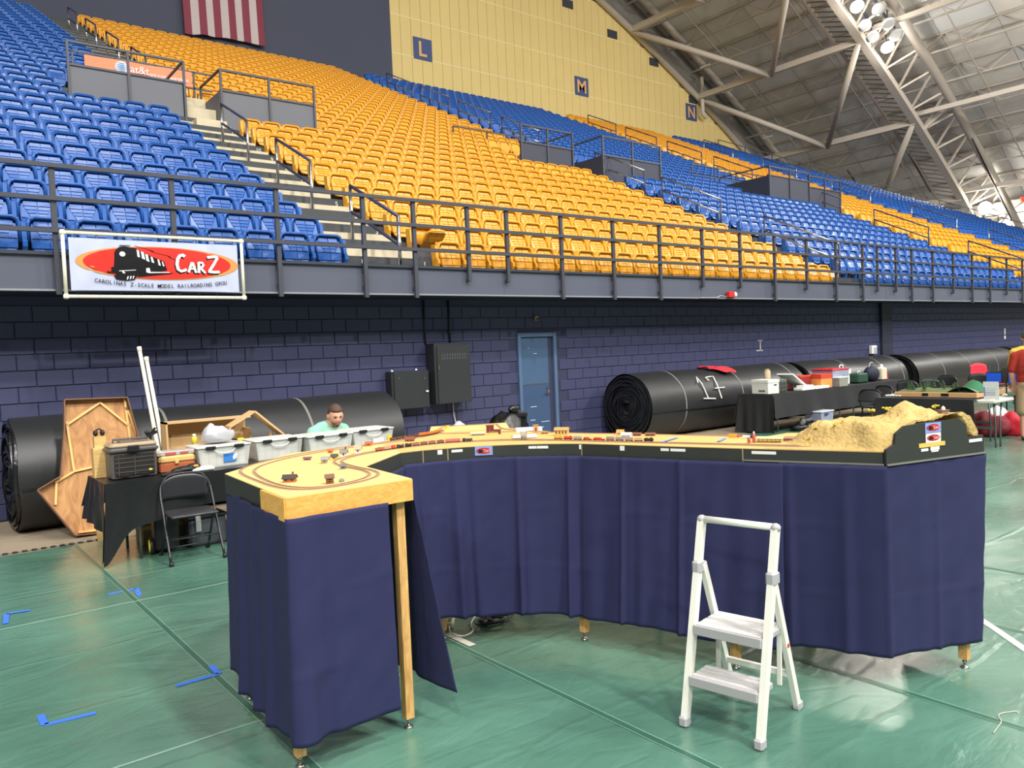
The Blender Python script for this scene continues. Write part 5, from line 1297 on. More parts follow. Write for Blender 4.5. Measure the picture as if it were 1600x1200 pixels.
def train(path, s0, gap, cars, group, zoff=0):
    P = [Vector((x, y)) for x, y in path]; P = [Vector((p.x, p.y)) for p in smooth_path([(q.x, q.y, 0) for q in P], 6)]
    acc = [0]
    for a, b in zip(P[:-1], P[1:]): acc.append(acc[-1]+(b-a).length)
    def at(s):
        s = max(0, min(s, acc[-1]-1e-4))
        for i in range(len(acc)-1):
            if acc[i+1] >= s: d = (P[i+1]-P[i]).normalized(); return P[i]+d*(s-acc[i]), d
    s = s0
    for (kind, col, lab, L) in cars:
        p, d = at(s+L/2); car(p.x, p.y, math.atan2(d.y, d.x), kind, col, lab, group, L); s += L+gap
TR1 = [(2.18, 4.315), (2.34, 4.37), (2.60, 4.40), (2.80, 4.38), (3.00, 4.27), (3.16, 4.12)]
train(TR1, .15, .006, [('hopper', (176, 84, 70), 'faded red hopper car, last of the freight on the loop side', .06), ('box', (208, 140, 124), 'pale pink box car next to the last hopper', .055), ('box', (190, 70, 64), 'short red box car ahead of the pale pink one', .03),
    ('steam', (52, 50, 50), 'black steam engine model in the middle of the freight', .06), ('steam', (40, 38, 40), 'black tender model coupled to the middle steam engine', .055), ('hopper', (150, 104, 88), 'brown hopper car, first ahead of the steam engine', .052), ('hopper', (140, 88, 80), 'brown hopper car, second ahead of the steam engine', .052),
    ('hopper', (160, 98, 90), 'brown hopper car, third ahead of the steam engine', .052), ('hopper', (128, 84, 78), 'dark brown hopper car behind the long red carriage', .052), ('box', (192, 104, 96), 'long dull red carriage behind the leading engine', .10), ('steam', (46, 44, 46), 'dark engine leading the freight on the junction module', .075)], 'freight train on the front track')
TR2 = [(3.20, 4.17), (3.34, 3.93), (3.44, 3.69), (3.64, 3.16), (3.80, 2.74)]
train(TR2, .33, .008, [('loco', (226, 164, 44), 'yellow diesel model at the left end of the middle train', .062), ('loco', (206, 64, 50), 'red diesel model with a white nose behind the yellow one', .062), ('box', (168, 166, 158), 'light grey box car behind the red diesel', .060), ('flat', (206, 60, 50), 'red flat car beside the module joint', .060), ('flat', (214, 54, 48), 'long red flat car right of the module joint', .085),
    ('box', (158, 138, 132), 'dull pink-brown box car in the middle train', .055), ('box', (150, 146, 144), 'grey box car, first of a grey pair', .055), ('box', (160, 152, 148), 'grey box car, second of a grey pair', .055), ('box', (196, 176, 140), 'beige box car ahead of the black diesel', .055), ('loco', (50, 44, 44), 'black diesel model with a red end by the blue tape', .060)], 'freight train on the middle module')
TR3 = [(2.60, 4.80), (2.80, 4.85), (2.95, 4.885), (3.10, 4.93), (3.22, 5.03), (3.30, 5.14), (3.40, 5.29), (3.52, 5.35), (3.66, 5.29)]
train(TR3, .08, .006, [('hopper', (108, 76, 70), 'dark hopper car at the tail of the orange train', .05), ('hopper', (98, 72, 66), 'dark hopper car, second in the orange train', .05), ('hopper', (104, 70, 64), 'dark hopper car, third in the orange train', .05), ('hopper', (92, 66, 60), 'dark hopper car, fourth in the orange train', .05), ('hopper', (96, 70, 66), 'dark hopper car, fifth in the orange train', .05),
    ('box', (232, 112, 40), 'bright orange box car, first of the orange cars', .075), ('box', (236, 116, 40), 'bright orange box car, second of the orange cars', .075), ('box', (232, 110, 38), 'bright orange box car on the bend', .075), ('box', (236, 124, 46), 'bright orange box car past the bend', .075), ('box', (240, 152, 60), 'yellow-orange box car on the rear deck', .07), ('box', (240, 172, 84), 'pale orange box car at the head of the orange train', .075)], 'orange train on the rear track')
# ---------------------------------------------------------------- buildings
def house(x, y, ang, w, d, h, rh, wc, rc, lab, chimney=False, porch=False, windows=True):
    t = thing('model_house', lab, 'model building', (x, y, TOP), ang, 'model buildings on the railway')
    mw = mat('house_%02x%02x%02x' % wc, wc, .7, var=.1, vscale=40); mr = mat('house_%02x%02x%02x' % rc, rc, .7, var=.1, vscale=40)
    mb = MB(); mb.bx(-w/2, w/2, -d/2, d/2, 0, h)
    if rh: mb.add([(-w/2, -d/2, h), (-w/2, d/2, h), (-w/2, 0, h+rh*.95), (w/2, -d/2, h), (w/2, d/2, h), (w/2, 0, h+rh*.95)], [(0, 2, 1), (3, 4, 5)])
    mb.build('walls', mw, t)
    mb = MB(); e = .006
    if rh:
        for s in (-1, 1): mb.add([(-w/2-e, s*(d/2+e), h-rh*.1), (w/2+e, s*(d/2+e), h-rh*.1), (w/2+e, 0, h+rh), (-w/2-e, 0, h+rh), (-w/2-e, s*(d/2+e), h-rh*.1-.003), (w/2+e, s*(d/2+e), h-rh*.1-.003), (w/2+e, 0, h+rh-.003), (-w/2-e, 0, h+rh-.003)], [(0, 1, 2, 3), (7, 6, 5, 4), (0, 4, 5, 1), (1, 5, 6, 2), (0, 3, 7, 4)])
    else: mb.bx(-w/2-e/2, w/2+e/2, -d/2-e/2, d/2+e/2, h, h+.004)
    rf = mb.build('roof', mr, t)
    if chimney: mb = MB(); mb.bx(w*.2, w*.2+.008, -.004, .004, h+rh*.4, h+rh+.012); mb.build('chimney', mat('brick_red', (150, 70, 56), .8), rf)
    if windows:
        n = max(1, int(w/.022))
        for k in range(n):
            mb = MB(); xx = -w/2+w*(k+.5)/n; mb.bx(xx-.004, xx+.004, -d/2-.0012, -d/2, h*.35, h*.75); mb.build('window', mat('model_window', (50, 48, 50), .3), t)
    if porch: mb = MB(); mb.bx(-w/2, w/2, -d/2-.014, -d/2, h*.55, h*.6); mb.bx(-w/2, -w/2+.002, -d/2-.014, -d/2-.012, 0, h*.55); mb.bx(w/2-.002, w/2, -d/2-.014, -d/2-.012, 0, h*.55); mb.build('porch', mr, t)
ca = -.66
H_ = [(1.49, 3.69, ca, .058, .034, .022, .016, (176, 100, 62), (64, 58, 58), 'orange-brick station house with dark roof near the loop corner', True, False),
 (1.60, 3.48, ca+.3, .034, .028, .030, .016, (160, 118, 84), (120, 84, 62), 'brown wooden mill house inside the loop', False, True),
 (1.86, 3.87, ca+.2, .030, .022, .018, .010, (130, 126, 124), (110, 104, 104), 'small grey shed beside the loop bend', False, False),
 (1.90, 4.18, ca, .036, .026, .024, .016, (226, 218, 190), (150, 146, 136), 'cream house with grey roof, nearest of the row', False, True),
 (2.00, 4.27, ca, .032, .024, .022, .014, (226, 196, 60), (74, 72, 76), 'yellow house with dark roof in the row', False, False),
 (2.10, 4.35, ca, .038, .026, .028, .020, (228, 222, 206), (130, 126, 120), 'white house with steep grey roof, left of two', True, False),
 (2.23, 4.42, ca, .036, .026, .030, .022, (230, 224, 206), (176, 164, 140), 'white house with steep tan roof, right of two', False, False),
 (1.89, 4.40, ca, .038, .018, .014, .007, (150, 104, 124), (120, 82, 96), 'plum coloured bungalow in the middle of the loop', False, False),
 (2.13, 4.60, ca, .028, .018, .016, .008, (214, 120, 50), (190, 100, 44), 'small orange shop at the back of the loop', False, False),
 (2.46, 4.72, ca, .036, .022, .020, .012, (196, 116, 72), (172, 96, 60), 'orange-brown cottage at the back edge before the bins', False, False),
 (2.77, 4.71, ca, .060, .034, .016, .016, (150, 92, 62), (126, 72, 48), 'brown barn on the junction module', False, False),
 (3.27, 4.60, ca, .10, .03, .014, .010, (214, 202, 176), (190, 178, 150), 'long cream station on the curved module', False, True),
 (3.42, 4.66, ca, .055, .04, .050, 0, (128, 52, 48), (110, 50, 46), 'tall red-brown brick factory on the curved module', False, False),
 (3.38, 4.52, ca, .050, .035, .030, 0, (136, 58, 52), (112, 52, 48), 'low red-brown brick annexe beside the factory', False, False),
 (3.54, 4.28, ca, .034, .034, .060, 0, (196, 148, 96), (184, 136, 86), 'tall tan mill tower at the back edge', False, False),
 (3.57, 4.22, ca, .05, .03, .014, .004, (190, 140, 92), (168, 120, 78), 'low tan shed beside the mill tower', False, False),
 (3.58, 4.05, ca-.3, .09, .045, .040, .016, (204, 172, 112), (178, 146, 92), 'large beige warehouse at the back edge', False, False),
 (3.79, 3.70, ca-.4, .04, .03, .020, .018, (222, 178, 96), (196, 150, 80), 'yellow gabled cottage on the straight module', False, False),
 (3.70, 3.56, ca-.4, .06, .04, .022, .014, (226, 222, 212), (200, 196, 188), 'white farmhouse beside the grey box cars', False, True),
 (3.82, 3.58, ca-.4, .05, .025, .014, .008, (140, 92, 70), (120, 78, 62), 'small brown hut, left of two behind the white farmhouse', False, False),
 (3.86, 3.50, ca-.4, .06, .025, .014, .008, (144, 100, 78), (126, 84, 66), 'small brown hut, right of two behind the white farmhouse', False, False),
 (3.97, 2.68, ca-.5, .14, .05, .026, .008, (200, 176, 110), (222, 204, 150), 'long pale yellow depot before the mountain', False, True),
 (4.06, 2.62, ca-.5, .07, .035, .020, .008, (176, 124, 104), (160, 112, 96), 'pinkish brown depot at the mountain foot', False, False)]
for a in H_: house(*a)
t = thing('model_boulder', 'small grey boulder beside the brown mill house', 'model rock', (1.66, 3.475, TOP)); mb = MB(); mb.ell((0, 0, .006), (.014, .010, .012), 12, 8); mb.v = [(x*(1+.2*(vnoise(x*200, y*200, 1)-.5)), y, max(z, 0)) for x, y, z in mb.v]; mb.build('stone', mat('stone_grey', (134, 130, 130), .9), t, True)
t = thing('loading_ramp', 'low wooden ramp with logs beside the cream station', 'model ramp', (3.33, 4.50, TOP), ca); mb = MB(); mb.box(0, 0, .008, .07, .025, .016); mb.build('ramp', PINE, t)
for k in range(3): mb = MB(); mb.cyl((-.03, -.008+k*.008, .02), (.03, -.008+k*.008, .02), .004, n=7); mb.build('log', mat('log_brown', (150, 108, 70), .8), t)
t = thing('yellow_cube', 'tiny bright yellow hut on the rear deck by the bend', 'model building', (3.40, 5.20, TOP)); mb = MB(); mb.cbox(0, 0, .012, .03, .02, .024, .002); mb.build('hut', mat('hut_yellow', (240, 208, 40), .6), t); mb = MB(); mb.cbox(0, 0, .026, .034, .024, .004, .001); mb.build('roof', mat('hut_roof', (220, 186, 36), .6), t)
t = thing('paper_sheet', 'white sheet of paper lying on the curved module', 'paper', (3.38, 4.21, TOP+.0062), -.66); mb = MB(); mb.grid(6, 6, lambda u, v: ((u-.5)*.17, (v-.5)*.22, .0015*sin(u*5)*sin(v*4))); o = mb.build('sheet', PAPER, t, True); s_ = o.modifiers.new('thick', 'SOLIDIFY'); s_.thickness = .0006
t = thing('plastic_cup', 'clear plastic cup standing on the curved module', 'cup', (3.245, 4.05, TOP+.0055)); mb = MB(); mb.lathe([(.018, 0), (.020, .002), (.024, .052), (.025, .054), (.023, .053), (.019, .004)], 16); mb.build('cup', mat('cup_clear', (206, 206, 204), .1, trans=.7, alpha=.6), t, True); mb = MB(); mb.lathe([(.0185, .003), (.0205, .02)], 14); mb.build('contents', mat('cup_contents', (170, 160, 150), .5), t)
t = thing('display_stand', 'black upright display stand behind the curved module', 'stand', (3.99, 4.97, 0), -.66); mb = MB(); mb.cbox(0, .02, (TOP+.07)/2, .05, .04, TOP+.07, .006); mb.build('post', BLACK, t); mb = MB(); mb.cbox(-.012, 0, TOP+.075, .085, .05, .05, .012); mb.build('head', BLACK, t); mb = MB(); mb.cbox(0, .02, .01, .25, .25, .02, .006); mb.build('base', BLACK, t)
t = thing('fold_card', 'white folded card leaning behind the mill tower', 'card', (3.60, 4.50, TOP)); mb = MB(); mb.add([(-.06, 0, 0), (.10, -.10, 0), (.10, -.10, .03), (-.06, 0, .03), (-.05, .03, 0), (.11, -.07, 0), (.11, -.07, .03), (-.05, .03, .03)], [(0, 1, 2, 3), (7, 6, 5, 4), (3, 2, 6, 7), (0, 3, 7, 4), (1, 5, 6, 2)]); mb.build('card', PAPER, t)
BT = mat('blue_tape', (126, 160, 214), .6); 
for i, (p0, p1) in enumerate((((3.61, 3.19), (3.86, 3.27)), ((3.82, 2.93), (3.98, 3.00)))):
    t = thing('tape_strip', ('blue tape strip across the deck right of the black diesel', 'blue tape strip across the deck near the red bottles')[i], 'tape', (p0[0], p0[1], TOP+.0056), group='blue tape on the deck'); mb = MB(); mb.bar((0, 0, .0006), (p1[0]-p0[0], p1[1]-p0[1], .0006), .022, .001); mb.build('strip', BT, t)
for i, (x, y, h) in enumerate(((3.86, 2.745, .035), (3.90, 2.74, .055))):
    t = thing('paint_bottle', ('short red bottle with white cap on the front track', 'taller red bottle with white cap on the front track')[i], 'bottle', (x, y, TOP+.005), group='red bottles'); mb = MB(); mb.lathe([(.009, 0), (.010, .002), (.010, h*.8), (.005, h*.9)], 12); mb.build('body', mat('bottle_red', (176, 92, 80), .35), t, True); mb = MB(); mb.lathe([(.006, h*.9), (.006, h), (.004, h+.006)], 10); mb.build('cap', WHITE, t, True)
t = thing('model_truck', 'orange and yellow toy truck near the back edge', 'model truck', (4.04, 2.99, TOP), -1.2); mb = MB(); mb.cbox(0, 0, .014, .05, .018, .018, .002); mb.build('box', mat('truck_orange', (224, 160, 50), .5), t); mb = MB(); mb.cbox(.035, 0, .011, .018, .016, .014, .003); mb.build('cab', mat('truck_red', (196, 80, 50), .5), t)
t = thing('model_truck', 'black and white toy truck beside the orange one', 'model truck', (4.05, 2.90, TOP), -1.2); mb = MB(); mb.cbox(0, 0, .012, .045, .016, .014, .002); mb.build('box', WHITE, t); mb = MB(); mb.cbox(.032, 0, .010, .018, .015, .014, .003); mb.build('cab', BLACK, t)
t = thing('model_wagon', 'small brown wagon parked before the mountain cliff', 'model wagon', (3.99, 2.53, TOP), -1.2); mb = MB(); mb.cbox(0, 0, .014, .045, .016, .016, .002); mb.build('body', mat('wagon_brown', (150, 110, 92), .6), t); mb = MB(); mb.cbox(0, 0, .004, .04, .012, .006, .001); mb.build('underframe', BLACK, t)
hx = hill(.97, .40); t = thing('hilltop_house', 'small brown house with white turret beside the peak', 'model building', hx, -.4); mb = MB(); mb.cbox(0, 0, .010, .05, .035, .022, .002); mb.build('walls', mat('house_brown', (146, 104, 84), .7), t); mb = MB(); mb.lathe([(.010, .02), (.010, .034), (.003, .044)], 10); mb.build('turret', WHITE, t); mb = MB(); mb.cbox(0, 0, .0225, .056, .04, .004, .001); mb.build('roof', mat('house_roof_brown', (120, 92, 78), .7), t)
# ---------------------------------------------------------------- skirts
NAVY = mat('navy_skirt_cloth', (32, 35, 76), .85, var=.10, vscale=3, bump=.10, bscale=500)
def skirt(lab, path, ztop, zbot, folds, amp, group='navy skirts round the railway', flare=0.0, ext=None, n=None, creases=True):
    P = [Vector(p) for p in path]; acc = [0]
    for a, b in zip(P[:-1], P[1:]): acc.append(acc[-1]+(b-a).length)
    T_ = acc[-1]; n = n or int(T_/.012)
    def at(s):
        s = max(0, min(s, T_-1e-5))
        for i in range(len(acc)-1):
            if acc[i+1] >= s: d = (P[i+1]-P[i]).normalized(); return P[i]+d*(s-acc[i]), d
    def nrm(s):
        v = Vector((0, 0))
        for k in range(-3, 4): _, d = at(s+k*.018); v += Vector((d.y, -d.x))
        return v.normalized()
    t = thing('table_skirt', lab, 'table skirt', (P[0].x, P[0].y, 0), group=group)
    def fn(u, v):
        s = u*T_; p, d = at(s); q = nrm(s)
        off = .009
        for (fs, w, a) in folds: off += a*math.exp(-((s-fs)/w)**2)*(.25+.75*v)
        off += amp*(.2+.8*v)*(sin(s*17+1)*.5+sin(s*41+2)*.3+.9*(vnoise(s*6, v*1.3, 5)-.5)) + flare*v
        if creases: off += .006*math.exp(-((v-.34+.01*sin(s*9))/.011)**2)*max(0, vnoise(s*5, 3, 1)-.25) + .006*math.exp(-((v-.70)/.012)**2)*max(0, vnoise(s*5, 7, 1)-.25) + .006*(vnoise(s*14+v*5, v*9, 12)-.5)
        e = ext(u, v) if ext else (0, 0)
        z = ztop(u)+(zbot(u)-ztop(u))*v
        return (p.x+q.x*off+e[0], p.y+q.y*off+e[1], z)
    mb = MB(); mb.grid(n, 46, fn, flip=True); o = mb.build('cloth', NAVY, t, True, world=True); sd = o.modifiers.new('thick', 'SOLIDIFY'); sd.thickness = .003; sd.offset = -1
    return t
zb = TOP-.095
skirt('navy skirt wrapped round the near left end of the railway', [(1.385, 4.30), (1.31, 3.60), (1.30, 3.27), (1.46, 3.262), (1.78, 3.262)], lambda u: zb+.005, lambda u: .165+.008*sin(u*13)-.01*math.exp(-((u-.62)/.12)**2),
      [(.36, .035, .05), (.58, .04, .035), (.80, .03, .03), (1.07, .05, .045), (1.18, .03, -.015)], .010, flare=.02)
skirt('navy skirt hanging open inside the loop, its near edge pulled aside', [(1.955, 3.33), (2.00, 3.85), (2.42, 4.205)], lambda u: zb+.01, lambda u: .17+.03*u, [(.25, .05, .03), (.7, .04, .03), (.95, .04, .02)], .010,
      ext=lambda u, v: (.00+.10*v*(1-u)**3, -.14*v*(1-u)**6))
skirt('long navy skirt along the curved and straight fronts', [(2.42, 4.203), (2.56, 4.19)] + [(x-.008, y-.010) for x, y in cf] + [(3.66, 2.655), (3.74, 2.45)], lambda u: zb+.02, lambda u: .185-.03*u+.008*sin(u*21),
      [(.10, .02, .03), (.33, .03, .040), (.41, .02, -.02), (.73, .015, .030), (.80, .05, .02), (1.06, .012, .035), (1.12, .02, -.02), (1.42, .012, .03), (1.50, .03, -.012), (1.78, .016, .03)], .015, flare=.085)
skirt('navy skirt below the mountain module, wrapped round its end', [(3.735, 2.47), (3.918, 1.985), (4.635, 1.797), (4.76, 2.30)], lambda u: TOP-.072, lambda u: .165+.01*sin(u*6), [(.05, .02, .02), (.33, .03, .02), (.53, .012, .012), (.88, .02, .012)], .008, ext=lambda u, v: (-.11*v*max(0, min(1, (u-.40)/.30)), -.015*v*max(0, min(1, (u-.40)/.30))))
# ================================================================== step ladder
t = thing('step_ladder', 'white two-step folding ladder with grey steps in front of the navy skirt', 'step ladder', (2.905, 2.265, 0.004), radians(-79.3))
HX = .187
def fr(z): return .235*z/.95
for s in (-1, 1):
    mb = MB(); mb.bar((s*HX, 0, .0), (s*HX, fr(.94), .94), .03, .042, up=(0, 1, 0)); mb.build('front_rail', CREAM, t)
    mb = MB(); mb.bar((s*(HX-.012), fr(.74)+.02, .74), (s*.17, .48, .0), .026, .036, up=(0, 1, 0)); mb.build('rear_leg', CREAM, t)
    mb = MB(); mb.cbox(s*HX, fr(.72)+.008, .725, .046, .07, .065, .010); mb.build('hinge_bracket', GREYPL, t)
    mb = MB(); mb.cbox(s*HX, .002, .025, .044, .054, .05, .008); mb.build('foot_cap', GREYPL, t)
    mb = MB(); mb.cbox(s*.17, .478, .022, .040, .05, .044, .008); mb.build('foot_cap', GREYPL, t)
    mb = MB(); mb.ell((s*HX, fr(.945), .948), (.025, .025, .022), 12, 8); mb.build('corner_cap', GREYPL, t, True)
    mb = MB(); mb.bar((s*(HX-.03), fr(.45)+.20, .43), (s*(HX-.03), .30, .18), .012, .02); mb.build('link_strut', CREAM, t)
mb = MB(); mb.cyl((-HX, fr(.945), .95), (HX, fr(.945), .95), .017, n=12); mb.build('handle', CREAM, t, True)
for z, dp, nm in ((.235, .17, 'lower'), (.465, .24, 'upper')):
    y0 = fr(z)-.03
    mb = MB(); mb.cbox(0, y0+dp/2, z-.018, 2*HX-.03, dp, .04, .010); st = mb.build('step', GREYPL, t)
    mb = MB(); mb.cbox(0, y0-.004, z-.02, 2*HX-.032, .012, .048, .004); mb.build('step_lip', GREYPL, st)
    for k in range(4):
        mb = MB(); mb.cbox(0, y0+.03+k*(dp-.05)/3.2, z+.003, 2*HX-.05, (dp-.05)/3.2-.010, .006, .002); mb.build('tread_strip', mat('tread_pale', (206, 204, 202), .4), st)
for z, y in ((.20, .40), (.46, .30)):
    mb = MB(); mb.bar((-.165, y, z), (.165, y, z), .02, .028); mb.build('rear_crossbar', CREAM, t)
mb = MB(); mb.box(.186, .345, .36, .004, .02, .018); mb.build('red_mark', mat('mark_red', (200, 60, 50), .5), t)
# ================================================================== tape on the floor and small floor items
TAPEB = mat('floor_tape_blue', (66, 118, 226), .5, var=.05)
for i, P in enumerate((((.51, 4.81), (.51, 4.66), (.74, 4.63)), ((1.16, 4.69), (1.40, 4.69), (1.405, 4.85)), ((.72, 6.99), (.57, 7.02), (.54, 6.75)), ((1.26, 6.99), (1.47, 6.99), (1.44, 6.75)))):
    lab = ('blue tape corner mark nearest the bottom left of the picture', 'blue tape corner mark beside the near left skirt', 'blue tape corner mark at the left edge of the picture', 'blue tape corner mark nearest the tool table')[i]
    t = thing('floor_tape', lab, 'tape mark', (P[1][0], P[1][1], .009), group='blue tape corners on the tarp')
    for a, b in zip(P[:-1], P[1:]):
        mb = MB(); mb.bar((a[0], a[1], .0085), (b[0], b[1], .0085), .036, .0015); mb.build('tape_strip', TAPEB, t, world=True)
t = thing('paper_strip', 'pale paper strip lying on the tarp under the curved skirt', 'paper', (2.73, 4.145, .008)); mb = MB(); mb.bar((0, .145, .001), (0, -.145, .001), .05, .0015); mb.build('strip', mat('paper_strip_pale', (196, 190, 176), .6), t)
t = thing('power_strip', 'beige power strip with looped cord under the railway', 'power strip', (2.86, 4.44, .008), .9); mb = MB(); mb.cbox(0, 0, .022, .24, .05, .04, .008); mb.build('body', mat('strip_beige', (222, 214, 192), .45), t)
for k in range(5): mb = MB(); mb.cbox(-.08+k*.04, 0, .043, .02, .025, .003, .001); mb.build('socket', BLACK, t)
mb = MB(); mb.tube(smooth_path([(-.12, 0, .02), (-.22, -.02, .015), (-.28, -.10, .01), (-.20, -.16, .01), (-.06, -.14, .01), (.10, -.16, .01)], 5), .005, 6); mb.build('cord', WHITE, t, True)
t = thing('cable_coil', 'tangle of black cable and adapter on the tarp under the railway', 'cable', (3.06, 4.22, .008)); mb = MB(); rng = random.Random(3)
P = [(.10*cos(a*1.1)*(1+.25*rng.uniform(-1, 1))+.05*sin(a*.2), .07*sin(a*1.1)*(1+.25*rng.uniform(-1, 1)), .012+.03*rng.random()) for a in range(34)]
mb.tube(smooth_path(P, 4), .004, 5); mb.build('cable', BLACK, t, True); mb = MB(); mb.cbox(-.05, .02, .02, .08, .05, .035, .006); mb.build('adapter', BLACK, t)
t = thing('loose_string', 'curl of pale string on the tarp near the bottom right', 'string', (3.95, 1.48, .009)); mb = MB(); mb.tube(smooth_path([(-.14, -.02, 0), (-.06, -.01, 0), (0, .0, 0), (.05, .03, 0), (.09, .03, 0), (.13, .01, 0), (.16, -.01, 0), (.14, -.02, 0)], 5), .002, 5); mb.build('string', mat('string_pale', (206, 200, 180), .8), t, True)
# things just behind the rear module
t = thing('rubbish_bag', 'shiny black rubbish bag behind the rear of the railway', 'bag', (6.62, 8.6, 0)); mb = MB(); mb.ell((0, 0, .52), (.36, .28, .48), 40, 26)
mb.v = [(x*(1+.22*(vnoise(z*16, math.atan2(y, x)*4, 4)-.5)), y*(1+.22*(vnoise(z*15, math.atan2(y, x)*4, 5)-.5)), max(0, z*(1+.06*(vnoise(x*17, y*17, 6)-.5)))) for x, y, z in mb.v]; mb.build('bag', mat('bag_black', (16, 16, 18), .18, bump=.6, bscale=20), t, True)
mb = MB(); mb.ell((.08, -.05, 1.02), (.10, .05, .06), 12, 8); mb.build('knot', mat('bag_black', (16, 16, 18), .18), t, True)
t = thing('folding_table', 'low folding table behind the rear module, with bags on it', 'table', (5.1, 7.6, 0)); mb = MB(); mb.cbox(.6, .3, .735, 1.2, .6, .03, .01); mb.build('table_top', mat('table_top_plastic', (214, 210, 200), .5), t)
for xx in (.1, 1.1):
    for yy in (.08, .52): mb = MB(); mb.cyl((xx, yy, 0), (xx, yy, .73), .014, n=7); mb.build('leg', STEELG, t, True)
t = thing('plastic_bag', 'small grey plastic bag peaking above the rear module', 'bag', (5.30, 7.85, .75)); mb = MB(); mb.ell((0, 0, .10), (.10, .08, .11), 24, 14); mb.v = [(x*(1.25-1.9*z+(.4*(vnoise(y*30, z*30, 1)-.5))), y*(1.25-1.9*z), max(0, z*1.25)) for x, y, z in mb.v]; mb.build('bag', mat('bag_plastic', (186, 186, 192), .35, var=.12, vscale=12), t, True)
t = thing('white_carton', 'small grey-white carton left of the peaked bag', 'carton', (5.14, 7.86, .75)); mb = MB(); mb.cbox(0, 0, .07, .14, .12, .14, .004); mb.bx(-.05, .05, -.062, -.06, .03, .10); mb.build('carton', mat('carton_pale', (200, 198, 190), .6), t)
t = thing('plastic_wrap', 'low heap of clear wrap right of the peaked bag', 'wrap', (5.75, 7.85, .75)); mb = MB(); mb.ell((0, 0, .03), (.20, .10, .05), 26, 12); mb.v = [(x, y, max(0, z*(1+.9*(vnoise(x*25, y*25, 1)-.5)))) for x, y, z in mb.v]; mb.build('wrap', mat('wrap_clear', (190, 190, 192), .2, var=.2, vscale=20), t, True)

# ================================================================== tables at the right
CLOTHF = mat('black_table_fabric', (33, 33, 36), .8, var=.12, vscale=4)
folding_table('long folding table by the rolls, under a black cloth, left half', 13.35, 16.2, 8.92, 9.68); folding_table('long folding table by the rolls, under a black cloth, right half', 16.22, 18.6, 8.92, 9.68)
drape('table_cover', 'black cloth over the long table in front of the numbered roll', 'tablecloth', CLOTHF, 13.33, 18.62, 8.90, 9.70, .762, (lambda u: .46, lambda u: .5, lambda u: .5, lambda u: .74), .02, n=140, seedv=2)
QZ = .772
OB = mat('banker_white', (226, 224, 216), .7)
t = thing('file_box', 'white cardboard file box at the left end of the long black table', 'box', (13.52, 9.20, QZ), radians(-6)); mb = MB(); mb.cbox(0, 0, .12, .32, .40, .24, .004); mb.build('box', OB, t); mb = MB(); mb.cbox(0, 0, .245, .335, .415, .06, .004); mb.build('lid', OB, t); mb = MB(); mb.cbox(.05, -.203, .17, .08, .004, .025, .002); mb.build('hand_hole', BLACK, t); mb = MB(); mb.cbox(-.165, -.05, .06, .004, .16, .03, .001); mb.build('label', mat('label_brown', (110, 92, 80), .6), t)
t = thing('drawer_organiser', 'small grey-green drawer organiser beside the white file box', 'organiser', (13.88, 9.08, QZ)); mb = MB(); mb.cbox(0, .06, .13, .30, .18, .26, .006); mb.build('case', mat('organiser_green', (104, 106, 92), .5), t)
for r in range(3):
    for c in range(3): mb = MB(); mb.cbox(-.09+c*.09, -.035, .05+r*.07, .08, .02, .055, .004); d_ = mb.build('drawer', mat('drawer_smoke', (74, 80, 74), .3, var=.3, vscale=30), t)
t = thing('tan_tube', 'tan upright tube standing behind the drawer organiser', 'tube', (13.82, 9.35, QZ)); mb = MB(); mb.lathe([(.06, 0), (.062, .01), (.062, .42), (.05, .44)], 14); mb.build('tube', mat('tube_tan', (190, 172, 138), .6), t, True); mb = MB(); mb.lathe([(.05, .44), (.045, .46), (.02, .47)], 14); mb.build('cap', mat('tube_cap', (170, 150, 116), .6), t, True)
t = thing('slatted_tray', 'white slatted tray leaning in a tilted stack on the black table', 'tray', (14.50, 9.22, QZ)); RT_ = Matrix.Rotation(radians(28), 3, 'Y'); mb = MB(); mb.box(0, 0, .20, .62, .36, .03, RT_); mb.build('tray', WHITE, t)
for k in range(6): mb = MB(); v = RT_ @ Vector((-.25+k*.1, 0, .022)); mb.box(v.x, v.y, .20+v.z, .04, .34, .012, RT_); mb.build('slat', GREYPL, t)
mb = MB(); mb.cyl((-.2, .1, 0), (-.2, .1, .28), .02); mb.cyl((.2, .1, 0), (.2, .1, .09), .02); mb.build('prop', GREYPL, t)
t = thing('white_tray_stack', 'flat white trays lying at the table edge before the slatted tray', 'tray', (14.85, 9.02, QZ)); mb = MB(); mb.cbox(-.25, 0, .03, .46, .20, .055, .006); mb.build('tray', WHITE, t); mb = MB(); mb.cbox(.25, 0, .03, .52, .22, .055, .006); mb.build('tray', WHITE, t); mb = MB(); mb.cbox(-.2, .02, .08, .36, .18, .04, .006); mb.build('tray', OB, t)
t = thing('orange_carton', 'orange carton with a red top on the long black table', 'carton', (15.42, 9.16, QZ), -.15); mb = MB(); mb.cbox(0, 0, .10, .34, .34, .20, .004); mb.build('box', mat('carton_orange', (228, 150, 78), .6, var=.12, vscale=12), t); mb = MB(); mb.cbox(0, 0, .24, .345, .345, .10, .004); mb.build('top_band', mat('carton_red', (206, 66, 44), .6), t)
t = thing('red_box', 'low dark red box beside the orange carton', 'box', (15.02, 9.40, QZ)); mb = MB(); mb.cbox(0, 0, .13, .40, .30, .26, .004); mb.build('box', mat('box_red', (140, 40, 36), .6), t); mb = MB(); mb.cbox(0, 0, .262, .41, .31, .03, .003); mb.build('lid', mat('carton_red', (206, 66, 44), .6), t)
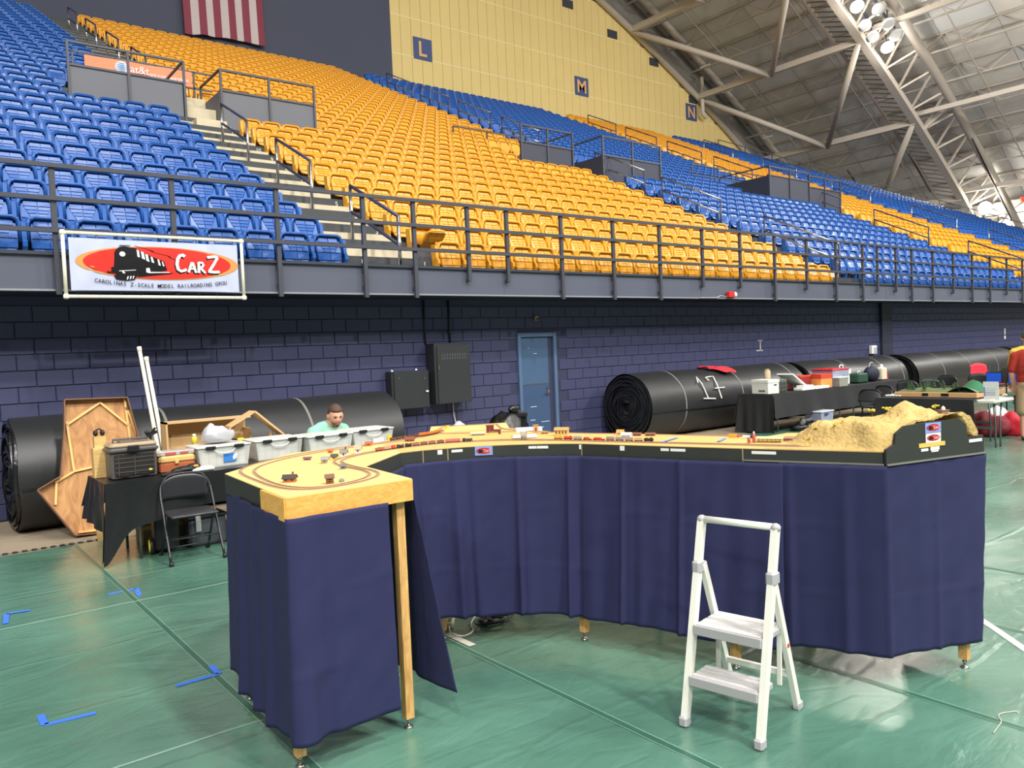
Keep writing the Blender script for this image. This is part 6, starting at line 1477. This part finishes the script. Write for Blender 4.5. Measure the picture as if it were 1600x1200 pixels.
t = thing('storage_tub', 'clear tub with a bright red lid on the long black table', 'storage tub', (16.05, 9.28, QZ)); mb = MB(); mb.box(0, 0, .17, .62, .44, .34, taper=1.08); mb.build('body', mat('tub_clear', (176, 182, 206), .25, var=.25, vscale=8, trans=.3, alpha=.95), t); mb = MB(); mb.cbox(0, 0, .355, .70, .50, .04, .012); mb.build('lid', mat('lid_red', (200, 30, 44), .4), t)
t = thing('food_box', 'small clear lidded box in front of the red-lidded tub', 'box', (15.92, 8.99, QZ)); mb = MB(); mb.box(0, 0, .09, .34, .16, .18, taper=1.08); mb.build('body', mat('tub_smoke', (150, 146, 140), .25, var=.3, vscale=14), t); mb = MB(); mb.cbox(0, 0, .19, .38, .19, .025, .008); mb.build('lid', WHITE, t)
t = thing('white_tub', 'white flat box with handle on top behind the red-lidded tub', 'box', (16.62, 9.35, QZ)); mb = MB(); mb.cbox(0, 0, .28, .36, .26, .12, .01); mb.cbox(0, 0, .11, .30, .22, .22, .006); mb.build('box', WHITE, t); mb = MB(); mb.tube(smooth_path([(-.08, 0, .34), (-.06, 0, .42), (.06, 0, .42), (.08, 0, .34)], 4), .012, 6); mb.build('handle', WHITE, t, True)
t = thing('green_bag', 'dark green case on the long black table', 'case', (17.1, 9.22, QZ)); mb = MB(); mb.cbox(0, 0, .11, .42, .26, .22, .03); mb.build('case', mat('case_green', (30, 70, 54), .6), t); mb = MB(); mb.tube(smooth_path([(-.06, -.02, .22), (-.04, -.02, .26), (.04, -.02, .26), (.06, -.02, .22)], 3), .01, 6); mb.build('handle', WHITE, t, True)
t = thing('navy_bag', 'dark navy shoulder bag near the right end of the long table', 'bag', (17.75, 9.25, QZ)); mb = MB(); mb.ell((0, 0, .17), (.24, .15, .19), 22, 14); mb.build('bag', mat('bag_navy', (28, 32, 52), .7), t, True); mb = MB(); mb.tube(smooth_path([(-.12, 0, .30), (-.06, 0, .42), (.06, 0, .42), (.12, 0, .30)], 4), .012, 6); mb.build('strap', GREYPL, t, True)
t = thing('white_jug', 'white and tan jug group at the end of the long table', 'jug', (18.2, 9.25, QZ)); mb = MB(); mb.cbox(0, 0, .15, .22, .18, .30, .03); mb.build('jug', mat('jug_cream', (222, 210, 184), .5), t); mb = MB(); mb.lathe([(.04, .30), (.04, .36), (.03, .37)], 10); mb.build('cap', WHITE, t); mb = MB(); mb.cbox(.18, -.02, .10, .07, .07, .20, .01); mb.build('cup_stack', mat('cup_red', (176, 60, 60), .5), t)
# below that table
t = thing('clear_tote', 'clear tote with blue latches on the floor under the long table', 'tote', (14.85, 8.86, 0)); mb = MB(); mb.box(0, 0, .16, .42, .34, .32, taper=1.08); mb.build('body', mat('tub_clear', (176, 182, 206), .25, var=.25, vscale=8, trans=.3, alpha=.95), t); mb = MB(); mb.cbox(0, 0, .33, .50, .40, .03, .01); mb.build('lid', mat('lid_clear', (200, 200, 210), .3), t); mb = MB(); mb.cbox(-.05, -.20, .28, .12, .02, .04, .004); mb.build('latch', mat('latch_blue', (50, 60, 130), .4), t)
t = thing('black_bag', 'flat black plastic bag on the floor by the table cloth', 'bag', (14.3, 8.84, 0)); mb = MB(); mb.ell((0, 0, .06), (.42, .22, .10), 30, 14); mb.v = [(x, y, max(0, z*(1+1.0*(vnoise(x*12, y*12, 2)-.5)))) for x, y, z in mb.v]; mb.build('bag', mat('bag_black', (16, 16, 18), .18), t, True)
t = thing('steel_bucket', 'small grey bucket between the black bag and the clear tote', 'bucket', (14.52, 8.95, 0)); mb = MB(); mb.lathe([(.09, 0), (.12, .20), (.125, .205), (.115, .2), (.085, .01)], 16); mb.build('bucket', GREYPL, t, True); mb = MB(); mb.tube(smooth_path([(-.12, 0, .2), (0, -.06, .27), (.12, 0, .2)], 4), .004, 5); mb.build('handle', STEELG, t, True)
for i, (x, y, rz) in enumerate(((14.9, 7.75, 95), (16.1, 8.05, 80), (17.6, 8.40, -75), (18.3, 8.2, -60), (19.9, 8.55, -85), (20.6, 8.1, -70), (21.9, 8.0, -80))):
    lab = ('black folding chair nearest the long black table, leftmost of the right-hand row', 'black folding chair, second of the right-hand row', 'black folding chair, third of the row, backed by the roll', 'black folding chair turned sideways beyond the third one', 'black folding chair standing before the far roll, leftmost there', 'black folding chair in the middle before the far roll', 'black folding chair before the far roll beside the red chair')[i]
    folding_chair((x, y, 0), radians(rz), lab, 'black folding chairs')
# second table with a small scenic layout
folding_table('folding table carrying the scenic layout at the right', 13.12, 13.86, 4.93, 6.74); folding_table('second folding table behind the scenic layout table', 13.9, 14.64, 5.3, 7.0)
drape('table_cover', 'black cloth over the scenic layout table, white end left bare', 'tablecloth', CLOTHF, 13.10, 13.88, 5.22, 6.76, .762, (lambda u: .02, None, lambda u: .4, lambda u: .42), .012, seedv=8)
t = thing('scenic_layout', 'small wooden-edged scenic layout with trees and a green hill', 'model layout', (13.35, 5.2, QZ)); LW = mat('layout_wood_edge', (214, 168, 118), .6)
mb = MB(); mb.cbox(.55, .72, .04, 1.10, 1.30, .08, .006); mb.build('frame', LW, t)
mb = MB(); mb.grid(24, 28, lambda u, v: (.02+u*1.06, .09+v*1.26, .082+.05*vnoise(u*5, v*6, 3)*sin(pi*min(1, u*1.0)) + .14*math.exp(-((u-.55)/.2)**2-((v-.22)/.10)**2))); mb.build('ground', mat('scenic_green', (88, 100, 56), .9, var=.5, vscale=22), t, True)
mb = MB(); mb.grid(10, 10, lambda u, v: (.10+u*.35, .06+v*.42, .085+.17*sin(pi*v)*u)); mb.build('green_hill', mat('hill_green', (40, 110, 70), .8), t, True)
mb = MB(); mb.grid(8, 10, lambda u, v: (.03+u*.25, .08+v*.46, .084+.09*sin(pi*v)*(1-.5*u))); mb.build('grey_road', mat('road_grey', (120, 120, 120), .9), t, True)
for y_, w in ((.86, .10), (.55, .12)): mb = MB(); mb.cbox(-.003, y_, .045, .008, w, .045, .003); mb.build('socket_panel', BLACK, t)
FG = mat('tree_dark', (44, 68, 40), .9, var=.4, vscale=40)
rng = random.Random(5)
for k in range(14):
    x, y = rng.uniform(.1, .95), rng.uniform(.6, 1.3); h = rng.uniform(.07, .14)
    mb = MB(); mb.cyl((x, y, .09), (x, y, .13+h*.3), .005, n=5); 
    for q in range(3): mb.cyl((x, y, .12+q*h*.28), (x, y, .12+q*h*.28+h*.45), .045-.011*q, .004, 8)
    mb.build('fir_tree', FG, t)
for k in range(5):
    tt = thing('model_sheep', 'tiny white model at the table edge left of the scenic layout, %s from the left' % ordn(k+1), 'model', (13.30, 6.68-k*.055, QZ), group='tiny white models'); mb = MB(); mb.cbox(0, 0, .02, .03, .04, .03, .008); mb.build('body', WHITE, tt); mb = MB(); mb.cbox(0, -.012, .04, .02, .012, .01, .003); mb.build('dark_top', BLACK, tt)
t = thing('notice_sheet', 'white notice sheet with a coloured strip stood at the bare table end', 'notice', (13.16, 5.0, .763)); mb = MB(); mb.box(0.02, 0, .14, .006, .215, .28, Matrix.Rotation(radians(-6), 3, 'Y')); sh = mb.build('sheet', PAPER, t)
mb = MB()
for k in range(6): mb.box(.02-.004-.0105*(k-2.5)*-.4*0 - .002, .01, .24-.03*k, .008, .16-.02*(k % 2), .006, Matrix.Rotation(radians(-6), 3, 'Y'))
mb.build('print_lines', mat('print_grey', (196, 196, 206), .7), sh)
mb = MB(); mb.box(.013, .09, .13, .012, .02, .14, Matrix.Rotation(radians(-6), 3, 'Y')); mb.build('violet_strip', mat('violet_print', (150, 140, 220), .6), sh)
mb = MB(); mb.box(.07, 0, .10, .004, .10, .22, Matrix.Rotation(radians(24), 3, 'Y')); mb.build('prop', PAPER, t)
SCR = mat('screen_blue', (20, 84, 226), .4, emit=.9, var=.02)
for i, (x, y, w, h) in enumerate(((15.5, 5.83, .24, .17), (15.55, 5.53, .16, .22))):
    t = thing('blue_screen', ('low wide bright blue display board beyond the scenic layout', 'tall bright blue display board beside the person in red')[i], 'display', (x, y, 0), group='blue display boards'); mb = MB(); mb.box(0, 0, 1.0-.02, .02, w+.02, h+.03); mb.build('back', BLACK, t); mb = MB(); mb.box(-.012, 0, 1.0-.02, .004, w, h); mb.build('face', mat('board_blue', (30, 92, 226), .4, var=.03), t); mb = MB(); mb.cyl((0.03, 0, .02), (.03, 0, .95), .012, n=7); mb.build('stand_post', BLACK, t); mb = MB(); mb.bx(-.1, .14, -.12, .12, 0, .02); mb.build('stand_base', BLACK, t)
t = thing('grey_signboard', 'dark grey panel between the two blue display boards', 'panel', (15.6, 5.68, 0)); mb = MB(); mb.cbox(0, 0, 1.02, .02, .13, .26, .004); mb.build('board', mat('panel_grey', (58, 58, 58), .6), t); mb = MB(); mb.cyl((.03, 0, .02), (.03, 0, 1.0), .012, n=7); mb.build('stand_post', BLACK, t); mb = MB(); mb.bx(-.1, .14, -.08, .08, 0, .02); mb.build('stand_base', BLACK, t)
REDC = mat('camp_red', (206, 30, 52), .7, var=.08)
t = thing('camp_chair', 'red fabric camp chair in front of the far black roll', 'chair', (22.8, 8.8, 0), radians(-20)); mb = MB(); mb.grid(8, 8, lambda u, v: ((u-.5)*.62*(1-.25*max(0, v-.7)), .10+.10*v+.03*sin(pi*u), .42+.55*v-.06*abs(2*u-1)**2*v)); o = mb.build('backrest', REDC, t, True); o.modifiers.new('thick', 'SOLIDIFY').thickness = .01
mb = MB(); mb.grid(6, 6, lambda u, v: ((u-.5)*.6, -.36+.46*v, .42-.04*sin(pi*u)*sin(pi*v))); o = mb.build('seat', REDC, t, True); o.modifiers.new('thick', 'SOLIDIFY').thickness = .01
for a, b in (((-.32, -.36, 0), (.32, .12, .45)), ((.32, -.36, 0), (-.32, .12, .45)), ((-.32, .25, 0), (-.32, .14, .9)), ((.32, .25, 0), (.32, .14, .9)), ((-.32, -.36, .0), (-.32, -.36, .62)), ((.32, -.36, 0), (.32, -.36, .62))): mb = MB(); mb.cyl(a, b, .011, n=6); mb.build('leg', BLACK, t, True)
t = thing('red_duffel', 'crumpled dark red bag under the scenic layout table', 'bag', (14.95, 5.75, 0)); mb = MB(); mb.ell((0, 0, .16), (.32, .40, .22), 28, 16); mb.v = [(x*(1+.3*(vnoise(y*9, z*12, 2)-.5)), y*(1+.25*(vnoise(x*9, z*9, 3)-.5)), max(0, z*(1+.4*(vnoise(x*8, y*8, 2)-.5)))) for x, y, z in mb.v]; mb.build('bag', mat('duffel_red', (132, 22, 40), .6, var=.2, vscale=6), t, True)
t = thing('red_cloth', 'bright red cloth spilling from a bag below the person in red', 'cloth', (15.2, 5.42, 0)); mb = MB(); mb.ell((0, 0, .12), (.2, .24, .24), 26, 16); mb.v = [(x*(1+.5*(vnoise(y*12, z*14, 7)-.5)), y*(1+.4*(vnoise(x*12, z*9, 8)-.5)), max(0, z*(1+.5*(vnoise(x*10, y*10, 2)-.5)))) for x, y, z in mb.v]; mb.build('cloth', REDC, t, True)
t = thing('white_sack', 'white plastic sack between the dark red bag and the red cloth', 'bag', (15.25, 5.70, .30)); mb = MB(); mb.ell((0, 0, .02), (.22, .18, .16), 24, 12); mb.v = [(x, y*(1+.3*(vnoise(x*14, z*14, 1)-.5)), z*(1+.4*(vnoise(x*12, y*12, 4)-.5))) for x, y, z in mb.v]; mb.build('sack', WHITE, t, True)
t = thing('black_tote', 'low black bag on the floor under the scenic layout', 'bag', (15.6, 6.2, 0)); mb = MB(); mb.cbox(0, 0, .12, .5, .5, .24, .05); mb.build('bag', BLACK, t, True); mb = MB(); mb.tube(smooth_path([(-.1, -.1, .22), (-.06, -.1, .34), (.06, -.1, .34), (.1, -.1, .22)], 4), .012, 6); mb.build('handle', BLACK, t, True)

# ================================================================== people
SKIN = mat('skin', (226, 168, 142), .55, var=.05, vscale=14)
def limb(mb, pts, rs, n=12):
    mb.tube(smooth_path(pts, 4), [rs[0]]*0 or [rs[min(int(i/4), len(rs)-1)]*(1-(i % 4)/4)+rs[min(int(i/4)+1, len(rs)-1)]*((i % 4)/4) for i in range((len(pts)-1)*4+1)], n)
    mb.ell(pts[0], (rs[0],)*3, 12, 8); mb.ell(pts[-1], (rs[-1],)*3, 12, 8)
def add_head(mb, M, k=1.0):
    # M maps head space (z up, face along -y) into the figure; k scales
    nu, nv = 36, 26; vs = []
    for j in range(nv+1):
        ph = -pi/2+pi*j/nv
        for i in range(nu):
            th = 2*pi*i/nu; x = cos(ph)*cos(th); y = cos(ph)*sin(th); z = sin(ph)
            X = .077*x; Yy = .098*y; Zz = .122*z
            if z < 0: X *= 1+.34*z; Yy *= 1+.10*z; Yy -= .022*(-z)*(1 if y < 0 else .2)
            if y < -.2:
                Yy -= .020*math.exp(-(x/.16)**2-((z+.18)/.16)**2)          # nose
                Yy -= .006*math.exp(-(x/.5)**2-((z-.16)/.09)**2)            # brow
                Yy += .010*math.exp(-((abs(x)-.38)/.16)**2-((z+.02)/.10)**2)  # eye sockets
                Yy -= .007*math.exp(-(x/.25)**2-((z+.52)/.08)**2)           # lips
                Yy -= .008*math.exp(-(x/.3)**2-((z+.86)/.14)**2)            # chin
            vs.append(M @ Vector((X*k, Yy*k, Zz*k)))
    fs = [(j*nu+i, j*nu+(i+1) % nu, (j+1)*nu+(i+1) % nu, (j+1)*nu+i) for j in range(nv) for i in range(nu)]
    mb.add(vs, fs)
    for s in (-1, 1):
        e = MB(); e.ell((s*.080*k, .012*k, -.005*k), (.012*k, .022*k, .034*k), 10, 8); mb.add([M @ Vector(p) for p in e.v], e.f)
def hair_cap(M, k, t, m, low=.0):
    mb = MB(); nu, nv = 30, 14
    def fn(u, v):
        th = 2*pi*u; ph = pi/2-v*(pi/2+low)
        y = sin(th)
        zmin = .50 if y < -.35 else (.50-1.0*min(1, (y+.35)/.9))
        z = max(sin(ph), zmin-.02*(1-v)); c = sqrt(max(0, 1-z*z))
        return M @ Vector((.082*k*c*cos(th), (.103*c*sin(th)+.004)*k, (.129*z)*k))
    mb.grid(nu, nv, fn); o = mb.build('hair', m, t, True); sd = o.modifiers.new('thick', 'SOLIDIFY'); sd.thickness = .008; sd.offset = 0
def hand(mb, w, d, side, k=1.0):
    # palm from the wrist w along d, five fingers
    w = Vector(w); d = Vector(d).normalized(); a = Vector((side, 0, 0)); a = (a-d*a.dot(d)).normalized(); n = d.cross(a)
    mb.tube([w, w+d*.04*k, w+d*.085*k], [.024*k, .034*k, .030*k], 10)
    for i, (o, L) in enumerate(((-.026, .060), (-.009, .072), (.009, .068), (.026, .054))):
        b = w+d*.082*k+a*o*k; mb.tube([b-d*.02*k, b+d*L*.5*k+n*.006*k, b+d*L*k+n*.022*k], [.0095*k, .009*k, .0075*k], 8)
    b = w+d*.02*k-a*.026*k; mb.tube([b, b-a*.024*k+d*.03*k+n*.01*k, b-a*.028*k+d*.062*k+n*.018*k], [.012*k, .0105*k, .008*k], 8)
# seated person behind the bins
px, py = 4.20, 9.06
folding_chair((px+.02, py+.10, 0), radians(8), 'black folding chair under the seated person in mint green', 'black folding chairs')
t = thing('person', 'seated person in a mint green shirt looking down behind the storage bins', 'person', (px, py, 0), radians(6))
HM = Matrix.Translation((.03, -.10, 1.118)) @ Matrix.Rotation(radians(-14), 4, 'Z') @ Matrix.Rotation(radians(13), 4, 'X')
K = 1.14
mb = MB(); add_head(mb, HM, K)
mb.tube([(0.0, .03, .90), (.01, .0, 1.00), (.02, -.05, 1.07)], [.09, .072, .066], 14)
mb.ell((0, .03, .76), (.20, .13, .23)); mb.ell((0, .03, .52), (.18, .14, .13)); limb(mb, [(-.20, .03, .935), (-.27, -.02, .68), (-.20, -.26, .63)], [.062, .050, .036]); limb(mb, [(.20, .03, .935), (.27, -.02, .68), (.20, -.26, .63)], [.062, .050, .036])
limb(mb, [(-.10, .0, .50), (-.13, -.42, .50), (-.13, -.42, .08)], [.085, .062, .045]); limb(mb, [(.10, .0, .50), (.13, -.42, .50), (.13, -.42, .08)], [.085, .062, .045])
hand(mb, (-.20, -.26, .63), (.25, -1, -.1), 1); hand(mb, (.20, -.26, .63), (-.25, -1, -.1), -1)
remesh(mb.build('body', SKIN, t, True), .0075, 3)
MINT = mat('mint_shirt', (150, 214, 188), .8, var=.08, vscale=8)
mb = MB(); mb.ell((0, .02, .75), (.235, .165, .27)); mb.ell((0, .03, .54), (.20, .16, .15)); mb.tube([(-.20, .03, .915), (-.10, .025, .965), (.0, .02, .985), (.10, .025, .965), (.20, .03, .915)], [.085, .088, .086, .088, .085], 14); limb(mb, [(-.205, .03, .92), (-.28, .0, .75)], [.088, .076]); limb(mb, [(.205, .03, .92), (.28, .0, .75)], [.088, .076])
remesh(mb.build('shirt', MINT, t, True), .012, 4)
mb = MB(); limb(mb, [(-.10, .02, .50), (-.13, -.42, .50), (-.13, -.42, .12)], [.105, .08, .065]); limb(mb, [(.10, .02, .50), (.13, -.42, .50), (.13, -.42, .12)], [.105, .08, .065]); remesh(mb.build('trousers', mat('trousers_grey', (70, 72, 80), .8), t, True), .014, 3)
for s in (-1, 1): mb = MB(); mb.ell((s*.13, -.48, .05), (.05, .13, .05), 14, 8); mb.build('shoe', BLACK, t, True)
hair_cap(HM, K, t, mat('hair_brown', (84, 62, 50), .7, var=.25, vscale=60))
for s in (-1, 1):
    q = HM @ Vector((s*.031*K, -.090*K, .004)); mb = MB(); mb.ell(q, (.011, .006, .005), 10, 6); mb.build('eye', mat('eye_dark', (70, 50, 44), .4), t, True)
    a = HM @ Vector((s*.014*K, -.101*K, .022)); b = HM @ Vector((s*.046*K, -.090*K, .024)); mb = MB(); mb.tube([a, b], .0045, 6); mb.build('eyebrow', mat('hair_brown', (84, 62, 50), .7), t, True)
a = HM @ Vector((-.024*K, -.096*K, -.066*K)); b = HM @ Vector((0, -.104*K, -.064*K)); c = HM @ Vector((.024*K, -.096*K, -.066*K)); mb = MB(); mb.tube([a, b, c], .005, 6); mb.build('mouth', mat('lips', (176, 100, 92), .5), t, True)
mb = MB()
def beard(u, v):
    th = pi+.25+u*(pi-.5); z = -.42-.50*v; c = sqrt(1-z*z); x = cos(th)*c; y = sin(th)*c
    X = .077*x*(1+.34*z); Yy = .098*y*(1+.10*z)-.022*(-z); Yy -= .008*math.exp(-(x/.3)**2-((z+.86)/.14)**2)
    return HM @ Vector((X*K*1.03, Yy*K*1.035, .122*z*K))
mb.grid(18, 6, beard); mb.build('beard', mat('stubble', (168, 112, 88), .8, var=.25, vscale=120), t, True)
# people at the right edge
def stander(loc, rz, lab, shirt, short, kk=1.0, hairc=(90, 78, 66)):
    t = thing('person', lab, 'person', loc, rz)
    HM = Matrix.Translation((0, -.02, 1.63*kk)); mb = MB(); add_head(mb, HM, 1.0*kk)
    mb.tube([(0, .02, 1.38*kk), (0, .0, 1.56*kk)], [.075, .058], 14); mb.ell((0, .02, 1.22*kk), (.19, .12, .26)); mb.ell((0, .02, .98*kk), (.175, .12, .16))
    for s in (-1, 1):
        limb(mb, [(s*.205, .02, 1.40*kk), (s*.255, .03, 1.12*kk), (s*.245, -.10, .88*kk)], [.056, .046, .032]); hand(mb, (s*.245, -.10, .88*kk), (0, -.35, -1), -s)
        limb(mb, [(s*.09, .02, .92*kk), (s*.10, .0, .50*kk), (s*.10, .02, .09)], [.088, .062, .042]); mb.ell((s*.10, -.05, .05), (.042, .11, .045))
    remesh(mb.build('body', SKIN, t, True), .010, 3)
    mb = MB(); mb.ell((0, .02, 1.20*kk), (.215, .15, .30)); mb.ell((0, .015, 1.02*kk), (.205, .15, .18)); mb.tube([(-.20, .02, 1.385*kk), (-.10, .02, 1.425*kk), (.10, .02, 1.425*kk), (.20, .02, 1.385*kk)], .074, 14)
    for s in (-1, 1): limb(mb, [(s*.205, .02, 1.385*kk), (s*.25, .03, 1.17*kk)], [.080, .072])
    remesh(mb.build('shirt', shirt, t, True), .014, 4)
    mb = MB(); mb.ell((0, .02, .92*kk), (.195, .145, .14))
    for s in (-1, 1): limb(mb, [(s*.09, .02, .86*kk), (s*.11, .01, .50*kk)], [.115, .105])
    remesh(mb.build('shorts', short, t, True), .014, 3)
    for s in (-1, 1): mb = MB(); mb.ell((s*.10, -.06, .045), (.05, .135, .05), 14, 8); mb.build('shoe', mat('shoe_dark', (60, 58, 58), .6), t, True)
    hair_cap(HM, 1.0*kk, t, mat('hair_grey', hairc, .8, var=.2, vscale=60))
stander((14.55, 4.93, 0), radians(100), 'person in a brick red t-shirt and khaki shorts at the right edge', mat('shirt_brick', (164, 46, 36), .85, var=.08, vscale=8), mat('khaki', (176, 150, 118), .85, var=.06), 1.0)
stander((15.95, 5.45, 0), radians(120), 'person in a yellow shirt behind the one in brick red', mat('shirt_yellow', (222, 188, 70), .85, var=.08, vscale=8), mat('denim', (70, 78, 96), .85), 1.02)
